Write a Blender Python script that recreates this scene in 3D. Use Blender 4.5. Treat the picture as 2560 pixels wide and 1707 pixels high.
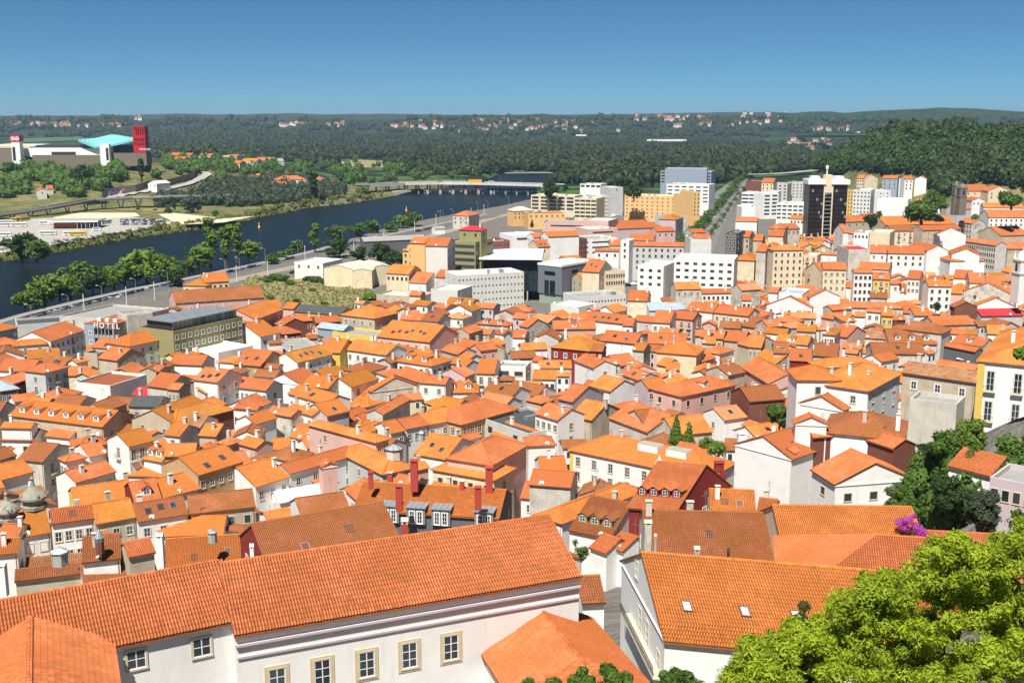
import bpy, math, random, re
import numpy as np
from mathutils import Vector, Matrix
random.seed(7)
for o in list(bpy.data.objects): bpy.data.objects.remove(o)
S = bpy.context.scene; COL = S.collection
# ------------------------------------------------------------ camera, sky, sun, exposure
CZ = 84.0; FP = 2800.0; TH = math.atan(550.5/FP)
cd = bpy.data.cameras.new('camera'); cam = bpy.data.objects.new('camera', cd); COL.objects.link(cam)
cam.location = (0, 0, CZ); cam.rotation_euler = (math.pi/2-TH, 0, 0)
cd.lens = FP/2560*36; cd.sensor_width = 36; cd.clip_start = .5; cd.clip_end = 40000
S.camera = cam
SUN_EL = math.radians(60); SUN_AZ = math.radians(200)      # azimuth clockwise from +Y
w = bpy.data.worlds.new('World'); S.world = w; w.use_nodes = True
nt = w.node_tree; bgn = nt.nodes['Background']
sky = nt.nodes.new('ShaderNodeTexSky'); sky.sky_type = 'NISHITA'; sky.sun_disc = False
sky.sun_elevation = SUN_EL; sky.sun_rotation = SUN_AZ
sky.altitude = 6000; sky.air_density = .85; sky.dust_density = 8.; sky.ozone_density = 10.
tint = nt.nodes.new('ShaderNodeMix'); tint.data_type = 'RGBA'; tint.blend_type = 'MULTIPLY'; tint.inputs[0].default_value = 1.
tint.inputs[7].default_value = (.84, 1.07, .88, 1); nt.links.new(sky.outputs[0], tint.inputs[6]); nt.links.new(tint.outputs[2], bgn.inputs[0]); bgn.inputs[1].default_value = 0.056
sd = bpy.data.lights.new('sun', 'SUN'); sd.energy = 5.0; sd.angle = math.radians(.5); sd.color = (1, .95, .86)
sun = bpy.data.objects.new('sun', sd); COL.objects.link(sun)
_d = Vector((math.sin(SUN_AZ)*math.cos(SUN_EL), math.cos(SUN_AZ)*math.cos(SUN_EL), math.sin(SUN_EL)))
sun.rotation_euler = _d.to_track_quat('Z', 'Y').to_euler()
S.view_settings.view_transform = 'Standard'; S.view_settings.look = 'None'
S.view_settings.exposure = 0.72; S.view_settings.gamma = 1; S.view_settings.use_curve_mapping = False
S.render.engine = 'CYCLES'; S.cycles.max_bounces = 5; S.cycles.volume_bounces = 0
S.cycles.transparent_max_bounces = 8

# ------------------------------------------------------------ terrain
def lerp_t(q, xs, ys): return np.interp(q, xs, ys)
def sstep(t): t = np.clip(t, 0, 1); return t*t*(3-2*t)
def vnoise(x, y, s, seed=0):
    x = np.asarray(x)/s+seed*17.3; y = np.asarray(y)/s+seed*9.1
    xi = np.floor(x); yi = np.floor(y); fx = sstep(x-xi); fy = sstep(y-yi)
    def h(a, b):
        v = np.sin(a*127.1+b*311.7+seed*74.7)*43758.5453
        return v-np.floor(v)
    return (h(xi, yi)*(1-fx)+h(xi+1, yi)*fx)*(1-fy)+(h(xi, yi+1)*(1-fx)+h(xi+1, yi+1)*fx)*fy
R1 = np.array([(-900,289),(0,289),(300,289),(480,284),(560,286),(640,286),(760,283.5),(830,286),(1000,284.5),(1150,287),(1400,287),(1600,284),(1800,281),(1900,280),(2000,285),(2300,286),(2500,280),(2560,279),(3400,281)])
R2 = np.array([(-900,301),(0,299),(400,297),(700,298),(900,299),(1100,293),(1200,290),(1280,287),(1362,284),(1432,292),(1503,285),(1552,287),(1590,291),(1757,290),(1825,287),(1920,283),(1988,278),(2042,278),(2072,283),(2110,280),(2165,276),(2220,274),(2300,270),(2383,271),(2450,276),(2492,279),(2560,283),(3400,288)])
def pip(poly, x, y):
    x = np.asarray(x, float); y = np.asarray(y, float); ins = np.zeros(x.shape, bool)
    n = len(poly)
    for i in range(n):
        x1, y1 = poly[i][:2]; x2, y2 = poly[(i+1) % n][:2]
        if y1 == y2: continue
        c = ((y1 > y) != (y2 > y)) & (x < (x2-x1)*(y-y1)/(y2-y1)+x1)
        ins ^= c
    return ins
def segdist(poly, x, y):
    x = np.asarray(x, float); y = np.asarray(y, float); d = np.full(x.shape, 1e9)
    n = len(poly)
    for i in range(n):
        x1, y1 = poly[i][:2]; x2, y2 = poly[(i+1) % n][:2]
        dx, dy = x2-x1, y2-y1; L = dx*dx+dy*dy+1e-9
        t = np.clip(((x-x1)*dx+(y-y1)*dy)/L, 0, 1)
        d = np.minimum(d, np.hypot(x-x1-t*dx, y-y1-t*dy))
    return d
def ray(px, py):
    a = px-1280.; b = py-853.5
    return Vector((a, FP*math.cos(TH)-b*math.sin(TH), -FP*math.sin(TH)-b*math.cos(TH)))
def atz(px, py, z):
    r = ray(px, py); t = (z-CZ)/min(r.z, -1e-4)
    return Vector((r.x*t, r.y*t, z))
def atd(px, py, d):
    r = ray(px, py); t = d/r.y
    return Vector((r.x*t, d, CZ+r.z*t))
def proj(p):
    f = p[1]*math.cos(TH)-(p[2]-CZ)*math.sin(TH); u = p[1]*math.sin(TH)+(p[2]-CZ)*math.cos(TH)
    return 1280+p[0]/f*FP, 853.5-u/f*FP
RIVPX = [(-500,720),(0,650),(103,633),(245,608),(381,587),(545,565),(640,547),(762,521),(885,508),(980,491),(1065,478),(1150,462),(1225,447),(1262,428),(1420,432),
         (1420,447),(1345,468),(1332,500),(1228,524),(1076,552),(948,577),(828,615),(640,668),(422,716),(46,817),(-500,1000)]
RIV = [tuple(atz(a, b, 0)[:2]) for a, b in RIVPX]
def gz(x, y):
    x = np.asarray(x, float); y = np.asarray(y, float)
    tap = np.clip((650-y)/350, 0, 1)
    q = y-.9*np.clip(x-10, 0, 160)*tap+.12*np.clip(-x, 0, 100)
    h = lerp_t(q, [-60, 20, 60, 76, 100, 130, 180, 215, 240], [78, 66, 42, 34, 28, 19, 8, 4.4, 4])
    h = h+13*np.exp(-((x-84)/27)**2-((y-168)/22)**2)
    r = np.sqrt(((x-600)/330)**2+((y-1180)/400)**2)
    h = h+64*sstep((1-r)/.45)
    m = sstep((y-1040)/200)*sstep((2100-y)/500)*sstep((-240-x)/200)
    h = h+26*m*(.9+.1*vnoise(x, y, 90, 3))+m*5*(vnoise(x, y, 45, 5)-.5)
    yy = np.maximum(y, 1.); px = 1280+x/yy*FP*.98
    far = sstep((yy-2300)/1500)
    h = h+far*8*(vnoise(x, y, 400, 1)-.3)
    for R, d0, sg, sd_ in ((R1, 9000., 1500., 2), (R2, 5600., 850., 4)):
        zr = CZ+(303-np.interp(px, R[:, 0], R[:, 1]))/FP*d0-4
        f = np.exp(-((yy-d0)/sg)**2)
        h = np.maximum(h, h+(zr-h)*f+(vnoise(x, y, 260, sd_)-.5)*26*f*(1-f)*2+(vnoise(x, y, 70, sd_)-.5)*7*f)
    rp = pip(RIV, x, y)
    d = segdist(RIV, x, y)
    return np.where(rp, -2.5, np.where(y > 380, np.minimum(h, -.6+np.where(x < yy*0-1e9, 0, d*.45)), h))
_gx = np.arange(-1200., 1201., 5.); _gy = np.arange(-20., 2001., 5.)
_GT = gz(*np.meshgrid(_gx, _gy, indexing='xy')).tolist()
def g1(x, y):
    """terrain height, read from a fine table near the town"""
    fx = (x+1200.)/5; fy = (y+20.)/5; i = int(fx); j = int(fy)
    if 0 <= i < 479 and 0 <= j < 403 and fx >= 0 and fy >= 0:
        u = fx-i; v = fy-j; a = _GT[j]; b = _GT[j+1]
        return (a[i]*(1-u)+a[i+1]*u)*(1-v)+(b[i]*(1-u)+b[i+1]*u)*v
    return float(gz(np.array([x]), np.array([y]))[0])

# ------------------------------------------------------------ materials
def nmat(name):
    m = bpy.data.materials.new(name); m.use_nodes = True; t = m.node_tree
    return m, t, t.nodes['Principled BSDF']
def N(t, typ, **k):
    n = t.nodes.new(typ)
    for a, b in k.items():
        if a.startswith('i_'): n.inputs[a[2:].replace('_', ' ')].default_value = b
        else: setattr(n, a, b)
    return n
def mix(t, fac, a, b, typ='MIX'):
    n = t.nodes.new('ShaderNodeMix'); n.data_type = 'RGBA'; n.blend_type = typ
    for s, v in ((0, fac), (6, a), (7, b)):
        if isinstance(v, (int, float)): n.inputs[s].default_value = v
        elif isinstance(v, (tuple, list)): n.inputs[s].default_value = tuple(v)[:3]+(1,)
        else: t.links.new(v, n.inputs[s])
    return n.outputs[2]
def math_(t, op, a, b=None, c=None):
    n = t.nodes.new('ShaderNodeMath'); n.operation = op
    for s, v in enumerate((a, b, c)):
        if v is None: continue
        if isinstance(v, (int, float)): n.inputs[s].default_value = v
        else: t.links.new(v, n.inputs[s])
    return n.outputs[0]
def ramp(t, fac, lo, hi):
    n = t.nodes.new('ShaderNodeMapRange'); n.clamp = True
    t.links.new(fac, n.inputs[0]); n.inputs[1].default_value = lo; n.inputs[2].default_value = hi
    return n.outputs[0]
def noise(t, vec, scale, detail=3, rough=.55):
    n = N(t, 'ShaderNodeTexNoise'); n.inputs['Scale'].default_value = scale; n.inputs['Detail'].default_value = detail
    n.inputs['Roughness'].default_value = rough
    if vec is not None: t.links.new(vec, n.inputs['Vector'])
    return n.outputs[0]
def coord(t, which='Object', scale=None):
    c = N(t, 'ShaderNodeTexCoord').outputs[which]
    if scale:
        m = N(t, 'ShaderNodeMapping'); m.inputs['Scale'].default_value = scale; t.links.new(c, m.inputs[0]); c = m.outputs[0]
    return c
def worldpos(t, scale=None):
    c = N(t, 'ShaderNodeNewGeometry').outputs['Position']
    if scale:
        m = N(t, 'ShaderNodeMapping'); m.inputs['Scale'].default_value = scale; t.links.new(c, m.inputs[0]); c = m.outputs[0]
    return c
def bump(t, b, h, s=.5, dist=.05):
    n = N(t, 'ShaderNodeBump'); n.inputs['Strength'].default_value = s; n.inputs['Distance'].default_value = dist
    t.links.new(h, n.inputs['Height']); t.links.new(n.outputs[0], b.inputs['Normal'])
_mc = {}
def mplain(name, col, rough=.8, metal=0., var=.12, sc=1.5, spec=.3):
    if name in _mc: return _mc[name]
    m, t, b = nmat(name); p = coord(t)
    f = noise(t, p, sc, 4); c2 = tuple(c*(1-var*2) for c in col)
    t.links.new(mix(t, f, c2, tuple(min(1, c*(1+var)) for c in col)), b.inputs['Base Color'])
    b.inputs['Roughness'].default_value = rough; b.inputs['Metallic'].default_value = metal
    b.inputs['Specular IOR Level'].default_value = spec
    _mc[name] = m; return m
def mwall(name, col, dirt=.5, dcol=(.16, .15, .13)):
    if name in _mc: return _mc[name]
    m, t, b = nmat(name); p = coord(t)
    rnd = N(t, 'ShaderNodeObjectInfo').outputs['Random']
    mp = N(t, 'ShaderNodeMapping'); t.links.new(p, mp.inputs[0])
    cb = N(t, 'ShaderNodeCombineXYZ'); r20 = math_(t, 'MULTIPLY', rnd, 40.)
    for i in range(3): t.links.new(r20, cb.inputs[i])
    t.links.new(cb.outputs[0], mp.inputs['Location'])
    base = mp.outputs[0]
    m2 = N(t, 'ShaderNodeMapping'); m2.inputs['Scale'].default_value = (1.6, 1.6, .16); t.links.new(base, m2.inputs[0])
    streak = ramp(t, noise(t, m2.outputs[0], 1.0, 5, .65), .52, .78)
    blot = ramp(t, noise(t, base, .35, 5, .6), .45, .75)
    amt = math_(t, 'MULTIPLY', math_(t, 'MAXIMUM', math_(t, 'MULTIPLY', streak, .8), math_(t, 'MULTIPLY', blot, .7)), math_(t, 'MULTIPLY_ADD', rnd, dirt, dirt*.35))
    hue = mix(t, rnd, tuple(c*.92 for c in col), tuple(min(.95, c*1.06) for c in col))
    c = mix(t, amt, hue, dcol)
    c = mix(t, math_(t, 'MULTIPLY', noise(t, base, 3., 3), .12), c, tuple(x*.6 for x in col))
    t.links.new(c, b.inputs['Base Color']); b.inputs['Roughness'].default_value = .9
    b.inputs['Specular IOR Level'].default_value = .15
    bump(t, b, noise(t, base, 6., 3), .25, .03)
    _mc[name] = m; return m
def mroof(name, col, old=.3, lich=.1, geo=False):
    """clay tile roof; UV in metres (u along the eave, v up the slope)"""
    if name in _mc: return _mc[name]
    m, t, b = nmat(name); uv = N(t, 'ShaderNodeUVMap').outputs[0]
    oi = N(t, 'ShaderNodeObjectInfo').outputs['Random']
    s = N(t, 'ShaderNodeSeparateXYZ'); t.links.new(uv, s.inputs[0])
    cu = math_(t, 'FLOOR', math_(t, 'DIVIDE', s.outputs[0], .24)); cv = math_(t, 'FLOOR', math_(t, 'DIVIDE', s.outputs[1], .42))
    cb = N(t, 'ShaderNodeCombineXYZ'); t.links.new(cu, cb.inputs[0]); t.links.new(cv, cb.inputs[1]); t.links.new(oi, cb.inputs[2])
    wn = N(t, 'ShaderNodeTexWhiteNoise'); wn.noise_dimensions = '3D'; t.links.new(cb.outputs[0], wn.inputs[0])
    wp = worldpos(t)
    n1 = noise(t, wp, .22, 5, .6); n2 = noise(t, wp, 1.3, 4, .7); n3 = noise(t, wp, 5., 2)
    dk = tuple(c*k for c, k in zip(col, (.62, .5, .45))); lt = tuple(min(1, c*k) for c, k in zip(col, (1.08, 1.12, 1.15)))
    c = mix(t, wn.outputs[0], tuple(x*.82 for x in col), lt)
    c = mix(t, math_(t, 'MULTIPLY', ramp(t, oi, .3, 1), .75), c, dk)
    c = mix(t, math_(t, 'MULTIPLY', ramp(t, oi, .3, 0), .3), c, tuple(min(1, x*k) for x, k in zip(col, (1.05, 1.25, 1.5))))
    c = mix(t, math_(t, 'MULTIPLY', ramp(t, n1, .38, .62), min(1, old*1.3)), c, dk)
    grime = math_(t, 'MULTIPLY', ramp(t, n2, .5, .72), old*.9)
    c = mix(t, grime, c, (.09, .05, .035))
    c = mix(t, math_(t, 'MULTIPLY', ramp(t, math_(t, 'MULTIPLY', n1, n2), .2, .36), lich), c, (.42, .2, .03))
    c = mix(t, math_(t, 'MULTIPLY', ramp(t, n3, .66, .74), old*.5), c, (.5, .42, .32))
    if not geo:   # joints between the courses and columns, far too fine for geometry
        fu = math_(t, 'ABSOLUTE', math_(t, 'SINE', math_(t, 'MULTIPLY', s.outputs[0], math.pi/.24)))
        fv = math_(t, 'FRACT', math_(t, 'DIVIDE', s.outputs[1], .42))
        hgt = math_(t, 'SUBTRACT', fu, math_(t, 'MULTIPLY', fv, .6))
        jt = math_(t, 'MAXIMUM', ramp(t, math_(t, 'SUBTRACT', 1., fu), .75, 1.), math_(t, 'MULTIPLY', ramp(t, fv, .8, .95), .9))
        c = mix(t, math_(t, 'MULTIPLY', jt, .35+.3*old), c, (.12, .05, .03))
        bump(t, b, hgt, .6, .06)
    t.links.new(c, b.inputs['Base Color']); b.inputs['Roughness'].default_value = .85
    b.inputs['Specular IOR Level'].default_value = .15
    _mc[name] = m; return m
def mglass(name='window_glass', col=(.02, .025, .03), rough=.08):
    if name in _mc: return _mc[name]
    m, t, b = nmat(name); r = N(t, 'ShaderNodeObjectInfo').outputs['Random']
    t.links.new(mix(t, r, col, tuple(min(1, c*3) for c in col)), b.inputs['Base Color'])
    b.inputs['Roughness'].default_value = rough; b.inputs['Specular IOR Level'].default_value = .5
    _mc[name] = m; return m
def mfoliage(name, c1, c2, sc=.6, trans=True):
    if name in _mc: return _mc[name]
    m, t, b = nmat(name); p = worldpos(t)
    at = N(t, 'ShaderNodeAttribute'); at.attribute_name = 'rnd'
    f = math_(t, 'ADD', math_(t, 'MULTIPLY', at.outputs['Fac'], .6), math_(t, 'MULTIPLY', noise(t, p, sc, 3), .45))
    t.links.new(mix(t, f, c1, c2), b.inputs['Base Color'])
    b.inputs['Roughness'].default_value = .6; b.inputs['Specular IOR Level'].default_value = .25
    if trans:
        tr = N(t, 'ShaderNodeBsdfTranslucent'); t.links.new(mix(t, f, tuple(x*1.6 for x in c1), tuple(x*1.7 for x in c2)), tr.inputs[0])
        ms = N(t, 'ShaderNodeMixShader'); ms.inputs[0].default_value = .3
        t.links.new(b.outputs[0], ms.inputs[1]); t.links.new(tr.outputs[0], ms.inputs[2])
        t.links.new(ms.outputs[0], t.nodes['Material Output'].inputs[0])
    _mc[name] = m; return m
WALLS = {'W': ('white', (.82, .81, .79), .3), 'C': ('cream', (.72, .62, .44), .4), 'G': ('grey', (.56, .56, .54), .4), 'B': ('beige stone', (.52, .45, .34), .7),
 'P': ('pale pink', (.68, .44, .38), .35), 'L': ('lilac', (.55, .47, .5), .35), 'Y': ('yellow', (.72, .5, .12), .3), 'R': ('dark red', (.24, .03, .025), .2),
 'K': ('dark grey', (.13, .135, .15), .3), 'S': ('blue grey', (.3, .36, .44), .3), 'O': ('tan', (.48, .34, .18), .4), 'D': ('weathered grey', (.6, .57, .5), 1.1),
 'M': ('maroon', (.2, .07, .05), .6), 'N': ('olive green', (.3, .28, .13), .3), 'A': ('apricot', (.78, .48, .2), .3), 'E': ('pale grey', (.66, .65, .61), .25)}
ROOFS = {'o': ('bright orange', (.66, .225, .055), .45, .3), 'r': ('red orange', (.6, .185, .07), .5, .22), 'b': ('weathered brown', (.38, .13, .055), .85, .4),
 'y': ('lichen gold', (.54, .2, .035), .5, .7), 'p': ('salmon', (.68, .25, .11), .25, .05), 't': ('mottled clay', (.45, .24, .13), .9, .2)}
FLATS = {'k': ('charcoal', (.07, .075, .075)), 'g': ('grey', (.3, .3, .29)), 'w': ('white', (.74, .74, .72)), 'c': ('cream', (.6, .55, .45)), 'm': ('blue grey metal', (.33, .4, .46)), 'x': ('crimson', (.45, .03, .04))}
def wallm(c): n, col, d = WALLS[c]; return mwall(n.replace(' ', '_')+'_render', col, d)
def roofm(c, geo=False):
    if c in ROOFS:
        n, col, o, l = ROOFS[c]; return mroof(n.replace(' ', '_')+('_tile' if geo else '_tiles'), col, o, l, geo)
    n, col = FLATS[c]; return mplain(n.replace(' ', '_')+'_roofing', col, .7, 0, .15, .6)
M_WHITE = mplain('white_paint', (.8, .8, .78), .5, 0, .04); M_STONE = mplain('limestone', (.6, .54, .42), .85, 0, .12)
M_GLASS = mglass(); M_DARK = mplain('dark_metal', (.05, .05, .055), .5, .3, .1); M_GREY = mplain('grey_metal', (.35, .37, .39), .45, .5, .08)
M_CONC = mwall('concrete', (.42, .41, .38), .7); M_SHUT = mplain('blind_white', (.7, .7, .68), .6, 0, .05)
M_BARK = mplain('bark', (.12, .09, .06), .95, 0, .3, 4); M_BRN = mplain('brown_paint', (.16, .07, .04), .6, 0, .1)
M_GRIME = mplain('tile_channel_shade', (.2, .07, .03), .95, 0, .3, 3.)  # shade in tile channels and under lips, painted in as dark colour
M_REDP = mwall('red_chimney_render', (.42, .06, .045), .3)

# ------------------------------------------------------------ mesh helpers
class MB:
    def __init__(s): s.v = []; s.f = []; s.m = []; s.uv = []; s.rnd = None
    def quad(s, a, b, c, d, m=0, uv=None):
        i = len(s.v); s.v += [tuple(a), tuple(b), tuple(c), tuple(d)]; s.f.append((i, i+1, i+2, i+3)); s.m.append(m)
        s.uv += list(uv) if uv else [(0, 0)]*4
    def tri(s, a, b, c, m=0, uv=None):
        i = len(s.v); s.v += [tuple(a), tuple(b), tuple(c)]; s.f.append((i, i+1, i+2)); s.m.append(m); s.uv += list(uv) if uv else [(0, 0)]*3
    def poly(s, pts, m=0, uv=None):
        i = len(s.v); s.v += [tuple(p) for p in pts]; s.f.append(tuple(range(i, i+len(pts)))); s.m.append(m); s.uv += list(uv) if uv else [(0, 0)]*len(pts)
    def box(s, x0, y0, z0, x1, y1, z1, m=0, skip=''):
        if 'f' not in skip: s.quad((x0, y0, z0), (x1, y0, z0), (x1, y0, z1), (x0, y0, z1), m)
        if 'b' not in skip: s.quad((x1, y1, z0), (x0, y1, z0), (x0, y1, z1), (x1, y1, z1), m)
        if 'l' not in skip: s.quad((x0, y1, z0), (x0, y0, z0), (x0, y0, z1), (x0, y1, z1), m)
        if 'r' not in skip: s.quad((x1, y0, z0), (x1, y1, z0), (x1, y1, z1), (x1, y0, z1), m)
        if 't' not in skip: s.quad((x0, y0, z1), (x1, y0, z1), (x1, y1, z1), (x0, y1, z1), m)
        if 'd' not in skip: s.quad((x0, y1, z0), (x1, y1, z0), (x1, y0, z0), (x0, y0, z0), m)
    def tube(s, p0, p1, r0, r1=None, n=6, m=0):
        r1 = r0 if r1 is None else r1
        p0 = Vector(p0); p1 = Vector(p1); ax = (p1-p0).normalized()
        u = ax.orthogonal().normalized(); v = ax.cross(u)
        c = [(math.cos(2*math.pi*k/n), math.sin(2*math.pi*k/n)) for k in range(n)]
        for k in range(n):
            a, b = c[k], c[(k+1) % n]
            s.quad(p0+(u*a[0]+v*a[1])*r0, p0+(u*b[0]+v*b[1])*r0, p1+(u*b[0]+v*b[1])*r1, p1+(u*a[0]+v*a[1])*r1, m)
        if r1 > .001: s.poly([p1+(u*a[0]+v*a[1])*r1 for a in c], m)
    def lathe(s, prof, n=12, m=0, c=(0, 0), sq=False):
        for (r0, z0), (r1, z1) in zip(prof, prof[1:]):
            for k in range(n):
                a = 2*math.pi*k/n+(math.pi/n if sq else 0); b = a+2*math.pi/n
                s.quad((c[0]+r0*math.cos(a), c[1]+r0*math.sin(a), z0), (c[0]+r0*math.cos(b), c[1]+r0*math.sin(b), z0),
                       (c[0]+r1*math.cos(b), c[1]+r1*math.sin(b), z1), (c[0]+r1*math.cos(a), c[1]+r1*math.sin(a), z1), m)
    def mesh(s, name, mats, smooth=False):
        me = bpy.data.meshes.new(name); me.from_pydata(s.v, [], s.f)
        for m in mats: me.materials.append(m)
        if len(mats) > 1: me.polygons.foreach_set('material_index', s.m)
        ul = me.uv_layers.new(name='UVMap'); ul.data.foreach_set('uv', [c for p in s.uv for c in p])
        if smooth: me.polygons.foreach_set('use_smooth', [True]*len(s.f))
        me.update(); return me
def link(name, data, parent=None, loc=None, rz=0, **pr):
    o = bpy.data.objects.new(name, data); COL.objects.link(o)
    if parent is not None: o.parent = parent
    if loc is not None: o.location = loc
    if rz: o.rotation_euler = (0, 0, rz)
    for k, v in pr.items():
        if v: o[k] = v
    return o
def part(name, mb, mats, parent, smooth=False, **pr):
    if not isinstance(mats, (list, tuple)): mats = [mats]
    return link(name, mb.mesh(name, mats, smooth), parent, **pr)
def root(name, loc, rz=0, label='', cat='', group=None):
    o = link(name, None, None, loc, rz, label=label, category=cat, group=group); o.empty_display_size = .5; return o
def npmesh(name, V, Fc, mats, rnd=None, mi=None, smooth=False):
    """V (n,3), Fc (m,k) numpy"""
    me = bpy.data.meshes.new(name); n, k = Fc.shape
    me.vertices.add(len(V)); me.vertices.foreach_set('co', V.astype(np.float32).ravel())
    me.loops.add(n*k); me.loops.foreach_set('vertex_index', Fc.astype(np.int32).ravel())
    me.polygons.add(n); me.polygons.foreach_set('loop_start', np.arange(0, n*k, k, dtype=np.int32))
    try: me.polygons.foreach_set('loop_total', np.full(n, k, dtype=np.int32))
    except Exception: pass
    for m in mats: me.materials.append(m)
    if mi is not None: me.polygons.foreach_set('material_index', mi.astype(np.int32))
    if smooth: me.polygons.foreach_set('use_smooth', np.ones(n, bool))
    me.update(calc_edges=True)
    if rnd is not None:
        a = me.attributes.new('rnd', 'FLOAT', 'FACE'); a.data.foreach_set('value', rnd.astype(np.float32))
    return me
# ------------------------------------------------------------ building kit
_wc = {}
def window_mesh(kind, w_, h_, sur, near):
    """opening centred on x=0, sill at z=0, wall face at y=0, outside towards -y"""
    key = (kind, round(w_, 2), round(h_, 2), sur, near)
    if key in _wc: return _wc[key]
    a = w_/2; mb = MB(); mg = MB()
    smat = {'s': M_STONE, 'w': M_WHITE, 'n': M_WHITE, 'r': WM['R'], 'd': M_DARK}[sur]
    if sur != 'n':
        t = .13
        mb.box(-a-t, -.07, h_, a+t, -.002, h_+t, 0, 'b'); mb.box(-a-t, -.1, -t, a+t, -.002, 0, 0, 'b')
        mb.box(-a-t, -.07, 0, -a, -.002, h_, 0, 'b'); mb.box(a, -.07, 0, a+t, -.002, h_, 0, 'b')
    f = .06; fm = 1
    gl = 2
    if kind in 'cb':
        mb.box(-a, -.045, 0, -a+f, -.003, h_, fm, 'b'); mb.box(a-f, -.045, 0, a, -.003, h_, fm, 'b')
        mb.box(-a+f, -.045, h_-f, a-f, -.003, h_, fm, 'b'); mb.box(-a+f, -.045, 0, a-f, -.003, f, fm, 'b')
        mb.box(-f*.6, -.043, f, f*.6, -.004, h_-f, fm, 'b')
        nb = 2 if h_ < 1.8 else 3
        for k in range(1, nb):
            z = h_*k/nb
            mb.box(-a+f, -.035, z-.02, -f*.6, -.004, z+.02, fm, 'b'); mb.box(f*.6, -.035, z-.02, a-f, -.004, z+.02, fm, 'b')
    if kind == 's':
        for k in range(8):
            z = f+(h_-2*f)*k/8
            mb.box(-a, -.03-.01*(k % 2), z, a, -.002, z+(h_-2*f)/8, 1, 'b')
    if kind == 'b':
        mb.box(-a-.35, -.6, -.22, a+.35, -.004, -.135, 0, 'b')
        mb.box(-a-.33, -.58, .78, a+.33, -.55, .82, 3)
        for k in range(9): x = -a-.33+(w_+.66)*k/8; mb.box(x-.012, -.575, -.13, x+.012, -.555, .78, 3, 'td')
        for sx in (-1, 1): x = sx*(a+.33); mb.box(x-.015, -.55, .78, x+.015, -.01, .82, 3)
    if kind != 's':
        q = [(-a, -.012, 0), (a, -.012, 0), (a, -.012, h_), (-a, -.012, h_)]
        (mg if near else mb).quad(*q, m=0 if near else 2)
    me = mb.mesh('window', [smat, M_WHITE if kind != 'd' else M_DARK, M_GLASS, M_DARK]) if mb.v else None
    if me is None:
        me = mg.mesh('window', [M_GLASS]); mg = MB()
    pm = mg.mesh('pane', [M_GLASS]) if mg.v else None
    _wc[key] = (me, pm); return _wc[key]
def put_window(parent, x, y, z, rz, kind, w_, h_, sur='s', near=False, name='window'):
    me, pm = window_mesh(kind, w_, h_, sur, near)
    o = link(name, me, parent, (x, y, z), rz)
    if pm: link('pane', pm, o)
    return o
WM = {k: wallm(k) for k in WALLS}
def window_rows(parent, p0, p1, z0, z1, rows, cols, kinds='c', w_=1.0, h_=1.5, sur='s', near=False, m0=None):
    """grid of windows on the wall from p0 to p1 (outside is to the right of p0->p1 turned by -90)"""
    p0 = Vector(p0); p1 = Vector(p1); d = p1-p0; L = d.length
    if L < 1.2 or rows < 1 or cols < 1: return
    d.normalize(); rz = math.atan2(d.y, d.x)
    sp = L/cols; w_ = min(w_, sp*(.62 if w_ < 3 else .93)); fh = (z1-z0)/rows; h_ = min(h_, fh*.66)
    for r in range(rows):
        for c in range(cols):
            k = kinds[(r*cols+c) % len(kinds)] if len(kinds) < 5 else random.choice(kinds)
            if k == '-': continue
            hh = min(h_*1.45, fh*.82) if k == 'b' else h_
            zz = z1-fh*(r+1)+(fh-hh)*.42
            p = p0+d*(sp*(c+.5))
            put_window(parent, p.x, p.y, zz, rz, k, w_, hh, sur, near)
def slope_uv(pts, e0, e1):
    e0 = Vector(e0); u = (Vector(e1)-e0).normalized(); n = (Vector(pts[1])-Vector(pts[0])).cross(Vector(pts[2])-Vector(pts[0])).normalized()
    v = n.cross(u)
    if v.z < 0: v = -v
    return [((Vector(p)-e0).dot(u), (Vector(p)-e0).dot(v)) for p in pts], u, v, n if n.z > 0 else -n
_tm = {}
def tile_proto(pu, pv):
    """one clay roof tile: shallow pan and a rounded cover, lower lip proud; local x along eave, y up the slope"""
    prof = [(0, .015), (.12, .0), (.27, .015), (.42, .085), (.63, .12), (.84, .085), (1.0, .015)]
    return [(a*pu, b) for a, b in prof], pu, pv
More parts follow.
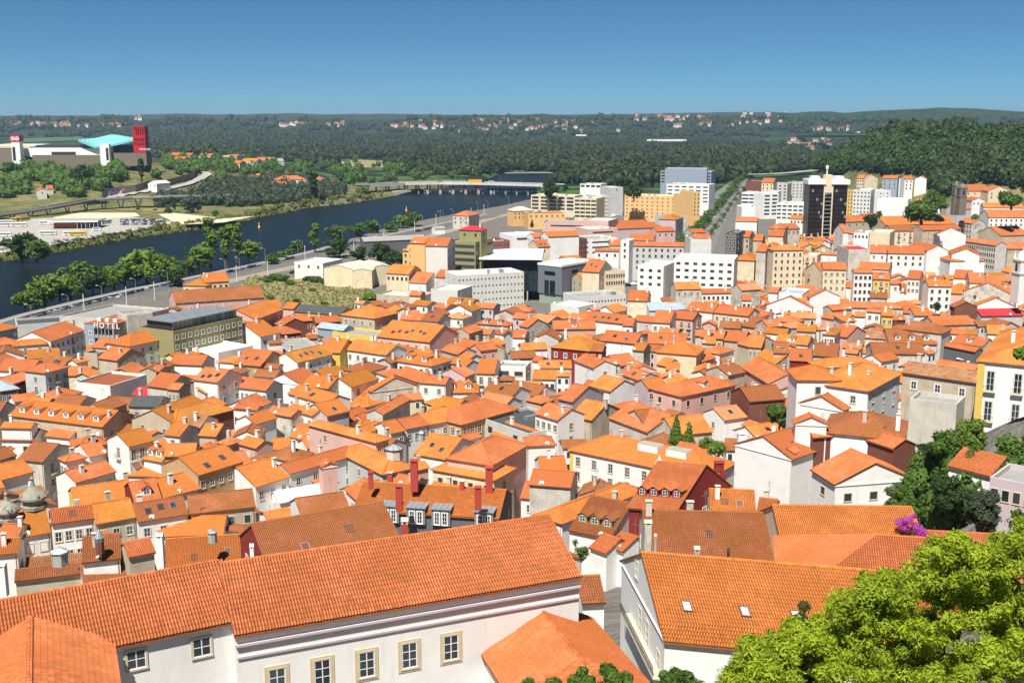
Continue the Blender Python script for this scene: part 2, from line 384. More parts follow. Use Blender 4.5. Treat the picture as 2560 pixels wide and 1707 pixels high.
def tiled_slope(mb, pts, e0, e1, pu=.24, pv=.42, lift=.02, amp=1., collect=None):
    uvs, u, v, n = slope_uv(pts, e0, e1)
    e0 = Vector(e0); prof, _, _ = tile_proto(pu, pv)
    us = [a for a, _ in uvs]; c0 = math.floor(min(us)/pu)
    k = int(math.ceil(max(us)/pu))
    rr = random.Random(len(pts)*13+int(max(us)*10))
    for ci in range(c0, k):
        uc = (ci+.5)*pu
        vs = []
        m = len(uvs)
        for i in range(m):
            (a, b), (c, d) = uvs[i], uvs[(i+1) % m]
            if (a-uc)*(c-uc) <= 0 and a != c: vs.append(b+(d-b)*(uc-a)/(c-a))
        if len(vs) < 2: continue
        v0, v1 = min(vs), max(vs)
        r0 = int(round(v0/pv)); r1 = int(math.ceil(v1/pv-.2))
        for ri in range(r0, max(r1, r0)):
            a0 = ri*pv; a1 = a0+pv*1.02; j = rr.uniform(-.012, .012)
            if collect is not None:
                collect.append((e0+u*(ci*pu+j*.3)+v*(a0+j)+n*lift)); continue
            i0 = len(mb.v); U = ci*pu
            for (pa, pb) in prof:
                q = e0+u*(U+pa+j*.3)
                mb.v.append(tuple(q+v*(a0+j)+n*(lift+pb*amp+.035)))
            for (pa, pb) in prof:
                q = e0+u*(U+pa+j*.3); mb.v.append(tuple(q+v*(a1+j)+n*(lift+pb*amp)))
            for (pa, pb) in prof:
                q = e0+u*(U+pa+j*.3); mb.v.append(tuple(q+v*(a0+j)+n*(lift+pb*amp*.6-.02)))
            np_ = len(prof)
            for q in range(np_-1):
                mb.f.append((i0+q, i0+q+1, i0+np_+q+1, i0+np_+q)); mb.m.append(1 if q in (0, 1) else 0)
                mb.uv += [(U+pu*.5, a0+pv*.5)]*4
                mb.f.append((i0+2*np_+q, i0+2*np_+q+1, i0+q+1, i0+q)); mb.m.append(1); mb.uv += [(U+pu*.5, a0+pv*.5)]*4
def slab_poly(mb, pts, e0, e1, th, m=0, sm=1):
    uvs, u, v, n = slope_uv(pts, e0, e1)
    P = [Vector(p) for p in pts]; nn = (P[1]-P[0]).cross(P[2]-P[0])
    if nn.z < 0: P.reverse(); uvs = uvs[::-1]
    mb.poly(P, m, uvs); Q = [p-Vector((0, 0, th)) for p in P]
    mb.poly(Q[::-1], sm, uvs[::-1])
    for i in range(len(P)):
        j = (i+1) % len(P)
        mb.quad(Q[i], Q[j], P[j], P[i], m, [(0, 0)]*4)
HOUSES = []; STATS = {}
def shear_house(rt, k):
    """lean the plan: depth runs off at an angle, as on a skewed plot"""
    done = set()
    def sh(me):
        if me.users > 1 or me.name in done: return
        done.add(me.name)
        for v in me.vertices: v.co.x += k*v.co.y
    for ch in rt.children:
        at0 = ch.location.length < 1e-6
        if at0 and ch.data is not None: sh(ch.data)
        if not at0:
            ch.location.x += k*ch.location.y
            if ch.name.startswith('window') and abs(abs(ch.rotation_euler[2])-math.pi/2) < .01: ch.rotation_euler[2] -= math.atan(k)
        else:
            for g in ch.children:
                if g.location.length < 1e-6:
                    if g.data is not None: sh(g.data)
                else: g.location.x += k*g.location.y
def roof_slopes(typ, L, D, ze, tp, ov=0.):
    """returns (slopes, ridge lines, height); each slope: pts, eave start, eave end"""
    a, b, c, d = (0, 0, ze), (L, 0, ze), (L, D, ze), (0, D, ze)
    if typ == 'g':
        h = ze+tp*D/2; r0, r1 = (0, D/2, h), (L, D/2, h)
        return [([a, b, r1, r0], a, b), ([c, d, r0, r1], c, d)], [(r0, r1)], h
    if typ == 'G':
        h = ze+tp*L/2; r0, r1 = (L/2, 0, h), (L/2, D, h)
        return [([b, c, r1, r0], b, c), ([d, a, r0, r1], d, a)], [(r0, r1)], h
    if typ == 'h':
        s = min(L, D)/2; h = ze+tp*s
        if L >= D:
            r0, r1 = (s, D/2, h), (L-s+1e-3, D/2, h)
            return [([a, b, r1, r0], a, b), ([b, c, r1], b, c), ([c, d, r0, r1], c, d), ([d, a, r0], d, a)], [(r0, r1), (a, r0), (b, r1), (c, r1), (d, r0)], h
        r0, r1 = (L/2, s, h), (L/2, D-s, h)
        return [([a, b, r0], a, b), ([b, c, r1, r0], b, c), ([c, d, r1], c, d), ([d, a, r0, r1], d, a)], [(r0, r1), (a, r0), (b, r0), (c, r1), (d, r1)], h
    if typ == 's':
        h = ze+tp*D
        return [([a, b, (L, D, h), (0, D, h)], a, b)], [], h
def build_house(A, B, D, typ, ze, W='W', R='o', opt='', name='house', label='', cat='house', group=None, pitch=None, gbase=None):
    A = Vector((A[0], A[1], 0)); B = Vector((B[0], B[1], 0)); d = B-A; L = d.length; d.normalize()
    rz = math.atan2(d.y, d.x); n = Vector((-d.y, d.x, 0))
    toks = opt.split(); T = {}
    for t in toks: T.setdefault(t[0], []).append(t[1:])
    cs = [A, B, B+n*D, A+n*D]
    g = min(g1(c.x, c.y) for c in cs)-.6 if gbase is None else gbase
    dist = (A+B).length/2+1e-3; near = dist < 330
    vn = dist < 230
    tp = math.tan(math.radians(float(T['q'][0]) if 'q' in T else (pitch or 24)))
    rt = root(name, (A.x, A.y, g), rz, label, cat, group)
    h = ze-g; ov = .35 if typ != 'f' else 0.; ovs = .15 if typ in 'gG' else ov
    wm = WM[W]
    ox, oy = (ovs, ov) if typ in 'gs' else ((ov, ovs) if typ == 'G' else (ov, ov))
    x0, x1, y0, y1 = ox, L-ox, oy, D-oy
    mb = MB()
    if typ == 'f':
        mb.box(x0, y0, 0, x1, y1, h, 0, 'td')
        pw = .25; ph = .7 if h > 6 else .3
        fz = h-ph
        # roof deck below a parapet
        mb.box(x0+pw, y0+pw, fz-.3, x1-pw, y1-pw, fz, 1, 'flrbd')
        for q in ((x0, y0, x1, y0+pw), (x0, y1-pw, x1, y1), (x0, y0+pw, x0+pw, y1-pw), (x1-pw, y0+pw, x1, y1-pw)):
            mb.quad((q[0], q[1], h), (q[2], q[1], h), (q[2], q[3], h), (q[0], q[3], h), 0)
        mb.quad((x0+pw, y1-pw, fz), (x1-pw, y1-pw, fz), (x1-pw, y1-pw, h), (x0+pw, y1-pw, h), 0)
        mb.quad((x0+pw, y0+pw, fz), (x0+pw, y1-pw, fz), (x0+pw, y1-pw, h), (x0+pw, y0+pw, h), 0)
        mb.quad((x1-pw, y1-pw, fz), (x1-pw, y0+pw, fz), (x1-pw, y0+pw, h), (x1-pw, y1-pw, h), 0)
        wb = MB(); wb.v, wb.f, wb.uv = mb.v, mb.f, mb.uv
        wfa = [i for i, m in enumerate(mb.m) if m == 0]
        a_ = MB(); b_ = MB()
        for i, f in enumerate(mb.f):
            (a_ if mb.m[i] == 0 else b_).poly([mb.v[j] for j in f])
        part('wall', a_, wm, rt); part('roof', b_, roofm(R), rt)
        hr = h
        slopes = []
        rr = random.Random(int(L*100))
        if L*D > 120 and 'n' not in T:
            for _ in range(2+int(L*D > 400)*2):
                e = MB(); ex = rr.uniform(x0+1, x1-3.5); ey = rr.uniform(y0+1, max(y0+1.1, y1-3))
                e.box(ex, ey, fz, ex+rr.uniform(1, 3), ey+rr.uniform(1, 2), fz+rr.uniform(.6, 1.8), 0, 'd')
                part('roof_unit', e, M_GREY if rr.random() < .5 else wm, rt)
    else:
        wt = h+tp*ov-.12
        mb.quad((x0, y0, 0), (x1, y0, 0), (x1, y0, wt), (x0, y0, wt)); 
        if typ == 's':
            hb = h+tp*(D-ov)-.12
            mb.quad((x1, y1, 0), (x0, y1, 0), (x0, y1, hb), (x1, y1, hb))
            mb.quad((x1, y0, 0), (x1, y1, 0), (x1, y1, hb), (x1, y0, wt)); mb.quad((x0, y1, 0), (x0, y0, 0), (x0, y0, wt), (x0, y1, hb))
        else:
            mb.quad((x1, y1, 0), (x0, y1, 0), (x0, y1, wt), (x1, y1, wt))
            mb.quad((x0, y1, 0), (x0, y0, 0), (x0, y0, wt), (x0, y1, wt)); mb.quad((x1, y0, 0), (x1, y1, 0), (x1, y1, wt), (x1, y0, wt))
            ht = (h+tp*(D if typ == 'g' else L)/2)-.14
            if typ == 'g':
                mb.tri((x0, y1, wt), (x0, y0, wt), (x0, D/2, ht)); mb.tri((x1, y0, wt), (x1, y1, wt), (x1, D/2, ht))
            if typ == 'G':
                mb.tri((x0, y0, wt), (x1, y0, wt), (L/2, y0, ht)); mb.tri((x1, y1, wt), (x0, y1, wt), (L/2, y1, ht))
        part('wall', mb, wm, rt)
        slopes, ridges, hr = roof_slopes(typ, L, D, h, tp)
        isold = R in 'byt' or R in 'or'
        rb = MB()
        geo = (dist < 178 or 'T' in T) and R in ROOFS
        for pts, e0, e1 in slopes: slab_poly(rb, pts, e0, e1, .16)
        part('roof', rb, [roofm(R), M_BRN if R in ROOFS else M_GREY], rt)
        if geo:
            tb = MB()
            for pts, e0, e1 in slopes:
                c = sum((Vector(p) for p in pts), Vector())/len(pts)
                wc = Matrix.Rotation(rz, 3, 'Z') @ c+Vector((A.x, A.y, g))
                _, u, v, nn = slope_uv(pts, e0, e1)
                nw = Matrix.Rotation(rz, 3, 'Z') @ nn
                if nw.dot(Vector((0, 0, CZ))-wc) > 0:
                    pu, pv = (.24, .42) if dist < 200 else (.3, .6)
                    tiled_slope(tb, pts, e0, e1, pu, pv)
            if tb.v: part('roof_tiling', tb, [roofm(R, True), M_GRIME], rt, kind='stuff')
        if dist < 480 and R in ROOFS:
            cb = MB()
            for a, b in ridges:
                if (Vector(a)-Vector(b)).length > .5: cb.tube(Vector(a)+Vector((0, 0, .02)), Vector(b)+Vector((0, 0, .02)), .13, .13, 6)
            if cb.v: part('ridge_tiles', cb, roofm('o' if R == 'y' else R, True), rt)
        if near and typ in 'ghG' and W not in 'K':
            cb = MB(); z = h-.32   # cornice under the eaves
            cb.box(x0-.12, y0-.12, z, x1+.12, y0-.002, z+.14)
            part('cornice', cb, M_WHITE if W in 'WPLG' else M_STONE, rt)
    # openings
    kinds = T.get('k', ['ccccbs' if dist < 600 else 'd'])[0]; sur = T.get('u', ['s'])[0]
    ww, wh = 1.0, 1.45
    if 'e' in T: ww, wh = [float(a) for a in T['e'][0].split('x')]
    def grid(tok, p0, p1, low=0):
        r, c = [int(a) for a in tok.split('x')]
        top = h-.55; bot = max(top-r*3.0*(1 if 'H' not in T else float(T['H'][0])), .3)
        window_rows(rt, p0, p1, bot, top, r, c, kinds, ww, wh, sur, vn)
    if 'w' in T:
        for t in T['w']: grid(t, (x0, y0, 0), (x1, y0, 0))
    if 'l' in T: grid(T['l'][0], (x0, y1, 0), (x0, y0, 0))
    if 'r' in T: grid(T['r'][0], (x1, y0, 0), (x1, y1, 0))
    rr = random.Random(int(A.x*7+A.y*13))
    side = 'l' if (A+B).x > 0 else 'r'
    if 'l' not in T and 'r' not in T and D > 7 and rr.random() < .55 and dist < 700:
        nr = max(1, min(3, int(h/3.6))); nc = 1 if D < 10 else 2
        # only on a side wall that faces the viewer
        lw = -d; rw = d; mid = (A+B)/2
        if (-d).dot(-A) > 0: grid('%dx%d' % (nr, nc), (x0, y1, 0), (x0, y0, 0))
        if d.dot(-B) > 0: grid('%dx%d' % (nr, nc), (x1, y0, 0), (x1, y1, 0))
    # chimneys, skylights, dormers on the front slope
    def onslope(fx, fy):
        y = D*fy if typ != 'G' else D*fy
        if typ == 'g' or (typ == 'h' and L >= D): return L*fx, y, h+tp*min(y, D-y)
        if typ == 's': return L*fx, y, h+tp*y
        if typ == 'f': return L*fx, y, h-.6
        return L*fx, y, h+tp*min(L*fx, L-L*fx)
    nch = T.get('c', [])
    if not nch and dist < 650 and typ != 'f' and 'n' not in T and rr.random() < .6: nch = ['%.2f' % rr.uniform(.12, .88)]
    for c in nch:
        x, y, z = onslope(float(c or .5), rr.choice((.45, .55, .3)))
        cm = {'R': M_REDP}.get(T.get('i', [''])[0], WM['W'] if W in 'WCPLYOR' and rr.random() < .7 else WM['D'])
        hh = rr.uniform(1.1, 1.9); cw = rr.uniform(.3, .45)
        mb = MB(); mb.box(x-cw, y-.3, z-1, x+cw, y+.3, z+hh, 0, 'd'); o = part('chimney', mb, cm, rt)
        mb = MB(); mb.box(x-cw-.1, y-.4, z+hh+.12, x+cw+.1, y+.4, z+hh+.22, 0)
        for sx in (-1, 1):
            for sy in (-1, 1): mb.box(x+sx*(cw-.1)-.06, y+sy*.2-.06, z+hh, x+sx*(cw-.1)+.06, y+sy*.2+.06, z+hh+.12, 0, 'td')
        part('chimney_cap', mb, M_STONE, o)
    if typ in 'gh' and 's' in T:
        k = int(T['s'][0]); ny = (Vector((0, -tp, 1))).normalized(); vy = Vector((0, 1, tp)).normalized()
        for i in range(k):
            x, y, z = onslope((i+.5)/k*.7+.15+(rr.random()-.5)*.05, rr.uniform(.15, .3))
            p = Vector((x, y, z)); mb = MB(); mg = MB(); sw, sh = .45, .6
            X = Vector((1, 0, 0))
            def P(a, b, c): return p+X*a+vy*b+ny*c
            for (a0, a1, b0, b1) in ((-sw-.08, sw+.08, -sh-.08, -sh), (-sw-.08, sw+.08, sh, sh+.08), (-sw-.08, -sw, -sh, sh), (sw, sw+.08, -sh, sh)):
                mb.quad(P(a0, b0, .16), P(a1, b0, .16), P(a1, b1, .16), P(a0, b1, .16)); mb.quad(P(a0, b0, .0), P(a1, b0, .0), P(a1, b0, .16), P(a0, b0, .16))
                mb.quad(P(a1, b0, 0), P(a1, b1, 0), P(a1, b1, .16), P(a1, b0, .16)); mb.quad(P(a0, b1, 0), P(a0, b0, 0), P(a0, b0, .16), P(a0, b1, .16))
            mg.quad(P(-sw, -sh, .12), P(sw, -sh, .12), P(sw, sh, .12), P(-sw, sh, .12))
            o = part('skylight', mb, M_GREY if rr.random() < .5 else M_BRN, rt); part('pane', mg, M_GLASS, o)
    if typ in 'gh' and 'd' in T:
        k = int(T['d'][0].split(':')[0]); dk = T['d'][0].split(':')[1] if ':' in T['d'][0] else 'W'
        for i in range(k):
            x = L*(i+.7)/(k+.4); y = D*.13; z = h+tp*y; dw = min(.8, L/k*.36); dh = 1.35; dr = .5
            yb = y+dh/tp; yt = y+(dh+dr)/tp
            yt = min(yt, D*.5); yb = min(yb, D*.48)
            mb = MB(); dm = {'W': WM['W'], 'R': WM['R'], 'N': WM['N'], 'K': WM['K']}[dk]
            mb.poly([(x-dw, y, z), (x+dw, y, z), (x+dw, y, z+dh), (x, y, z+dh+dr*.85), (x-dw, y, z+dh)])
            mb.tri((x+dw, y, z), (x+dw, yb, h+tp*yb), (x+dw, y, z+dh)); mb.tri((x-dw, yb, h+tp*yb), (x-dw, y, z), (x-dw, y, z+dh))
            o = part('dormer', mb, dm, rt)
            mb = MB(); e = .18; f_ = .2
            zl = z+dh-.08
            ze_ = lambda yy: h+tp*yy
            yb2 = min((zl-h)/tp, D*.49)
            slab_poly(mb, [(x, y-f_, z+dh+dr), (x-dw-e, y-f_, zl), (x-dw-e, yb2, zl), (x, yt, z+dh+dr)], (x-dw-e, yb2, zl), (x-dw-e, y-f_, zl), .08)
            slab_poly(mb, [(x+dw+e, y-f_, zl), (x, y-f_, z+dh+dr), (x, yt, z+dh+dr), (x+dw+e, yb2, zl)], (x+dw+e, y-f_, zl), (x+dw+e, yb2, zl), .08)
            part('roof', mb, [roofm(R), M_WHITE], o)
            put_window(o, x, y-.002, z+.3, 0, 'c', dw*1.2, dh-.35, 'n', False)
    if dist < 330 and typ in 'ghG' and 'n' not in T:
        mb = MB(); mb.tube((x1-.25, y0-.08, 0), (x1-.25, y0-.08, h-.3), .05, .05, 5); part('downpipe', mb, M_GREY if rr.random() < .6 else M_BRN, rt)
    if 'S' in T: shear_house(rt, float(T['S'][0]))
    HOUSES.append(dict(o=rt, cs=cs, c=(cs[0]+cs[2])/2, r=math.hypot(L, D)/2, L=L, D=D, W=W, R=R, t=typ, st=max(1, int(round((ze-g-.6)/3))), px=proj(((A.x+B.x)/2, (A.y+B.y)/2, ze)), opt=opt, rz=rz, ze=ze, dist=dist))
    return rt
def solve(A_px, B_px, y3, typ, st, tp, zabs=None):
    mx, my = (A_px[0]+B_px[0])/2, (A_px[1]+B_px[1])/2
    if zabs is not None: ze = zabs
    else:
        dd = 150.; ze = None
        while dd < 9000:
            p = atd(mx, my, dd)
            if p.z <= g1(p.x, p.y+3)+st*3.05: break
            dd *= 1.006
        ze = p.z
    A = atz(*A_px, ze); B = atz(*B_px, ze)
    if (A+B).length/2 > 420 and abs(B.y-A.y) > .42*abs(B.x-A.x):
        # far off, a pixel of slope is many metres: keep the bearing of both ends, tame the turn
        ym = (A.y+B.y)/2; ka, kb = A.x/A.y, B.x/B.y; sg = .42 if B.y > A.y else -.42
        dx = (kb-ka)*ym; h_ = sg*dx/2
        A = Vector((ka*(ym-h_), ym-h_, ze)); B = Vector((kb*(ym+h_), ym+h_, ze))
    d = B-A; L = d.length; d.normalize(); n = Vector((-d.y, d.x, 0))
    m = (A+B)/2
    if n.dot(Vector((m.x, m.y, 0))) < 0: n = -n
    def Y(D):
        if typ in 'gh': p = m+n*D/2+Vector((0, 0, tp*(D if typ == 'g' or D < L else L)/2))
        elif typ == 'f': p = m+n*D
        elif typ == 's': p = m+n*D+Vector((0, 0, tp*D))
        else: p = m+n*D+Vector((0, 0, tp*L/2))
        return proj(p)[1]
    lo, hi = 3., 70.
    for _ in range(40):
        mid = (lo+hi)/2
        if Y(mid) > y3: lo = mid
        else: hi = mid
    dist = m.length; cap = 60. if dist < 300 else (26. if dist < 450 else 20.)
    if typ in 'gG' and dist > 450: cap = 22.
    return A, B, min(lo, cap), ze
LANDM = []
def table(ox, oy, txt, sc=.27234):
    for ln in txt.strip().splitlines():
        ln = ln.strip()
        if not ln or ln[0] == '#': continue
        seg = ln.split('|'); tk = seg[0].split()
        typ = tk[0]; x1, y1, x2, y2, y3 = [float(a) for a in tk[1:6]]; st = float(tk[6]); W, R = tk[7], tk[8]
        opt = ' '.join(tk[9:]); za = None; q = 24.
        for t in tk[9:]:
            if t[0] == 'z': za = float(t[1:])
            if t[0] == 'q': q = float(t[1:])
        P = lambda x, y: (ox+x*sc, oy+y*sc)
        A, B, D, ze = solve(P(x1, y1), P(x2, y2), oy+y3*sc, typ, st, math.tan(math.radians(q)), za)
        if B.x < A.x: A, B = B, A
        # A must be the left end as seen from outside the near wall
        for t in tk[9:]:
            if t[0] == 'B': D = float(t[1:])
        nm = seg[1].strip() if len(seg) > 1 else ''
        lab = seg[2].strip() if len(seg) > 2 else ''
        kind = seg[3].strip() if len(seg) > 3 else ('apartment block' if st >= 6.5 or (typ == 'f' and st >= 6) else 'annex' if typ in 'fs' or st <= 2 else 'cottage' if st == 3 and (B-A).length < 9 else 'town house' if st >= 5 else 'house')
        o = build_house(A, B, D, typ, ze, W, R, ' '.join(t for t in tk[9:] if t[0] not in 'z'), name=kind.replace(' ', '_'), label=lab, cat=kind)
        if nm: LANDM.append((nm, HOUSES[-1]))
# ------------------------------------------------------------ houses read off the photograph, one line each:
# kind, near eave (two points), ridge, storeys, wall, roof, openings | landmark name | label | category
table(0, 640, '''
h -40 700 172 655 600 4 S o w2x4|the blue corner house|blue house with a red hip roof at the end of the long platform canopy
h -60 825 185 800 745 4 W r w2x5|the white station front|white classical front with small pinnacles beside the round corner pavilion
h 110 830 440 805 765 4 W o w2x7||white rounded corner pavilion with a pointed orange roof and tall pilasters
g 470 785 780 680 645 4 W r w2x7 l2x2|the pilastered white wing|long white wing with tall pilasters below the platform canopy
f 170 780 1310 430 535 2 G k n|the platform canopy|long dark flat station canopy running along the riverside road|canopy
f 1080 590 1550 480 450 4 D g n||flat concrete roof block set with air conditioning units behind the hotel
f 1165 545 1400 520 500 6 D g n||bare concrete tower block with two dish aerials right of the hotel
h 1190 830 1580 748 700 5 W o w4x5 kc l4x1|the rounded pink and white house|white and pink block with a rounded corner and an orange hip roof
f 1590 690 2225 555 530 6 N k w5x11 kc e1.3x1.3 uw B15|the roof terrace hotel|olive brown hotel with a glazed roof terrace and rows of white framed windows|hotel
f 2005 885 2320 820 790 4 W w n||plain white cube house with a flat roof and parapet
g 890 935 1070 960 840 4 B r||worn beige house with a rust red roof left of the rounded pink and white house
f 770 885 890 895 860 4 B k n||stained cream concrete end wall block below the grey hotel
g 85 1185 412 1083 1075 4 R p w3x4 kc uw|the dark red row house|dark red row house with white window frames and a salmon roof
h 415 1075 640 1015 975 5 G r w4x3 kcb|the grey balcony corner house|grey corner house with small balconies and a rust hip roof
g -40 1050 280 1060 950 4 W r
h 0 1240 185 1213 1150 4 K m w3x3 kc|the grey mansard house|grey mansard house with metal roof at the left edge
f 680 1155 1010 1190 1070 4 W r n e1.2x.4|the blank white block|white flat roofed block with a red terrace and blank front wall
s 1205 1270 1365 1283 1200 3 D x n||small shed house with a bright crimson sheet roof
g 1175 1378 1455 1385 1280 4 D k w2x2 kc|the grey tin house|stained grey house with a dark grey corrugated roof beside the round tree
g 70 1462 940 1568 1365 4 B o d6 c.97|the six dormer house|long orange roofed house with a row of six white dormers
h 1375 1490 1600 1548 1370 4 M y n
g 1610 1545 1985 1400 1340 4 B y|the rusty walled house|gold lichened roof over a rusty corrugated wall
g 1310 1040 1460 1060 1000 4 B r
g 1440 1065 1610 990 985 4 B b
g 1340 1190 1540 1215 1080 4 D r
g 1640 1140 1770 1150 1095 4 B r
g 1530 1220 1640 1230 1165 4 B r w1x3
g 1765 1132 1995 1160 1030 5 W r s3
s 1885 1262 2003 1222 1190 4 G o w1x2 kc
g 2030 1190 2440 1235 1120 4 W r w2x10 kc e1.2x1.6 un|the white gallery house|long white house with two glazed galleries under a red tiled roof
g 2135 990 2390 1012 860 4 O r w1x3 ks s2
g 2140 1395 2360 1415 1370 4 W r n
''')
table(0, 960, '''
g 0 400 285 405 350 4 W o
g 0 515 300 520 405 3 W b w1x2 kd
f 330 418 670 422 378 3 W r n|the air conditioner terrace|white terrace house with a row of air conditioners on its red roof edge
s 405 475 640 500 430 3 W r n
g 610 470 828 440 400 3 G r
g 1185 575 1432 515 425 5 W y w1x3 kb l1x1|the gold roofed white house|white gabled house with a gold lichened roof and a balcony on its right side
g 900 440 1230 450 365 3 B b
g 1250 430 1340 500 400 3 B r
h 600 716 805 672 640 4 W r w2x2 l2x2 kc|the terraced white house|white corner house with a small rooftop terrace and orange skirt roof
g 820 670 995 632 530 4 W r w2x2 kc
g 1000 718 1185 690 640 3 W o w1x2 kc
g 150 690 390 715 535 4 D b
g 0 885 320 800 720 4 W o c.2
g 0 700 160 650 590 4 D b
g 1285 680 1480 715 560 4 W o d2
g 1500 465 1650 480 365 4 W o w1x1 kb
g 1640 395 1830 410 280 4 W t w1x2 kc|the old clay roofed house|white house with a mottled old clay tile roof and arched openings
g 1815 470 1985 480 360 4 B o
g 1822 838 2245 708 605 5 O o w1x5 kc s2|the twin skylight house|tan gabled house with two large dark skylights on a fresh orange roof
g 1500 665 1790 655 545 5 O o
g 1150 840 1500 850 750 3 W o
g 690 1115 1235 1030 910 3 Y o l1x1 c.95|the yellow gabled house|yellow gabled house with a curved gable and a wide plain orange roof
g 1235 1090 1490 1050 880 4 R r d1 n
g 1500 1045 1855 955 840 4 W o c.4
g 190 1405 470 1360 1165 4 W y w1x2 ks
g 470 1290 870 1235 1125 5 W r w2x4 kc s1|the black windowed white house|white row house with black framed sash windows and a red orange roof
g 875 1285 1255 1220 1075 4 B y w2x3 kc
g 1262 1265 1735 1190 1060 4 W b w1x3 kc s3|the two tone roofed row house|row house whose brown roof has a newer orange patch with skylights
g 1738 1190 2350 1122 990 4 B b w1x4 kd
g 1425 1400 2050 1380 1210 3 W o
h 2050 1330 2240 1365 1290 3 W b
g 2180 545 2345 590 495 4 P o w1x1
''')
table(0, 1280, '''
g -60 400 165 380 240 4 W o
g -40 235 160 235 105 4 W r
g 750 470 1110 430 215 4 W b
g 225 530 740 480 400 3 D t n|the mosaic tiled house|low house with a patchy mosaic of old pale and rust tiles
g 130 640 800 560 490 3 B b n
g 780 690 1450 560 440 3 D b n
h 120 758 680 715 575 3 B y w1x3 kc z14|the lichened hip roof|low stone house with a gold lichened hip roof and small paned windows
g 1480 610 2380 545 217 4 W o s2 z17 n|the salmon tiled roof|plain house with a neat salmon orange tile roof between two white chimneys
g 1180 420 1430 370 260 4 B r n
''')
table(640, 640, '''
g 0 585 250 490 445 4 P o w1x7 kd
g 240 480 345 487 425 2 P o n
g 345 500 780 550 455 2 Y k n|the yellow shed|long low yellow shed with a grey sheet roof beside the meadow|shed
h 230 605 545 592 540 3 M r w1x6 kc|the red brown hipped house|red brown house with a low orange hip roof and small windows
h 250 720 420 700 645 3 M r w1x3
g 165 620 235 645 560 3 M r
g 550 615 770 600 550 3 M r
g 550 655 800 685 620 3 S m n||pale metal greenhouse roof over a small courtyard
g 45 742 228 702 602 4 W o w2x2 kc e2x1.5 un||white house with a bright orange roof and a glazed back wall
h 775 540 1090 575 450 4 B o w2x4 kc|the stone parapet house|ornate stone house with statues along its roof parapet
g 1110 600 1240 590 545 3 B r
f 700 690 1110 745 675 3 Y g n||pale yellow flat roofed annex below the stone parapet house
f 275 860 590 832 760 3 D g n||low grey flat roofed hall behind the pedimented chapel
g 1105 737 1592 792 612 4 P o w1x6 kc s6|the big pink house|big pale pink house with a wide bright orange roof and an arched centre window
g 1505 590 1670 605 525 4 W b s1
f 1850 240 2460 90 128 6 E w w5x18 kd e.6x.75 un H.95 B15|the white slab building|long pale slab building with a dense grid of small square windows|apartment block
f 1605 300 1850 318 280 5 E w n B14||lower blank end block of the long pale slab building|apartment block
g 385 980 710 900 850 4 W y w2x4 kc s4|the pedimented chapel|white chapel like house with a round topped window front and a gold roof
g 590 880 770 890 760 4 Y o
g 815 857 1195 910 790 4 W o w2x5 kc|the enclosed balcony house|white house with a long orange roof and an enclosed corner balcony
h 1283 962 1615 1012 885 4 W o w1x5 kd d2 r1x4|the two dormer hip house|white house with an orange hip roof and two small white dormers
g 1690 735 1830 750 660 3 M r d1
g 1960 712 2095 672 640 4 B r w2x2 l2x2 kc|the stone gabled house|stone house with pinkish gable end and an orange roof
h 2010 620 2320 642 588 3 D r d2
g 2060 870 2225 850 800 4 P r w1x2 kc
g 2225 820 2300 805 755 3 P o
g 2020 1075 2190 1080 945 4 W o w1x2 kb
g 1780 980 1930 1010 940 4 G o
g 1925 1110 2020 1070 1010 4 L p
f 2220 1003 2475 1015 960 4 W g w2x2 kd e2.4x1.3|the white modern cube|white modern cube house with ribbon windows and a green glazed lower band
g 415 1187 662 1217 1103 4 B o c.85
g 880 1205 1135 1125 1068 4 W y c.1 w1x2
g 1260 1080 1480 1158 1045 4 D r
G 1055 1245 1508 1190 1110 4 D o n|the blank grey gable|wide stained grey gable wall with no windows
g 1490 1160 1740 1178 1100 4 W r w1x2 kc
h 1700 1255 2050 1252 1130 3 W o d2|the two dormer orange house|orange hip roof with a pair of small gabled dormers
g 283 1258 640 1362 1222 4 W o w1x6 kd e.5x.6 s1|the six window white house|long white house with six tiny square windows under the eave
g 655 1470 870 1420 1330 4 L o s1
h 845 1350 1030 1385 1290 3 W o
g 910 1250 1040 1330 1215 3 W r
g 1172 1455 1425 1312 1335 4 D r
g 1830 810 2010 850 775 3 B r
g 1690 860 1850 905 820 4 B r
g 2010 810 2060 860 780 3 B o
g 80 480 240 470 405 3 P o n
''')
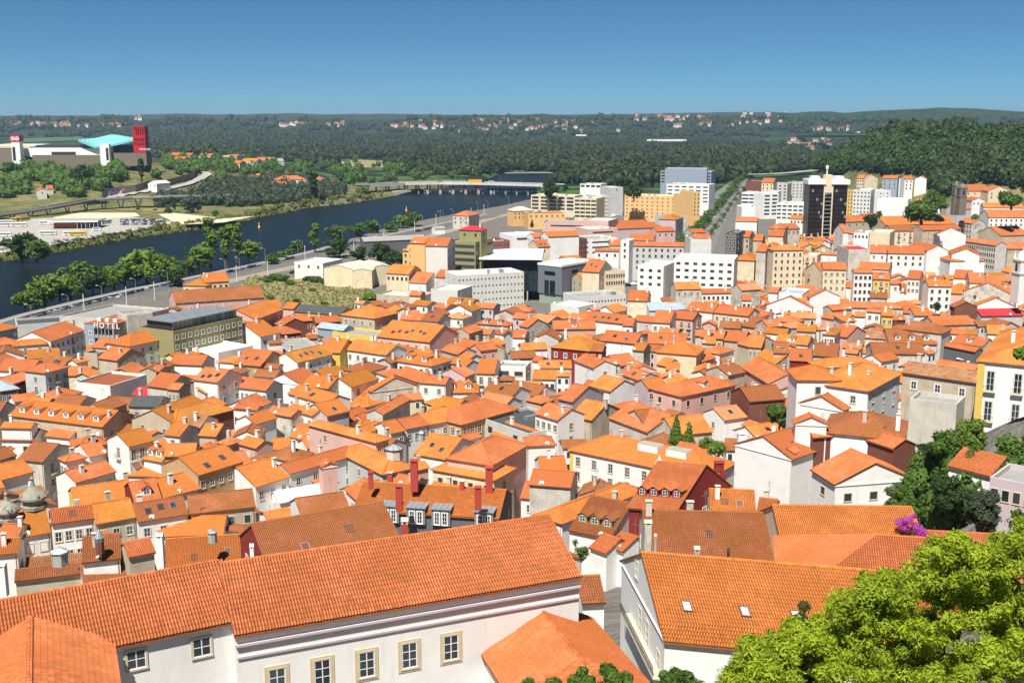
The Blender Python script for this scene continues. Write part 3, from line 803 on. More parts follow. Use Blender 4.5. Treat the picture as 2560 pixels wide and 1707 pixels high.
table(640, 960, '''
g 1590 375 1838 325 235 4 W o w2x4 kcs|the white balcony house|white house with a long balcony under an orange roof
g 1380 415 1590 372 300 4 W r w1x3 kc
g 1240 455 1380 425 335 4 W o w1x2 kc
g 1560 250 1765 292 125 3 W y s1
h 1885 375 2420 225 160 4 O r w1x8 kc e1.1x2|the brick banded hall|wide orange roofed hall with white arched windows in a brick banded wall
h 1157 832 1480 765 608 4 G o w1x2 kc l1x1 c.9|the pale grey corner house|pale grey corner house with a ribbed orange hip roof
g 1440 640 1740 692 470 3 W o s2
h 1735 680 2168 748 500 7 P r n q27 z19.7|the square tower house|square pink house with a steep pyramid roof above a lower skirt roof
h 1600 782 2190 885 690 5 C o w1x4 kd n z17.4
g 885 1155 2230 1240 930 5 K o n z21 c.18 c.7 iR|the red chimney mansard|long orange roof with grey metal dormers and tall red chimneys
g 410 1215 870 1150 1015 4 W b n
g 312 825 930 650 648 4 W r w2x4 kc c.6
g 0 945 320 850 715 4 W o w1x3 kc
G 600 765 762 742 690 5 P r n
h 70 660 330 712 580 4 W b c.7
g 300 478 470 522 402 3 W o
g 470 592 670 560 490 3 W o
g 400 440 830 372 345 3 W o
h 680 500 845 527 390 4 B o w1x3 kc
h 845 522 960 522 400 4 P o w1x2 kc
h 1100 540 1237 500 395 5 P o w1x2 l1x2 kc|the pink corner house|small pink corner house with an orange hip roof and brown shutters
g 130 602 300 600 495 3 W o
g 0 370 200 310 260 4 W o
g 85 260 320 302 215 4 D r
g 375 250 515 293 208 4 W o w1x2 kc
g 520 350 650 347 275 3 W o
g 265 232 380 270 195 3 W o
h 850 210 1020 212 115 3 W o
g 880 348 1065 265 237 3 P r
g 1010 342 1160 290 255 3 P r
g 215 1090 640 1010 945 3 W w n||white chapel wall with a curved gable and a wrought lamp
g 1820 560 2080 480 470 3 W r
g 2140 460 2440 560 380 3 W o s1
''')
table(1280, 640, '''
f 605 462 1048 278 300 4 E g w4x15 kd B14 e.6x.8 un|the second slab building|second pale slab building with small square windows beside the square
f 355 440 605 470 408 4 E w n B12||blank pale end block of the second slab building|apartment block
g 650 247 838 190 148 4 B o w1x5 kd
f 862 180 1040 92 78 6 C g w2x8 kd
g 640 130 800 160 40 6 C r s2
f 1155 82 1392 95 15 6 W w w3x3 kd e1.6x1.3 un|the white apartment block|white modern apartment block with recessed balconies
f 1490 20 2040 38 -28 7 W w w4x7 kd e1.8x1.2 un||long white apartment block with rows of wide dark windows|apartment block
g 1505 305 1740 302 240 4 D o w1x4 kc
g 1745 342 2130 337 300 3 W r w1x9 kd un
g 1055 407 1240 414 315 4 C r w1x2 c.9
g 1260 500 1455 496 425 3 G m n
g 1455 500 1600 482 430 3 G m n
g 1590 492 1840 517 430 4 W r w1x1
g 1845 517 2170 552 460 4 C r w2x5 kc|the cream six window house|long cream house with small square windows and an orange roof
g 1285 607 1450 617 500 4 W r w1x3 kc
g 1450 567 1660 587 508 4 P r w2x3 kb|the lilac balcony house|house with a lilac balcony storey under an orange roof
g 655 582 1015 622 525 4 W r s4
g 1015 637 1110 642 570 4 W r w1x1
g 380 672 775 668 592 4 B r d1 c.4
g 1110 590 1300 610 550 3 D r
h 345 837 720 874 735 4 R y w1x4 kc uw|the dark red hall|dark red hall with white doors under a bright gold orange hip roof|hall
g 720 872 835 878 810 4 R b n
g 800 772 1130 806 695 4 W r s2
g 1205 717 1290 702 685 3 D r
g 1240 800 1600 812 705 3 D r s2
g 1680 732 1880 737 680 3 D r
g 1865 757 1940 762 675 4 B r w1x1 kc
g 1940 772 2120 790 690 4 B r
g 2060 802 2170 832 720 4 B r
g 2165 832 2290 842 725 4 B o w1x3 kc
g 1740 797 1860 807 740 3 D o
g 1720 740 1800 750 700 3 P o
h 1320 882 1700 912 790 4 C o
g 1445 932 1590 947 870 3 Y y
g 1100 862 1210 872 800 4 D y
g 1720 977 1880 932 870 3 P r n
g 970 1010 1165 987 900 3 B r
g 730 987 850 992 930 4 W r
g 850 997 1000 992 940 4 W r w1x2 kc
g 565 957 745 1028 925 4 W r n|the narrow white house|narrow white house with a lilac right wall and an orange roof
g 185 1127 400 1132 1045 3 W o w1x4 kd
g 240 1027 550 1027 955 3 W o s2
g 180 960 260 970 920 3 W r
g 0 942 230 932 870 3 D b
g 980 1077 1165 1140 1040 4 D r s1
G 1080 1062 1330 1052 960 4 P r n|the blank pink gable|blank pale pink gable wall with orange roof behind
g 1320 992 1420 1012 935 3 C o
g 1410 1042 1540 1047 980 3 C o
g 1415 1172 1600 1182 1110 3 C y
g 1250 1217 1440 1197 1120 5 L o w1x3 kc|the lilac house|lilac house with a yellow edged orange roof and washing below
g 1140 1232 1250 1242 1150 4 K k n
g 700 1187 900 1242 1110 4 W o
g 900 1272 1130 1237 1155 3 D o
h 1555 1292 2067 1180 1120 5 P r w1x4 kd d1:W|the long maroon eaved house|long pink house with a maroon eave band and a central dormer
g 1990 1097 2150 1062 995 4 B b
g 2180 1335 2520 1310 1190 5 M b n|the rusty barn|tall barn with rust streaked corrugated iron walls
g 2090 1012 2350 1172 1000 4 P r
g 1130 1250 1265 1305 1200 3 W o
g 640 1190 700 1200 1140 3 D r
g 2180 960 2400 1010 880 3 B y
g 2100 640 2240 660 560 3 B b
g 1900 655 2100 665 600 3 D b
g 0 745 120 750 680 4 W r
g 60 640 145 655 570 4 D r w2x1 kc
g 2110 405 2200 407 355 4 W o w2x2 kd
g 2110 320 2290 300 255 4 D p
''')
table(1280, 960, '''
g 200 268 415 333 195 5 W r w1x4 kc e1x1.5
g 415 135 553 165 5 5 S r w1x4 kc|the blue gabled house|blue grey house with a row of glazed gable windows
g 525 290 730 332 155 4 B o c.98
f 150 455 625 352 250 4 G k w2x9 kd e1.6x1.5 un|the black roofed modern hall|modern hall with a flat black metal roof and ribbon glazing|hall
g 880 307 1240 442 215 4 D r c.6
g 1500 470 1850 437 290 4 D o s1
g 1240 420 1480 395 225 4 D b
g 1950 332 2165 300 205 4 W p s1
g 1740 420 1960 380 290 3 D b
h 512 603 1800 870 540 4 W o w2x8 kc e1x1.9 z19|the long white convent house|long white house with a yellow corner strip and two rows of windows|house
g 1045 1137 1512 1172 705 4 R r d4:R n q38 z23 r2x3 kc uw S.55|the dark red gabled house|dark red gabled house with a glass lantern and four arched dormers
f 1760 832 1970 822 790 4 R r n z24
G 2030 545 2575 690 345 5 W r n z30.5|the blank white gable|tall blank white gable with two rows of small vents
g 512 1342 900 1424 1058 4 W b d3:N z20|the green dormer house|old house with three green framed dormers on a patchy brown roof
h 190 1200 460 1285 1010 4 W o z18
g 150 920 540 950 790 4 D r n
g 270 830 520 820 660 3 W o c.4
g 700 1500 860 1560 1395 3 W r n z19
g 860 1480 1010 1540 1380 3 W r n z19
g 1218 1620 2455 1650 1170 3 G b n z30 s1 c.05 c.38|the wide brown roof|wide weathered brown roof with a white chimney and grey gable end
g 1815 1182 2240 1200 965 3 C o s2 z26
g 2240 1190 2420 1210 1050 3 C r z26
''')
table(1920, 960, '''
g 250 640 388 552 440 5 B r w4x3 kc z31 B3
G 605 925 1350 870 590 4 W r n z30 w1x3 kd e1.2x1.2|the wide white gable|wide white gabled house with three small dark square windows
g 415 490 690 470 425 3 M r n z33
g 850 492 1145 592 455 3 M r n z33
h 480 440 1250 520 250 4 W b c.9 c.5 z33.5|the great brown hip roof|broad weathered brown hip roof with two tall chimneys
G 270 170 700 243 78 4 W r n z34.5
G 235 362 560 372 275 3 W r n z35
f 1305 130 1735 185 85 3 D g n z39||blank grey concrete retaining block in front of the old stone house
g 1640 750 2040 850 625 3 W r n z36.7|the garden cottage|low cottage with an orange red roof among the garden trees
f 2040 850 2450 930 760 3 L g w1x4 kd z39
''')
table(1920, 640, '''
h 255 1137 680 1142 1000 4 W o w1x1 kd z34|the left college wing|white college wing with stone quoins and an orange hip roof
h 600 1192 925 1242 1110 4 W o w1x2 kd z32
h 930 1242 1232 1080 1000 4 W o w2x3 kc z33|the right college wing|white college block with stone corner quoins right of the bell gable
h 480 1025 1010 1000 930 4 W o n z33
g 1225 1067 1905 1163 1012 4 B t w1x3 kc uw z38|the old stone house|long brown stone house with a mottled clay roof and paper white windows
h 1908 960 2720 1040 700 4 W o w2x3 kb e1.2x2.3 z44 H1.75|the yellow cornered palace|tall white palace with yellow corner strips and iron balconies
g 505 122 725 127 55 6 C r w3x4 kc|the cream mid block|cream town house with iron balconies and an orange roof
g 790 152 965 154 118 6 W r w4x4 kd|the white town block|white town house with four rows of small dark windows
g 965 212 1120 217 145 5 Y r w3x3 kcb d1|the yellow trimmed house|pale yellow trimmed house with balconies and one small dormer
g 1125 256 1225 256 220 4 W r w1x1
g 1275 205 1395 212 130 5 W r w2x3 kc l2x2
g 1475 277 1690 279 218 5 W o w3x3 kd
g 825 108 1110 132 55 5 W r w1x3
G 380 380 672 372 298 5 W r n|the plain white gable|plain white gabled wall with a lilac left side
G -20 445 412 482 400 4 W r w1x5 kc|the pale blue gable|pale white house with small paired windows and an orange roof
f 100 330 315 352 295 4 W m n
g 265 345 440 350 270 3 D r
g 200 430 390 440 375 3 D y
g 940 382 1100 388 335 4 D b
h 690 470 1250 482 425 4 D r
g 900 507 1035 517 485 5 W r w1x2 kc
g 1040 547 1150 552 488 5 Y o w1x2 kc
g 795 552 895 557 515 4 W o
h 690 597 815 597 540 4 W o
g 590 500 780 480 445 4 B r
g 1240 522 1345 527 455 4 L r
g 1345 547 1510 547 475 4 W o
g 1150 587 1270 587 540 4 M r
G 1710 470 1932 467 400 5 M b n|the rusty gable|rust stained corrugated gable wall
g 1960 550 2350 542 480 4 G x n
g 1530 637 1905 627 550 4 D r
G 1910 452 2270 462 365 4 W o n
G 1790 300 2230 372 225 4 D r w1x2 kd|the grey windowed gable|old grey gable wall with two brown shuttered windows
g 1110 802 1560 812 670 4 G b d3
h 1160 662 1600 712 605 5 D b
g 960 892 1450 902 795 4 D b s1
g 50 887 200 892 785 4 L b w1x2 kc
g 195 957 400 967 848 4 R r s1 n|the dark red walled house|house with a dark red front wall and a smooth red orange roof
g 410 912 640 927 800 4 D b
g 260 687 440 697 630 4 D y w1x2 kd
g 560 722 722 747 633 4 P r
h 500 717 620 727 672 5 W y w1x2 kc
g 730 782 880 782 700 3 P p
g 885 747 1090 762 680 4 D t
g 1605 822 1900 880 815 4 K r n
g 1730 940 1920 970 880 3 N w n
g 2015 712 2225 722 635 4 W o w1x1
g 0 652 150 642 580 4 B r
g 30 1112 200 1137 1062 4 M y
g 1045 972 1215 942 888 4 W r w1x2 kc|the long loft house|white house with a flat orange roof and a low window band
g 1530 1000 1900 1050 970 3 W r n
g 560 270 790 300 230 3 W r
g 0 330 90 340 285 3 W r
h 1680 300 1800 310 250 4 W o
g 1650 340 1790 345 285 4 P o
g 1700 195 1860 215 125 5 W r
g 1850 245 2000 250 150 5 W r
g 2010 280 2150 285 180 4 W r
g 2120 380 2260 430 290 3 D r
g 330 430 540 420 350 3 W o
g 480 560 700 600 520 3 P r
''')
table(1920, 260, '''
h 45 1342 335 1340 1288 8 C o w6x5 kd e.8x1.4|the tall cream block|tall cream apartment block with regular rows of small windows
h -60 1290 20 1345 1260 7 C o w4x2 kd
f 335 1378 452 1395 1365 7 C c w4x2 kb|
g 480 1378 735 1392 1370 4 W r n
f 742 1335 935 1335 1290 6 D x n||grey blank walled block with a crimson sheet roof
g 935 1365 1090 1370 1290 5 W r w1x2
g 1100 1370 1440 1378 1300 5 W r w2x5 kd|the five window white house|wide white house with two rows of small dark windows
G 1455 1350 1660 1345 1260 5 W r n|the round window house|white gabled house with one round window
G 1680 1380 1950 1390 1290 5 W r n
h 1670 1440 2000 1440 1365 4 W r n
g 505 1565 720 1560 1448 5 C r
g 1125 1165 1340 1165 1110 6 C b w2x4 kcb|the stone town house|stone town house with carved window frames and a brown roof
f 935 1170 1120 1190 1110 7 C c n||plain beige block with a small white roof cabin
g 1075 1110 1720 1100 1008 4 B o w1x9 kd|the market hall|very long low building with a bright orange roof below the wooded hill|market hall
g 1420 1160 1780 1150 1110 5 B r w2x3 kc
G 1530 1200 1825 1200 1130 5 W r n||plain white gable below the long market hall
f 790 1180 925 1190 1160 5 W g w1x4 kd
g 720 1090 910 1070 1025 4 B r w1x3
g 690 1180 740 1180 1100 5 W r
g 910 1060 1050 1055 1005 4 B r
f 1005 870 1285 880 790 7 W w n||plain white block with a tiny row of windows under the hill|apartment block
f 785 780 945 800 762 9 E w w7x5 kd e1.2x1.2 un|the white bay windowed block|tall pale block with columns of bay windows|apartment block
f 945 800 1130 795 770 8 W w w6x3 kd e1.1x1.1 un
f 710 790 785 785 770 8 Y c w7x3 kd
g 815 680 880 690 650 4 C r w3x3 kd z34
G 880 685 1012 680 655 4 C r n z34
g 1050 680 1190 688 655 4 S r w3x3 kd z34|the blue hillside house|pale blue house on the hillside below the wood
G 1185 690 1250 690 660 4 W r n z33
g 1255 690 1335 690 660 5 W r w3x2 kd z34
G 1345 685 1460 690 655 4 W r n z34|the white hillside house|white gabled house furthest right of the hillside row
g 1355 905 1500 915 868 3 W r
G 1475 915 1585 920 885 3 W r n
g 1812 800 2050 798 738 4 C r w1x4 kd|the church nave|long church nave with an orange roof behind the dark bell tower|church
G 2020 800 2225 800 745 4 C r w2x3 kd|the cream gabled house|cream gabled house beside the church nave
g 1790 880 1880 890 848 3 W r
G 1870 890 1995 890 850 4 W r w1x3 kd||small white gabled house below the church
G 1670 915 1810 915 885 4 G r n
g 1740 970 1870 960 925 4 L r
g 1980 950 2350 955 907 5 W o w1x8 kd|the long white hall|long white building with an orange roof at the right edge
g 2030 1040 2400 1042 970 5 W r w2x8 kd
f 2110 1060 2400 1075 1040 4 W g w1x6 kd
g 2140 1210 2400 1200 1120 5 B r
f 2050 1210 2230 1230 1170 3 W w n
G 2090 1305 2200 1290 1095 6 G r l4x14 kd n|the long street terrace|long dark terrace of houses lining the street with an orange roof|terrace
G 1870 1100 2000 1090 1045 6 D r l4x5 kd n
g 2200 1330 2400 1330 1265 5 B r
h 0 1140 150 1145 1090 6 B r
g 180 1150 298 1140 1095 5 D r w1x3 kd
g 0 1210 140 1215 1150 6 C r
f 0 800 80 812 795 7 W w w4x2 kd
f 80 905 328 920 890 6 W w w4x5 kd e3x1.2
f 0 725 180 735 705 7 G g w5x4 kd e2x1.2
f 185 715 325 725 700 7 G g w5x4 kd e1.4x1
g 200 1050 362 1060 1020 5 W o w1x5 kd
g 2180 920 2250 925 870 3 C r
''')
table(1280, 260, '''
f 175 830 575 850 800 6 C c w4x5 kd e6x1.9 un|the concrete grid office|cream office block with a grid of recessed dark glazing|office block
f 575 850 775 880 810 7 C c w5x4 kd e4x1.6 un
f 775 890 890 800 760 7 E w w6x9 kd e.8x.8 un||pale side block with small square windows beside the grid office|office block
f 625 725 815 745 705 6 W g w1x4 kd e4x4|
f 905 770 1020 760 720 8 G w w1x1 n||grey clad tower behind the grid office|office block
f 1035 835 1600 850 808 7 A w w6x12 kc e1.5x1.3 un|the apricot apartment block|wide apricot apartment block with balconies and white roof parapet|apartment block
f 1600 860 1665 810 790 8 A w w6x2 kd
f 1665 850 1730 770 760 9 A c w6x2 kd
f 1420 730 1810 745 715 9 W g w5x6 kd e4x1|
f 1365 612 1830 620 600 10 S w w4x6 kd e7x1.6 un|the blue framed office|large pale blue framed office block with a recessed top floor|office block
f 1405 590 1790 594 580 11 S w n
f 1730 880 1810 850 835 4 W w n
f 2110 800 2310 830 765 7 W w w6x3 kd e6x1.5 un|the striped office block|white office block with long horizontal window bands|office block
f 2310 830 2450 810 790 7 W w w6x2 kd e5x1.5 un
f 2110 945 2230 945 925 5 W w n||white box building with a round dish window
f 2150 705 2300 710 690 8 M g n
g 2050 1075 2250 1080 1035 6 W r n||white gabled block at the near end of the boulevard
g 2290 720 2400 725 680 8 C r w3x3 kd
h 10 1000 200 960 940 4 A c w2x5 kd|
f 150 1005 490 1000 985 4 A r w1x7 kd|the apricot brick hall|old apricot brick hall with arched windows near the river
h 910 1150 1400 1130 1035 4 L r n|the fan shaped roof|wide fan shaped weathered orange roof over a pale lilac hall|hall
h 1340 1050 1505 1070 1005 5 L y n
f 1440 1040 1605 1025 1005 5 G r n
g 1230 1200 1385 1205 1150 4 D r
g 1330 1170 1500 1165 1125 5 P r w1x3 kd
g 1070 1250 1300 1255 1190 4 W r
g 900 1300 1000 1300 1245 4 C r
f 280 1085 830 1095 1045 4 P g w1x1 n e30x1|the pink terraced block|stepped pale pink and white block with curved balconies
f 650 1060 885 1075 1020 6 P w n
f 700 1160 970 1130 1120 5 P w w3x1 kd e14x1 un
f 705 1280 965 1190 1170 4 W g w3x1 kd e14x1 un
f 0 1215 285 1190 1165 4 W w w1x1 kd e14x1.2
g 335 1260 620 1170 1165 6 W o n
f 385 1290 690 1195 1175 5 M w w5x9 kd e1.3x1.4 un|the maroon tiled block|block faced with maroon tiles and narrow windows|office block
g 240 1320 355 1300 1245 5 C r s2 w1x1 kd
g 200 1230 340 1215 1180 4 W r
g 1065 1300 1580 1308 1265 6 G r w4x9 kd e1.1x1.4|the grey gallery block|grey concrete block with an orange roof and glazed galleries|apartment block
g 760 1348 985 1352 1325 5 W r w1x3 kd
f 1000 1250 1075 1255 1235 7 W w w3x1 kd
f 1640 1240 1830 1240 1175 6 E g n||bare concrete back wall of a town block
g 1680 1240 1840 1225 1190 6 D r
g 1650 1190 1780 1170 1145 6 D r
g 2150 1250 2300 1255 1195 5 B r
g 2060 1200 2180 1240 1160 6 B r w2x3 kd
h 2035 1430 2232 1438 1355 5 C o n|the cream boulevard house|cream house with a bright orange roof at the near end of the boulevard
g 2240 1330 2330 1380 1280 7 D r l4x3 kd
f 1960 1140 2060 1240 1080 7 K g w5x3 kd
g 520 1450 780 1470 1415 4 B o n
g 480 1430 640 1420 1390 5 C o n
''')
table(640, 260, '''
f 350 1430 615 1480 1385 3 W w n w1x3 kd|the white riverside warehouse|white warehouse with a low bright white roof near the river road|warehouse
G 615 1490 890 1530 1400 3 C c n q12|the saw roof warehouse|cream warehouse with a beige sawtooth roof|warehouse
G 880 1530 1070 1530 1400 3 C c n q12
G 1060 1510 1250 1480 1410 3 C c n q12
f 1400 1290 1520 1300 1270 8 A w w4x3 kd|the apricot tower block|apricot and grey tower block with balconies and an orange roof|apartment block
g 1410 1275 1550 1280 1215 9 A r n
f 1520 1330 1760 1340 1310 8 E w w6x5 kc e1.2x1.2
g 1550 1300 1757 1305 1225 9 E r n
g 1340 1345 1400 1350 1325 7 A r w3x1 kd
f 1762 1255 2015 1270 1215 9 N g w8x1 kd e30x1.5 un r8x1|the olive green tower|olive green tower block with long window bands and a red capped roof house|apartment block
h 1855 1150 2070 1165 1118 10.6 N x w1x2 kd un
f 2140 1260 2330 1250 1225 8 M w w5x6 kd e1.2x1.4 un|the dark red office block|dark red office block with white vertical fins|office block
g 1190 1550 1400 1565 1480 5 C o w1x5 kd
f 2270 1470 2400 1460 1420 4 W w n
h 1800 1020 1955 1030 975 4 D r z14 w2x3 kd|the ruined river house|old weathered stone house with a rust roof alone on the river bank
g 1640 1150 1740 1140 1120 2 W g n z8
g 990 1320 1560 1190 1210 3 K g n||long dark grey platform roof by the railway|canopy
h 190 700 470 690 645 3 W r w1x9 kd|the white riverside barrack|long white house with small windows and an orange roof across the river
h 520 690 610 690 650 3 W r
g 90 750 290 745 715 2 C o n
g 100 530 260 525 500 2 G g n
g 5 520 80 520 490 3 W r
g 90 520 180 515 490 3 W o
g 0 655 35 655 640 3 C o
''')
table(640, 640, '''
g 1190 150 1400 165 80 5 C o w1x4 kd
g 1400 240 1560 250 150 4 W r
g 1255 290 1390 300 250 3 W o
g 1640 190 1820 200 130 5 D r
f 1105 350 1500 375 320 3 B c n||low beige shed above a wall painted with small colourful squares|shed
g 1400 360 1510 365 320 4 C r
''')
# ------------------------------------------------------------ ground sheet
def ground_material():
    m, t, b = nmat('ground_earth'); p = worldpos(t)
    s = N(t, 'ShaderNodeSeparateXYZ'); t.links.new(p, s.inputs[0]); X, Y, Z = s.outputs
    big = noise(t, p, .012, 5, .6); med = noise(t, p, .06, 5, .65); fine = noise(t, p, .5, 4, .7)
    town = mix(t, fine, (.11, .105, .1), (.2, .185, .165))
    dry = mix(t, ramp(t, med, .4, .62), (.26, .21, .11), (.09, .12, .035))
    dry = mix(t, math_(t, 'MULTIPLY', fine, .6), dry, (.05, .07, .02))
    far = mix(t, ramp(t, big, .4, .62), (.02, .035, .018), (.05, .075, .03))
    far = mix(t, ramp(t, med, .45, .6), far, (.015, .028, .014))
    fld = math_(t, 'MULTIPLY', ramp(t, big, .5, .56), math_(t, 'SUBTRACT', 1., ramp(t, Z, 5., 22.)))
    far = mix(t, fld, far, (.06, .13, .045))
    isl = math_(t, 'MULTIPLY', ramp(t, X, -150, -230), ramp(t, Y, 600, 640))
    isr = math_(t, 'MULTIPLY', ramp(t, Z, 8., 16.), ramp(t, Y, 640, 760))
    wild = math_(t, 'MAXIMUM', isl, isr)
    wild = math_(t, 'MAXIMUM', wild, ramp(t, Y, 1180, 1240))
    c = mix(t, wild, town, dry)
    c = mix(t, ramp(t, math_(t, 'ADD', Y, math_(t, 'MULTIPLY', ramp(t, X, -100., 60.), 350.)), 1350, 1700), c, far)
    t.links.new(c, b.inputs['Base Color']); b.inputs['Roughness'].default_value = 1.
    b.inputs['Specular IOR Level'].default_value = .0
    bump(t, b, noise(t, p, .05, 6, .7), .8, 6.)
    return m
def make_ground():
    yr = np.concatenate([np.arange(-60, 260, 8.), np.arange(260, 1300, 7.), np.geomspace(1300, 14000, 220)])
    az = np.concatenate([np.linspace(-.95, -.52, 12), np.linspace(-.5, .5, 200), np.linspace(.52, .95, 12)])
    Yg, A = np.meshgrid(yr, az, indexing='ij')
    Xg = A*np.maximum(Yg, 260.)
    Zg = gz(Xg, Yg); Zg = np.where(Yg > 12500, np.minimum(Zg, 4), Zg)
    V = np.stack([Xg, Yg, Zg], -1).reshape(-1, 3); n, k = len(yr), len(az)
    i = np.arange((n-1)*(k-1)); r, c = i//(k-1), i % (k-1); a = r*k+c
    F = np.stack([a, a+1, a+k+1, a+k], -1)
    me = npmesh('ground', V, F, [ground_material()], smooth=True)
    return link('ground', me, kind='structure')
make_ground()
def water_material(name):
    m, t, b = nmat(name); p = worldpos(t)
    t.links.new(mix(t, noise(t, p, .01, 3), (.004, .008, .012), (.006, .013, .015)), b.inputs['Base Color'])
    b.inputs['Roughness'].default_value = .3; b.inputs['Specular IOR Level'].default_value = .02
    mp = N(t, 'ShaderNodeMapping'); mp.inputs['Scale'].default_value = (1, .5, 1); mp.inputs['Rotation'].default_value = (0, 0, .5); t.links.new(p, mp.inputs[0])
    bump(t, b, noise(t, mp.outputs[0], .6, 4, .6), .7, .35)
    return m
mb = MB(); mb.quad((-1500, 300, 0), (900, 300, 0), (900, 1900, 0), (-1500, 1900, 0))
link('river', mb.mesh('river', [water_material('river_water')]), kind='structure')
def sheet(name, pts, z, mat, **pr):
    """flat sheet on the ground whose outline was read at height z"""
    P = [atz(x, y, z) for x, y in pts]
    mb = MB(); mb.poly(P if (P[1]-P[0]).cross(P[2]-P[1]).z > 0 else P[::-1])
    if not pr: pr = dict(kind='structure')
    return link(name, mb.mesh(name, [mat]), **pr)
# ------------------------------------------------------------ foreground houses (built in metres from four measured points)
def tiles_individual(rt, pts, e0, e1, pu, pv, mat, nmax=300):
    """separate tile objects nearest the viewer, the remainder joined"""
    pos = []; tiled_slope(MB(), pts, e0, e1, pu, pv, collect=pos)
    uvs, u, v, n = slope_uv(pts, e0, e1)
    M = rt.matrix_basis if False else (Matrix.Translation(rt.location) @ Matrix.Rotation(rt.rotation_euler[2], 4, 'Z'))
    cw = Vector((0, 0, CZ))
    key = []
    for i, p in enumerate(pos):
        w_ = M @ p; px, py = proj(w_)
        key.append(((w_-cw).length+(0 if -30 < px < 2590 and py < 1740 else 1e4), i))
    key.sort(); sel = set(i for _, i in key[:nmax])
    prof, _, _ = tile_proto(pu, pv)
    mb = MB(); k = len(prof)
    for (a, b) in prof: mb.v.append((a, 0, b+.035))
    for (a, b) in prof: mb.v.append((a, pv*1.02, b))
    for (a, b) in prof: mb.v.append((a, 0, b*.6-.02))
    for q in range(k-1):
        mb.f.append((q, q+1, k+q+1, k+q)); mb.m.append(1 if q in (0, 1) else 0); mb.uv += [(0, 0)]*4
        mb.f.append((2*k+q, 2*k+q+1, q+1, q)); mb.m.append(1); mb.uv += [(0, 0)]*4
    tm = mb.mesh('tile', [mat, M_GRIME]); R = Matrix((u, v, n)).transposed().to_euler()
    jm = MB(); rr = random.Random(5)
    tv = [Vector(c) for c in mb.v]; Rm = Matrix((u, v, n)).transposed()
    for i, p in enumerate(pos):
        if i in sel:
            o = link('tile', tm, rt, p); o.rotation_euler = (R.x+rr.uniform(-.01, .01), R.y+rr.uniform(-.012, .012), R.z)
        else:
            b = len(jm.v); jm.v += [tuple(p+Rm @ c) for c in tv]
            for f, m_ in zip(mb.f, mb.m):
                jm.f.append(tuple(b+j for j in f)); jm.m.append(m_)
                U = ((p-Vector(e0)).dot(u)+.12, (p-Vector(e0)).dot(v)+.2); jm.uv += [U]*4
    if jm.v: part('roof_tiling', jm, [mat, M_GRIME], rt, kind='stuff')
def fore_house(A, B, D, typ, ze, W, R, label, pitch, tile=(.22, .46), wins=(), opt='n', cat='house', gbase=None, indiv=True, both=False):
    build_house.skip = True
    rt = build_house(A, B, D, typ, ze, W, R, opt+' q%g' % pitch, label=label, cat=cat, name='house', gbase=gbase)
    for ch in list(rt.children):
        if ch.name.startswith('roof_tiling') or ch.name.startswith('ridge_tiles'): bpy.data.objects.remove(ch)
    L = (B-A).length; h = ze-rt.location.z; tp = math.tan(math.radians(pitch))
    sl, rd, hr = roof_slopes(typ, L, D, h, tp)
    M = Matrix.Translation(rt.location) @ Matrix.Rotation(rt.rotation_euler[2], 4, 'Z')
    vis = []
    for pts, e0, e1 in sl:
        c = sum((Vector(p) for p in pts), Vector())/len(pts); _, u, v, nn = slope_uv(pts, e0, e1)
        if (M.to_3x3() @ nn).dot(Vector((0, 0, CZ))-M @ c) > 0: vis.append((pts, e0, e1))
    for i, (pts, e0, e1) in enumerate(vis):
        tiles_individual(rt, pts, e0, e1, tile[0], tile[1], roofm(R, True), 300//len(vis) if indiv else 0)
    # ridge and hip cap tiles, each one its own
    mb = MB(); mb.tube((0, 0, 0), (0, .42, 0), .15, .125, 8); cm = mb.mesh('ridge_tile', [roofm(R, True)])
    for a, b in rd:
        a = Vector(a); b = Vector(b); l = (b-a).length
        if l < .5: continue
        q = (b-a).to_track_quat('Y', 'Z').to_euler()
        for k in range(int(l/.38)):
            o = link('ridge_tile', cm, rt, a+(b-a)*(k*.38/l)+Vector((0, 0, .07))); o.rotation_euler = q
    return rt, M, h
def P3(x, y, z): return atz(x, y, z)
# long white house, right section
A = P3(585, 1590, 49); B = P3(1457, 1441, 49)
d = (B-A).normalized(); nrm = Vector((-d.y, d.x, 0))
F1, M1, h1 = fore_house(A, B, 12.2, 'g', 49, 'W', 'r', 'long white house in front with a huge red orange tiled roof and stone framed windows', 26)
def wall_windows(rt, A, B, pxs, ztops, w_, h_, kind='c', sur='s', face_off=.35, base=None):
    L = (B-A).length; d = (B-A).normalized(); n = Vector((-d.y, d.x, 0))
    for (px, py) in pxs:
        # intersect the pixel ray with the wall plane
        r = ray(px, py); P0 = A+n*face_off; P0.z = 0; nn = n
        t = (P0).dot(nn)/r.dot(nn); p = Vector((0, 0, CZ))+r*t
        x = (p-A).dot(d); z = p.z-rt.location.z-h_
        put_window(rt, x, face_off-.001, z, 0, kind, w_, h_, sur, True)
wall_windows(F1, A, B, [(692, 1671), (805, 1649), (916, 1629), (1023, 1607), (1127, 1588)], 0, 1.15, 1.95)
L1 = (B-A).length
mb = MB(); mb.box(.1, .1, h1-.95, L1-.1, .348, h1-.78); mb.box(.2, .22, h1-1.9, L1-.1, .349, h1-1.74); part('cornice', mb, WM['L'], F1)
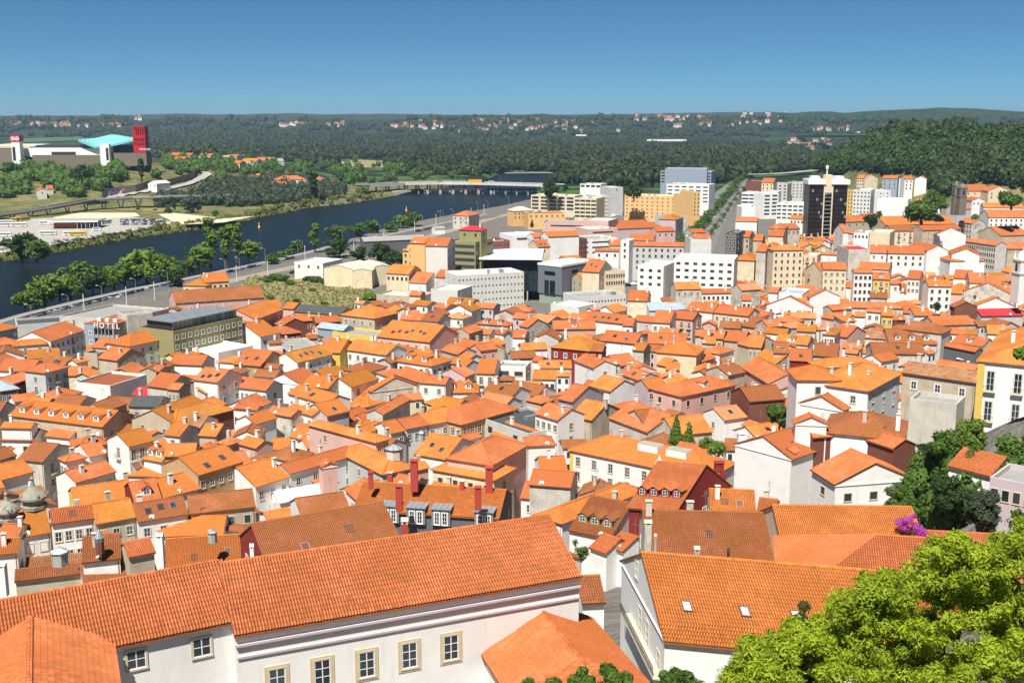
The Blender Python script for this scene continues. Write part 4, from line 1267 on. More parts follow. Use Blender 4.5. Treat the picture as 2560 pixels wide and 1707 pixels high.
# stone surrounds wider than the usual
for ch in [c for c in F1.children if c.name.startswith('window')]:
    w2, h2 = .58, 1.95; t = .3; mb = MB()
    for q in ((-w2-t, -.05, h2+.02, w2+t, 0, h2+t), (-w2-t, -.05, -t, w2+t, 0, -.02), (-w2-t, -.05, -.02, -w2-.02, 0, h2+.02), (w2+.02, -.05, -.02, w2+t, 0, h2+.02)): mb.box(*q, 0, 'b')
    part('surround', mb, mplain('ochre_limestone', (.62, .5, .32), .85, 0, .12), ch)
cur = mplain('net_curtain', (.42, .43, .42), .4, 0, .2, 3)
for i, ch in enumerate([c for c in F1.children if c.name.startswith('window')]):
    for g in ch.children:
        if g.name.startswith('pane') and i in (1, 2, 3, 4): g.material_slots[0].link = 'OBJECT'; g.material_slots[0].material = cur
# left section
A2 = P3(-40, 1687, 49.4); B2 = P3(607, 1550, 49.4)
F2, M2, h2 = fore_house(A2, B2, 10.6, 'g', 49.4, 'W', 'r', 'white section left of the long house, with two dark six pane windows', 26)
wall_windows(F2, A2, B2, [(339, 1624), (503, 1594)], 0, 1.25, 1.35)
# left wing running towards the viewer
zr = 49.4+math.tan(math.radians(26))*5.3
P = P3(287, 1618, 49.4); P2 = P3(300, 1707, 49.4); e = (P-P2).normalized(); Q = P3(76, 1513, zr); e.z = 0; e.normalize()
left = Vector((-e.y, e.x, 0)); half = (Q-P).dot(left); D3 = 15.5
B3 = P+e*1.0-e*D3; A3 = B3+left*2*half; zz = 49.4
F3, M3, h3 = fore_house(Vector((A3.x, A3.y, 0)), Vector((B3.x, B3.y, 0)), D3, 'G', zz, 'W', 'r', 'near left wing with worn orange tile roof falling to both sides of a mossy ridge', math.degrees(math.atan((zr-zz)/half)), tile=(.24, .42))
# small house with a ridge running towards the viewer, bottom centre
zr4, ze4 = 46.4, 43.9
q1 = P3(1329, 1494, zr4); q2 = P3(1457, 1653, zr4); e = (q1-q2); e.z = 0; e.normalize(); left = Vector((-e.y, e.x, 0))
pl = P3(1176, 1588, ze4); pr = P3(1530, 1600, ze4); half = ((pl-q1).dot(left)+(q1-pr).dot(left))/2; D4 = 22.
B4 = q1-left*half-e*D4; A4 = q1+left*half-e*D4
F4, M4, h4 = fore_house(Vector((A4.x, A4.y, 0)), Vector((B4.x, B4.y, 0)), D4, 'G', ze4, 'W', 'r', 'low house at bottom centre whose two orange tile slopes meet in a sloping ridge', math.degrees(math.atan((zr4-ze4)/half)), tile=(.24, .42))
# skylight vent on it
# right tiled house with the grey gable
A5 = P3(1660, 1604, 41.6); B5 = P3(2330, 1668, 41.6)
A5_, B5_, D5, z5 = solve((1660, 1604), (2330, 1668), 1412, 'g', 3, math.tan(math.radians(27)), 41.6)
F5, M5, h5 = fore_house(A5_, B5_, D5, 'g', 41.6, 'W', 'o', 'pale orange tile roof with three roof windows and a blue white left gable', 27, tile=(.24, .42))
def roof_window(rt, Lx, fx, y, h, tp, w_=.62, hh=.9, frame=None):
    p = Vector((fx, y, h+tp*y)); ny = Vector((0, -tp, 1)).normalized(); vy = Vector((0, 1, tp)).normalized(); X = Vector((1, 0, 0))
    mb = MB(); mg = MB(); P = lambda a, b, c: p+X*a+vy*b+ny*c
    for a0, a1, b0, b1 in ((-w_/2-.1, w_/2+.1, -hh/2-.1, -hh/2), (-w_/2-.1, w_/2+.1, hh/2, hh/2+.1), (-w_/2-.1, -w_/2, -hh/2, hh/2), (w_/2, w_/2+.1, -hh/2, hh/2)):
        z = .26
        mb.quad(P(a0, b0, z), P(a1, b0, z), P(a1, b1, z), P(a0, b1, z)); mb.quad(P(a0, b0, 0), P(a1, b0, 0), P(a1, b0, z), P(a0, b0, z))
        mb.quad(P(a1, b0, 0), P(a1, b1, 0), P(a1, b1, z), P(a1, b0, z)); mb.quad(P(a0, b1, 0), P(a0, b0, 0), P(a0, b0, z), P(a0, b1, z)); mb.quad(P(a1, b1, 0), P(a0, b1, 0), P(a0, b1, z), P(a1, b1, z))
    mg.quad(P(-w_/2, -hh/2, .2), P(w_/2, -hh/2, .2), P(w_/2, hh/2, .2), P(-w_/2, hh/2, .2))
    o = part('roof_window', mb, frame or M_BRN, rt); part('pane', mg, mglass('sky_glass', (.35, .42, .5), .05), o)
L5 = (B5_-A5_).length; tp5 = math.tan(math.radians(27))
for f in (.13, .36, .56): roof_window(F5, L5, L5*f, D5*.20, h5, tp5)
# the blue-white gable: sash windows and a long balcony
for (yf, zb, w_, hh, k) in ((.62, 1.4, .9, 1.5, 'c'), (.52, -3.2, 1.0, 2.3, 'c'), (.36, -3.2, 1.0, 2.3, 'c'), (.13, -4.0, 1.0, 2.3, 'c'), (.05, -6.6, 1.0, 2.3, 'c')):
    put_window(F5, .15, D5*yf, h5+zb-.3, -math.pi/2, k, w_, hh, 's', True)
mb = MB(); mb.box(-.75, .4, h5-3.7, .148, D5*.75, h5-3.55); o = part('balcony', mb, M_STONE, F5)
mb = MB(); mb.box(-.74, .42, h5-2.65, -.7, D5*.75, h5-2.6)
for k in range(int(D5*.75/.14)): mb.box(-.73, .45+k*.14, h5-3.55, -.71, .47+k*.14, h5-2.65, 0, 'td')
part('railing', mb, M_DARK, o)
mb = MB(); mb.box(.02, .1, h5-.14, .148, D5-.1, h5-.02); part('cornice', mb, M_WHITE, F5)
shear_house(F5, -.34)
# skylights on neighbours near the front
table(0, 0, '''
g 1455 1510 1516 1507 1440 2 W b z37.5 n||low white house with rusty tiles between the long roof and the blue white gable
h 1948 1520 2630 1575 1341 3 C r z36 q25 n||wide bright orange hip roof behind the big green tree, with a pale lilac side wall
g 1960 1395 2330 1400 1265 3 C o z33 n||rounded orange roof with a small white triangular dormer behind the wide hip roof
g 2330 1420 2700 1440 1335 3 O r z33 n||ochre walled house with a ribbed orange roof among the garden trees at the right edge
''', 1.)
table(0, 0, '''
g 668 1424 1008 1358 1281 4 R b z31 n q30 s2|the lichened brown roof|broad brown roof thick with orange lichen and a dark red gable, two roof windows
''', 1.)
# chimneys standing on the near roofs
def chimney(rt, M, px, py, top_px, w_, mat, cap='slab', name='chimney', z=None, zoff=0.):
    pass
def free_chimney(px, pyb, pyt, d, wpx, mat, capm, label, cat='chimney', gable=True, parent=None):
    b = atd(px, pyb, d); t = atd(px, pyt, d); w_ = wpx*d/FP/2
    r = root('chimney', (b.x, b.y, b.z-1.2), 0, label, cat); H = t.z-b.z+1.2
    mb = MB(); mb.box(-w_, -w_, 0, w_, w_, H-.5); part('shaft', mb, mat, r)
    mb = MB()
    for sx in (-1, 1):
        for sy in (-1, 1): mb.box(sx*w_*.7-w_*.28, sy*w_*.7-w_*.28, H-.5, sx*w_*.7+w_*.28, sy*w_*.7+w_*.28, H-.22, 0, 'td')
    if gable:
        e = w_*1.15
        mb.poly([(-e, -e, H-.22), (e, -e, H-.22), (e, 0, H+.1), (-e, 0, H+.1)]); mb.poly([(e, e, H-.22), (-e, e, H-.22), (-e, 0, H+.1), (e, 0, H+.1)])
        mb.tri((-e, e, H-.22), (-e, -e, H-.22), (-e, 0, H+.1)); mb.tri((e, -e, H-.22), (e, e, H-.22), (e, 0, H+.1))
    else: mb.box(-w_*1.15, -w_*1.15, H-.22, w_*1.15, w_*1.15, H)
    part('cap', mb, capm, r); return r
MW = WM['W']
free_chimney(406, 1442, 1333, 120, 17, MW, MW, 'tall slim white chimney with two round holes, left end of the salmon tiled roof')
free_chimney(632, 1415, 1360, 120, 10, MW, MW, 'short white chimney against the dark red gable, right end of the salmon tiled roof')
free_chimney(10, 1465, 1408, 130, 18, MW, MW, 'white chimney with small square holes at the left edge above the rust roofs')
free_chimney(1014, 1390, 1295, 100, 17, M_REDP, M_STONE, 'dark red chimney with a pointed stone cap behind the long near roof')
free_chimney(998, 1258, 1212, 170, 17, M_REDP, M_REDP, 'red chimney standing low on the mansard roof, left one', gable=False)
free_chimney(1195, 1255, 1215, 170, 17, M_REDP, M_REDP, 'red chimney low on the right part of the mansard roof', gable=False)
free_chimney(1036, 1209, 1148, 178, 19, M_REDP, M_REDP, 'tallest red chimney, behind the ridge of the mansard roof', gable=False)
free_chimney(1223, 1221, 1166, 178, 19, M_REDP, M_REDP, 'red chimney in front of the square tower house', gable=False)
free_chimney(927, 1204, 1178, 178, 12, M_REDP, M_REDP, 'small red chimney beside the pale grey corner house', gable=False)
free_chimney(1618, 1385, 1300, 128, 18, WM['D'], M_STONE, 'stout pale chimney with mossy cap beside the grey gable of the wide brown roof')
free_chimney(1637, 1393, 1335, 118, 6, M_CONC, M_STONE, 'thin dark round flue pipe left on the wide brown roof', cat='flue')
free_chimney(1741, 1405, 1366, 116, 14, M_CONC, M_STONE, 'small grey stone chimney at the foot of the wide brown roof')
free_chimney(1820, 1405, 1371, 116, 6, M_DARK, M_DARK, 'thin rusty flue pipe at the foot of the wide brown roof', cat='flue')
free_chimney(1850, 1180, 1080, 185, 19, MW, MW, 'tall white chimney on the left shoulder of the blank white gable')
free_chimney(1797, 1182, 1152, 190, 22, WM['R'], WM['R'], 'dark red chimney block on the flat end of the red house')
free_chimney(2275, 1130, 1045, 200, 15, WM['E'], M_STONE, 'tall pale chimney at the right side of the great brown hip roof')
free_chimney(2157, 1085, 1058, 205, 13, M_GREY, M_GREY, 'short grey clad chimney in the middle of the great brown hip roof')
free_chimney(2533, 1260, 1225, 150, 18, WM['O'], M_WHITE, 'ochre chimney with a white cap at the right edge')
# dark metal dormers on the red chimney mansard
def box_dormer(px, py, wpx, d, label_root=None):
    p = atd(px, py, d); w_ = wpx*d/FP/2
    return p, w_
man = [h for n_, h in LANDM if n_ == 'the red chimney mansard'][0]; mr = man['o']
hl = man['ze']-mr.location.z; tpm = math.tan(math.radians(24))
for fx in (.26, .44, .61, .9):
    x = man['L']*fx; w_ = 1.55
    for zb in (0,):
        y0, y1 = -.15, 2.6; z0 = hl-1.7; z1 = hl+tpm*1.9+.25
        mb = MB(); mb.box(x-w_, y0, z0+.0, x+w_, y1, z1, 0, 'd'); o = part('dormer', mb, M_GREY, mr)
        mb = MB(); mb.box(x-w_-.15, y0-.25, z1, x+w_+.15, y1+.9, z1+.12)
        for k in range(5): xx = x-w_-.15+(2*w_+.3)*k/4; mb.box(xx-.03, y0-.24, z1+.12, xx+.03, y1+.9, z1+.2)
        part('dormer_roof', mb, mplain('zinc', (.36, .4, .45), .45, .4, .08), o)
        for sx in (-.65, .65): put_window(o, x+sx, y0-.002, z0+.2, 0, 'c', .8, 2.0, 'w', False)
# glass lantern cones on roofs
def lantern(px, py, hpx, wpx, d, label, frame, glass, base=None, n=8):
    b = atd(px, py, d); H = hpx*d/FP; r0 = wpx*d/FP/2
    r = root('roof_lantern', (b.x, b.y, b.z), 0, label, 'roof lantern')
    mb = MB(); mb.lathe([(r0*.92, -1.2), (r0*.92, H*.28)], n); part('base', mb, base or WM['W'], r)
    mg = MB(); mg.lathe([(r0*.9, H*.28), (r0, H*.5), (.02, H)], n); part('glazing', mg, glass, r)
    mb = MB()
    for k in range(n):
        a = 2*math.pi*k/n; c, s_ = math.cos(a), math.sin(a)
        mb.tube((c*r0*.93, s_*r0*.93, H*.28), (c*r0*1.03, s_*r0*1.03, H*.5), .05, .05, 4); mb.tube((c*r0*1.03, s_*r0*1.03, H*.5), (0, 0, H*1.02), .05, .04, 4)
        a2 = a+2*math.pi/n; mb.tube((c*r0*1.03, s_*r0*1.03, H*.5), (math.cos(a2)*r0*1.03, math.sin(a2)*r0*1.03, H*.5), .05, .05, 4)
    mb.tube((0, 0, H), (0, 0, H*1.18), .05, .02, 4); part('frame', mb, frame, r)
GL = mglass('lantern_glass', (.2, .22, .24), .15)
lantern(1648, 1178, 40, 24, 185, 'white ribbed glass lantern on the roof of the dark red gabled house', M_WHITE, GL)
lantern(2098, 1484, 52, 48, 92, 'brown glass lantern with white ribs on the pale orange roof behind the tree', M_GREY, mglass('brown_glass', (.14, .07, .05), .2), WM['O'])
lantern(249, 1362, 42, 26, 150, 'glass lantern with a rusty base on a small brown roof at lower left', M_GREY, GL, WM['M'])
lantern(149, 1390, 26, 48, 140, 'wide flat glass pyramid skylight above the mosaic tiles', M_GREY, GL, M_CONC, 6)
lantern(985, 1132, 26, 50, 215, 'dark green glazed lantern behind the pale grey corner house', M_DARK, GL, WM['D'])
lantern(1053, 1092, 20, 18, 240, 'small dark pointed lantern on a tiled roof left of the square tower house', M_DARK, GL, WM['D'])
lantern(531, 1336, 14, 26, 160, 'small round glass cupola behind the salmon tiled roof', M_GREY, GL, M_CONC)
# box skylights on the convent roof
cv = [h for n_, h in LANDM if n_ == 'the long white convent house'][0]
for fx in (.52, .72):
    x = cv['L']*fx; y = cv['D']*.40; z = cv['ze']-cv['o'].location.z+math.tan(math.radians(24))*y; mb = MB(); mb.box(x-2.2, y-1.3, z-1, x+2.2, y+1.2, z+.75, 0, 'd'); o = part('roof_light', mb, WM['W'], cv['o'])
    mg = MB()
    for k in range(5): mg.box(x-2.2+.88*k+.04, y-1.3, z+.76, x-2.2+.88*(k+1)-.04, y+1.25, z+.86)
    part('glazing', mg, mplain('greenhouse_pane', (.4, .42, .32), .3, 0, .1), o)
mb = MB(); mb.box(.3, .3, .2, 1.1, .348, cv['ze']-cv['o'].location.z-.4); part('corner_strip', mb, WM['Y'], cv['o'])
pl = [h for n_, h in LANDM if n_ == 'the yellow cornered palace'][0]
mb = MB(); hh = pl['ze']-pl['o'].location.z; mb.box(.34, .2, 0, 1.5, .346, hh-.3); part('corner_strip', mb, WM['Y'], pl['o'])
# mall-side details of the small skylight on bottom-centre roof
mb = MB(); c = F4; Lq = half*2
# ------------------------------------------------------------ trees
def ico(sub):
    t = (1+5**.5)/2
    v = [(-1,t,0),(1,t,0),(-1,-t,0),(1,-t,0),(0,-1,t),(0,1,t),(0,-1,-t),(0,1,-t),(t,0,-1),(t,0,1),(-t,0,-1),(-t,0,1)]
    f = [(0,11,5),(0,5,1),(0,1,7),(0,7,10),(0,10,11),(1,5,9),(5,11,4),(11,10,2),(10,7,6),(7,1,8),(3,9,4),(3,4,2),(3,2,6),(3,6,8),(3,8,9),(4,9,5),(2,4,11),(6,2,10),(8,6,7),(9,8,1)]
    v = [Vector(a).normalized() for a in v]
    for _ in range(sub):
        c = {}; nf = []
        def mid(a, b):
            k = (min(a, b), max(a, b))
            if k not in c: c[k] = len(v); v.append(((v[a]+v[b])/2).normalized())
            return c[k]
        for a, b, d in f:
            x, y, z = mid(a, b), mid(b, d), mid(d, a); nf += [(a,x,z),(b,y,x),(d,z,y),(x,y,z)]
        f = nf
    return np.array([tuple(a) for a in v]), np.array(f)
def leaf_cloud(n, rad, size, rng, centre=(0, 0, 0), shell=.55, aspect=.5, up=.3, squash=.85, clumps=None):
    """n two-triangle leaf sprays inside an ellipsoid or a list of clump spheres; returns V, F(quads), rnd"""
    if clumps is None: clumps = [(centre, rad)]
    w_ = np.array([c[1]**2 for c in clumps]); w_ = w_/w_.sum()
    idx = rng.choice(len(clumps), n, p=w_)
    C = np.array([c[0] for c in clumps], float)[idx]; Rr = np.array([c[1] for c in clumps])[idx]
    d = rng.normal(size=(n, 3)); d /= np.linalg.norm(d, axis=1)[:, None]
    r = (shell+(1-shell)*rng.random(n)**.6)*(1+.12*rng.normal(size=n))
    P = C+d*(Rr*r)[:, None]*np.array([1, 1, squash])
    nn = d+rng.normal(size=(n, 3))*.55+np.array([0, 0, up]); nn /= np.linalg.norm(nn, axis=1)[:, None]
    t = rng.normal(size=(n, 3)); t -= (t*nn).sum(1)[:, None]*nn; t /= np.linalg.norm(t, axis=1)[:, None]
    b = np.cross(nn, t); s = size*(.6+.8*rng.random(n))[:, None]
    a = t*s; c = b*s*aspect
    V = np.stack([P-a, P-c*.9+nn*s*.12, P+a, P+c*.9+nn*s*.12], 1).reshape(-1, 3)
    F = np.arange(n*4).reshape(n, 4)
    cr = rng.random(len(clumps))
    rnd = .45*cr[idx]+.55*rng.random(n)
    return V, F, rnd
MF = {'d': mfoliage('foliage_dark', (.016, .04, .01), (.06, .11, .025)), 'm': mfoliage('foliage_mid', (.035, .08, .012), (.13, .22, .035)),
      'l': mfoliage('foliage_light', (.06, .12, .014), (.2, .3, .04)), 'o': mfoliage('foliage_olive', (.03, .05, .025), (.09, .12, .065)),
      'f': mfoliage('foliage_wood', (.01, .026, .009), (.075, .1, .028), .012), 'g': mfoliage('foliage_bright', (.08, .14, .008), (.42, .5, .03), 1.2),
      'r': mfoliage('foliage_rust', (.06, .05, .015), (.14, .1, .035))}
_tt = {}
def tree_meshes(kind, fol, seed, n=420, leaf=.09):
    """unit tree: crown radius about 1, total height about 2.6"""
    k = (kind, fol, seed, n)
    if k in _tt: return _tt[k]
    rng = np.random.default_rng(seed); cl = []
    if kind == 'round':
        sx, sy = rng.uniform(.85, 1.15, 2)
        for i in range(26):
            a = rng.random()*6.28; r = rng.random()**.6*.8; z = .92+rng.uniform(-.68, .75)*(1.05-r*.55); cl.append(((r*math.cos(a)*sx, r*math.sin(a)*sy, z), rng.uniform(.16, .42)))
    elif kind == 'tall':
        for i in range(9):
            z = .9+i*.3; r = .45*math.sin(min(1, (i+1)/6)*1.57)*(1-.06*i); cl.append(((rng.normal()*.12, rng.normal()*.12, z), max(.2, r+rng.uniform(-.05, .1))))
    elif kind == 'cone':
        for i in range(9):
            z = .35+i*.28; cl.append(((rng.normal()*.04, rng.normal()*.04, z), max(.1, .62*(1-i/9.5))))
    elif kind == 'flat':
        for i in range(10):
            a = rng.random()*6.28; r = rng.random()**.5*.8; cl.append(((r*math.cos(a), r*math.sin(a), 2.0+rng.uniform(-.12, .15)), rng.uniform(.25, .4)))
    elif kind == 'bush':
        for i in range(6):
            a = rng.random()*6.28; r = rng.random()**.5*.55; cl.append(((r*math.cos(a), r*math.sin(a), .35+rng.uniform(-.1, .3)), rng.uniform(.35, .5)))
    n = int(n*1.8); V, F, rnd = leaf_cloud(n, 1, leaf*1.5, rng, clumps=cl, shell=.5, aspect=.6)
    me = npmesh('crown', V, F, [MF[fol]], rnd)
    mb = MB()
    top = {'round': 1.1, 'tall': 2.6, 'cone': 2.2, 'flat': 1.9, 'bush': .3}[kind]
    mb.tube((0, 0, -.3), (0, 0, top*.45), .09, .06, 6); mb.tube((0, 0, top*.45), (0, 0, top), .06, .025, 5)
    for c, r in cl[:5]:
        mb.tube((0, 0, top*.4), (c[0]*.8, c[1]*.8, c[2]), .04, .015, 4)
    _tt[k] = (me, mb.mesh('trunk', [M_BARK])); return _tt[k]
TREES = 0
def tree(x, y, rad, kind='round', fol='m', label='', group=None, z=None, hs=1., cat='tree', n=420, name=None, seed=None, leaf=.09):
    global TREES; TREES += 1
    me, tr = tree_meshes(kind, fol, seed if seed is not None else TREES % 4, n, leaf)
    zz = g1(x, y) if z is None else z
    r = root(name or cat.replace(' ', '_'), (x, y, zz), random.uniform(0, 6.28), label, cat, group)
    r.scale = (rad, rad, rad*hs)
    link('crown', me, r); link('trunk', tr, r); return r
def tree_px(px, pybase, wpx, z=4., **k):
    wpx *= 1.22; k.setdefault('hs', .8)
    p = atz(px, pybase, z); d = (p-Vector((0, 0, CZ))).length
    return tree(p.x, p.y, wpx*d/FP/2, z=z, **k)
def tree_pd(px, pyc, d, wpx, zc=.95, **k):
    """crown centre pixel at a known distance"""
    p = atd(px, pyc, d); rad = wpx*d/FP/2; hs = k.get('hs', 1.)
    return tree(p.x, p.y, rad, z=p.z-zc*rad*hs, **k)
# ---- woods: crowns merged into one mass per wood
def wood(name, pts, rad, fol, n_leaf, label, rng, mat=None, inner=True, leafs=.22, cat='wood'):
    """pts (n,3) crown bases, rad (n,)"""
    IV, IF = ico(0); T = []
    for s in range(6):
        d = IV*(1+.22*rng.normal(size=(len(IV), 1)))*np.array([.9, .9, .88])
        V, F, r = leaf_cloud(n_leaf, 1, leafs, rng, shell=.8, aspect=.75, squash=.95)
        T.append((d, V, F, r))
    q = rng.integers(0, 6, len(pts)); Vs = []; Fs = []; Rs = []; off = 0
    V2 = []; F2 = []; R2 = []; off2 = 0
    for k in range(6):
        m = q == k; P = pts[m]; R = rad[m]
        if not len(P): continue
        hgt = R*(.9+.5*rng.random(len(P))); a = rng.random(len(P))*6.28; ca, sa = np.cos(a), np.sin(a)
        cr = rng.random(len(P))
        d, V, F, r = T[k]
        def place(v, f):
            x = (v[None, :, 0]*ca[:, None]-v[None, :, 1]*sa[:, None])*R[:, None]+P[:, 0:1]
            y = (v[None, :, 0]*sa[:, None]+v[None, :, 1]*ca[:, None])*R[:, None]+P[:, 1:2]
            z = v[None, :, 2]*hgt[:, None]+P[:, 2:3]+hgt[:, None]*.75
            return np.stack([x, y, z], -1).reshape(-1, 3), (f[None]+(np.arange(len(P))*len(v))[:, None, None]).reshape(-1, f.shape[1])
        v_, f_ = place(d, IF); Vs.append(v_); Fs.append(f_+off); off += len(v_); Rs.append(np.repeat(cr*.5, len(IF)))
        v_, f_ = place(V, F); V2.append(v_); F2.append(f_+off2); off2 += len(v_); R2.append((cr[:, None]*.7+r[None, :]*.3).ravel())
    rt = root(name, (0, 0, 0), 0, label, cat)
    rt['kind'] = 'stuff'
    me = npmesh('foliage', np.concatenate(V2), np.concatenate(F2), [mat or MF[fol]], np.concatenate(R2)); a = link('foliage', me, rt, kind='stuff')
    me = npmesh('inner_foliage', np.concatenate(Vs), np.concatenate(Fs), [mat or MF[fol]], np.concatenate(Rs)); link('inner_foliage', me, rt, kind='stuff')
    return rt
rng = np.random.default_rng(11)
def march(PX, PY, d0=640., zoff=0.):
    """first terrain hit along each pixel ray, vectorised"""
    a = PX-1280.; b = PY-853.5; ry = FP*math.cos(TH)-b*math.sin(TH); rz_ = -FP*math.sin(TH)-b*math.cos(TH)
    kx = a/ry; kz = rz_/ry; D = np.full(len(PX), 13000.); done = np.zeros(len(PX), bool); d = d0
    while d < 12500 and not done.all():
        z = CZ+kz*d; hit = (~done) & (z <= gz(kx*d, np.full(len(PX), d))+zoff)
        D[hit] = d; done |= hit; d *= 1.012
    return kx*D, D, done
def scatter_px(n, xr, yr, z, zfun, rad, cond=None, jit=0):
    PX = []; PY = []
    while len(PX) < n:
        px = rng.uniform(*xr); py = rng.uniform(*yr)
        if cond and not cond(px, py): continue
        PX.append(px); PY.append(py)
    PX = np.array(PX); PY = np.array(PY)
    X, Y, ok = march(PX, PY, 640. if zfun == 'flat' else zfun)
    X, Y = X[ok], Y[ok]; ok = ~pip(RIV, X, Y); X, Y = X[ok], Y[ok]
    return np.column_stack([X, Y, gz(X, Y)]), rng.uniform(rad[0], rad[1], len(X))
ip = lambda x, xs, ys: float(np.interp(x, xs, ys))
# the wood across the river (between the far bank and the plain)
lowY = lambda x: ip(x, [330, 420, 520, 640, 760, 850, 960, 1060, 1200, 1260, 1420, 1600, 1780, 1900, 2020], [395, 398, 404, 402, 412, 402, 418, 438, 441, 434, 462, 468, 462, 440, 425])
upY = lambda x: ip(x, [330, 450, 640, 900, 1080, 1280, 1500, 1700, 1850, 2020], [330, 330, 331, 336, 342, 350, 345, 345, 352, 372])
P, R = scatter_px(5600, (330, 2020), (326, 470), 4., 'flat', (6.5, 10.5), lambda x, y: upY(x)+4 < y < lowY(x) and not (850 < x < 1010 and 399 < y < 418))
wood('riverside_wood', P, R, 'f', 32, 'dense dark green wood filling the far side of the river up to the plain', rng, leafs=.36)
# hedgerow woods over the plain and lower hills beyond
P, R = scatter_px(2600, (-20, 2560), (300, 346), 4., 'flat', (6, 12), lambda x, y: vnoise(x, y*6, 46, 8) > .47 and not (1280 < x < 1460 and y > 341))
R = R*(.6+np.clip(P[:, 1]/9000, .2, 1.)*.9); wood('hedgerow_wood', P, R, 'f', 18, 'scattered dark hedgerows and groves across the far plain', rng, leafs=.35)
# wooded hill at right
hillY = lambda x: ip(x, [2000, 2060, 2120, 2300, 2560, 2700], [470, 440, 425, 440, 470, 475])
P, R = scatter_px(1700, (1960, 2620), (352, 545), 0, 700., (4.5, 7.5), lambda x, y: y < ip(x, [1960, 2020, 2100, 2160, 2200, 2260, 2300, 2330, 2360, 2420, 2500, 2560, 2620], [400, 425, 440, 432, 440, 436, 440, 480, 500, 472, 458, 480, 480]) and y > ip(x, [1960, 2120, 2280, 2400, 2560, 2620], [372, 345, 352, 356, 350, 350]))
wood('hillside_wood', P, R, 'm', 80, 'dense green wood covering the hill at the right', rng, mfoliage('foliage_hill', (.016, .038, .01), (.07, .12, .03), .03), leafs=.25)
# scrub on the slope below the shopping centre, left
P, R = scatter_px(520, (-30, 560), (395, 500), 0, 640., (3., 6.5), lambda x, y: y > ip(x, [0, 100, 260, 330, 420, 500], [412, 420, 430, 405, 400, 392]) and y < ip(x, [0, 110, 260, 330, 420, 520, 560], [520, 512, 488, 470, 448, 430, 470]) and vnoise(x, y*2, 34, 5) > .42)
wood('slope_scrub', P, R, 'm', 70, 'scrub and small trees on the dry slope under the shopping centre', rng, leafs=.24)
P, R = scatter_px(430, (400, 860), (445, 520), 0, 640., (3.5, 6.), lambda x, y: ip(x, [400, 470, 560, 640, 700, 780, 860], [500, 500, 455, 460, 450, 445, 470]) < y < ip(x, [400, 560, 640, 700, 780, 860], [528, 530, 522, 516, 504, 495]))
wood('willow_thicket', P, R, 'o', 110, 'grey green willow thicket on the far bank of the river', rng, leafs=.22)
P, R = scatter_px(200, (430, 1200), (395, 465), 0, 640., (4., 7.), lambda x, y: y > lowY(x)-3 and y < ip(x, [430, 640, 860, 1000, 1200], [430, 440, 462, 458, 442]) and vnoise(x, y*2, 30, 2) > .5)
wood('bank_grove', P, R, 'm', 90, 'mixed grove between the far bank houses and the wood', rng, leafs=.24)
# reeds along the far bank
P, R = [], []
bx = [103, 245, 381, 545, 640, 762, 885]; by = [630, 605, 584, 562, 543, 518, 505]
for i in range(420):
    x = rng.uniform(-20, 960); y = float(np.interp(x, [-20, 0]+bx+[960], [652, 649]+by+[493]))-rng.uniform(1, 8)
    p = atz(x, y, 2.); P.append((p.x, p.y, g1(p.x, p.y)-.3)); R.append(rng.uniform(1.2, 2.6))
wood('bank_reeds', np.array(P), np.array(R), 'l', 60, 'strip of yellow green reeds along the far bank', rng, mfoliage('reeds', (.07, .09, .015), (.2, .22, .05)), leafs=.3, cat='reeds')
# ---- trees one can tell apart
G1 = 'plane trees along the riverside road'
for i, (px, py, w_, f, k, lab) in enumerate([(62, 770, 46, 'l', 'round', 'leftmost riverside tree, small and dark green, behind the blue corner house'),
    (112, 756, 76, 'l', 'round', 'broad mid green riverside tree, second from the left'), (150, 745, 60, 'l', 'round', 'light green riverside tree between two darker ones at left'),
    (207, 724, 80, 'm', 'round', 'tallest dark riverside tree left of the three pale lamp posts'), (232, 730, 50, 'd', 'round', 'small dark riverside tree right of the tallest one'),
    (285, 716, 56, 'l', 'round', 'small riverside tree behind the flat station canopy'), (312, 710, 58, 'm', 'round', 'dark round riverside tree just above the station canopy'),
    (368, 700, 92, 'l', 'round', 'broad light green riverside tree left of the ochre river pavilion'), (405, 694, 70, 'l', 'round', 'light green riverside tree touching the ochre river pavilion'),
    (438, 716, 50, 'd', 'round', 'dark green tree in front of the ochre river pavilion'), (497, 668, 60, 'l', 'round', 'light green tree behind the ochre river pavilion'),
    (527, 662, 66, 'l', 'tall', 'loose light green tree right of the bare poplar'), (567, 664, 58, 'l', 'tall', 'tall loose riverside tree with thin light foliage'), (592, 650, 52, 'l', 'tall', 'slim light riverside tree above the curved road'),
    (622, 648, 52, 'l', 'round', 'light green riverside tree left of the tallest park lamp'), (678, 660, 32, 'm', 'round', 'small round riverside tree near the white warehouse'), (706, 644, 20, 'l', 'round', 'tiny pale riverside tree beside the white warehouse'), (722, 638, 18, 'l', 'round', 'smallest pale sapling above the white warehouse'),
    (745, 630, 34, 'm', 'round', 'small mid green tree above the white warehouse roof'), (788, 632, 42, 'l', 'tall', 'narrow light green tree right of the white warehouse roof'), (838, 602, 46, 'm', 'round', 'round green tree standing against the dark water'),
    (893, 592, 40, 'm', 'round', 'dense tree left of the long dark platform roof'), (930, 582, 38, 'm', 'round', 'round tree above the cars parked on the quay'), (975, 580, 30, 'm', 'round', 'small tree right of the round quay tree'), (1000, 570, 38, 'l', 'round', 'light green tree near the far end of the quay'), (1032, 566, 42, 'm', 'round', 'last plane tree of the row before the open quay')]):
    tree_px(px, py, w_, z=4, kind=k, fol=f, label=lab, group=G1, n=520)
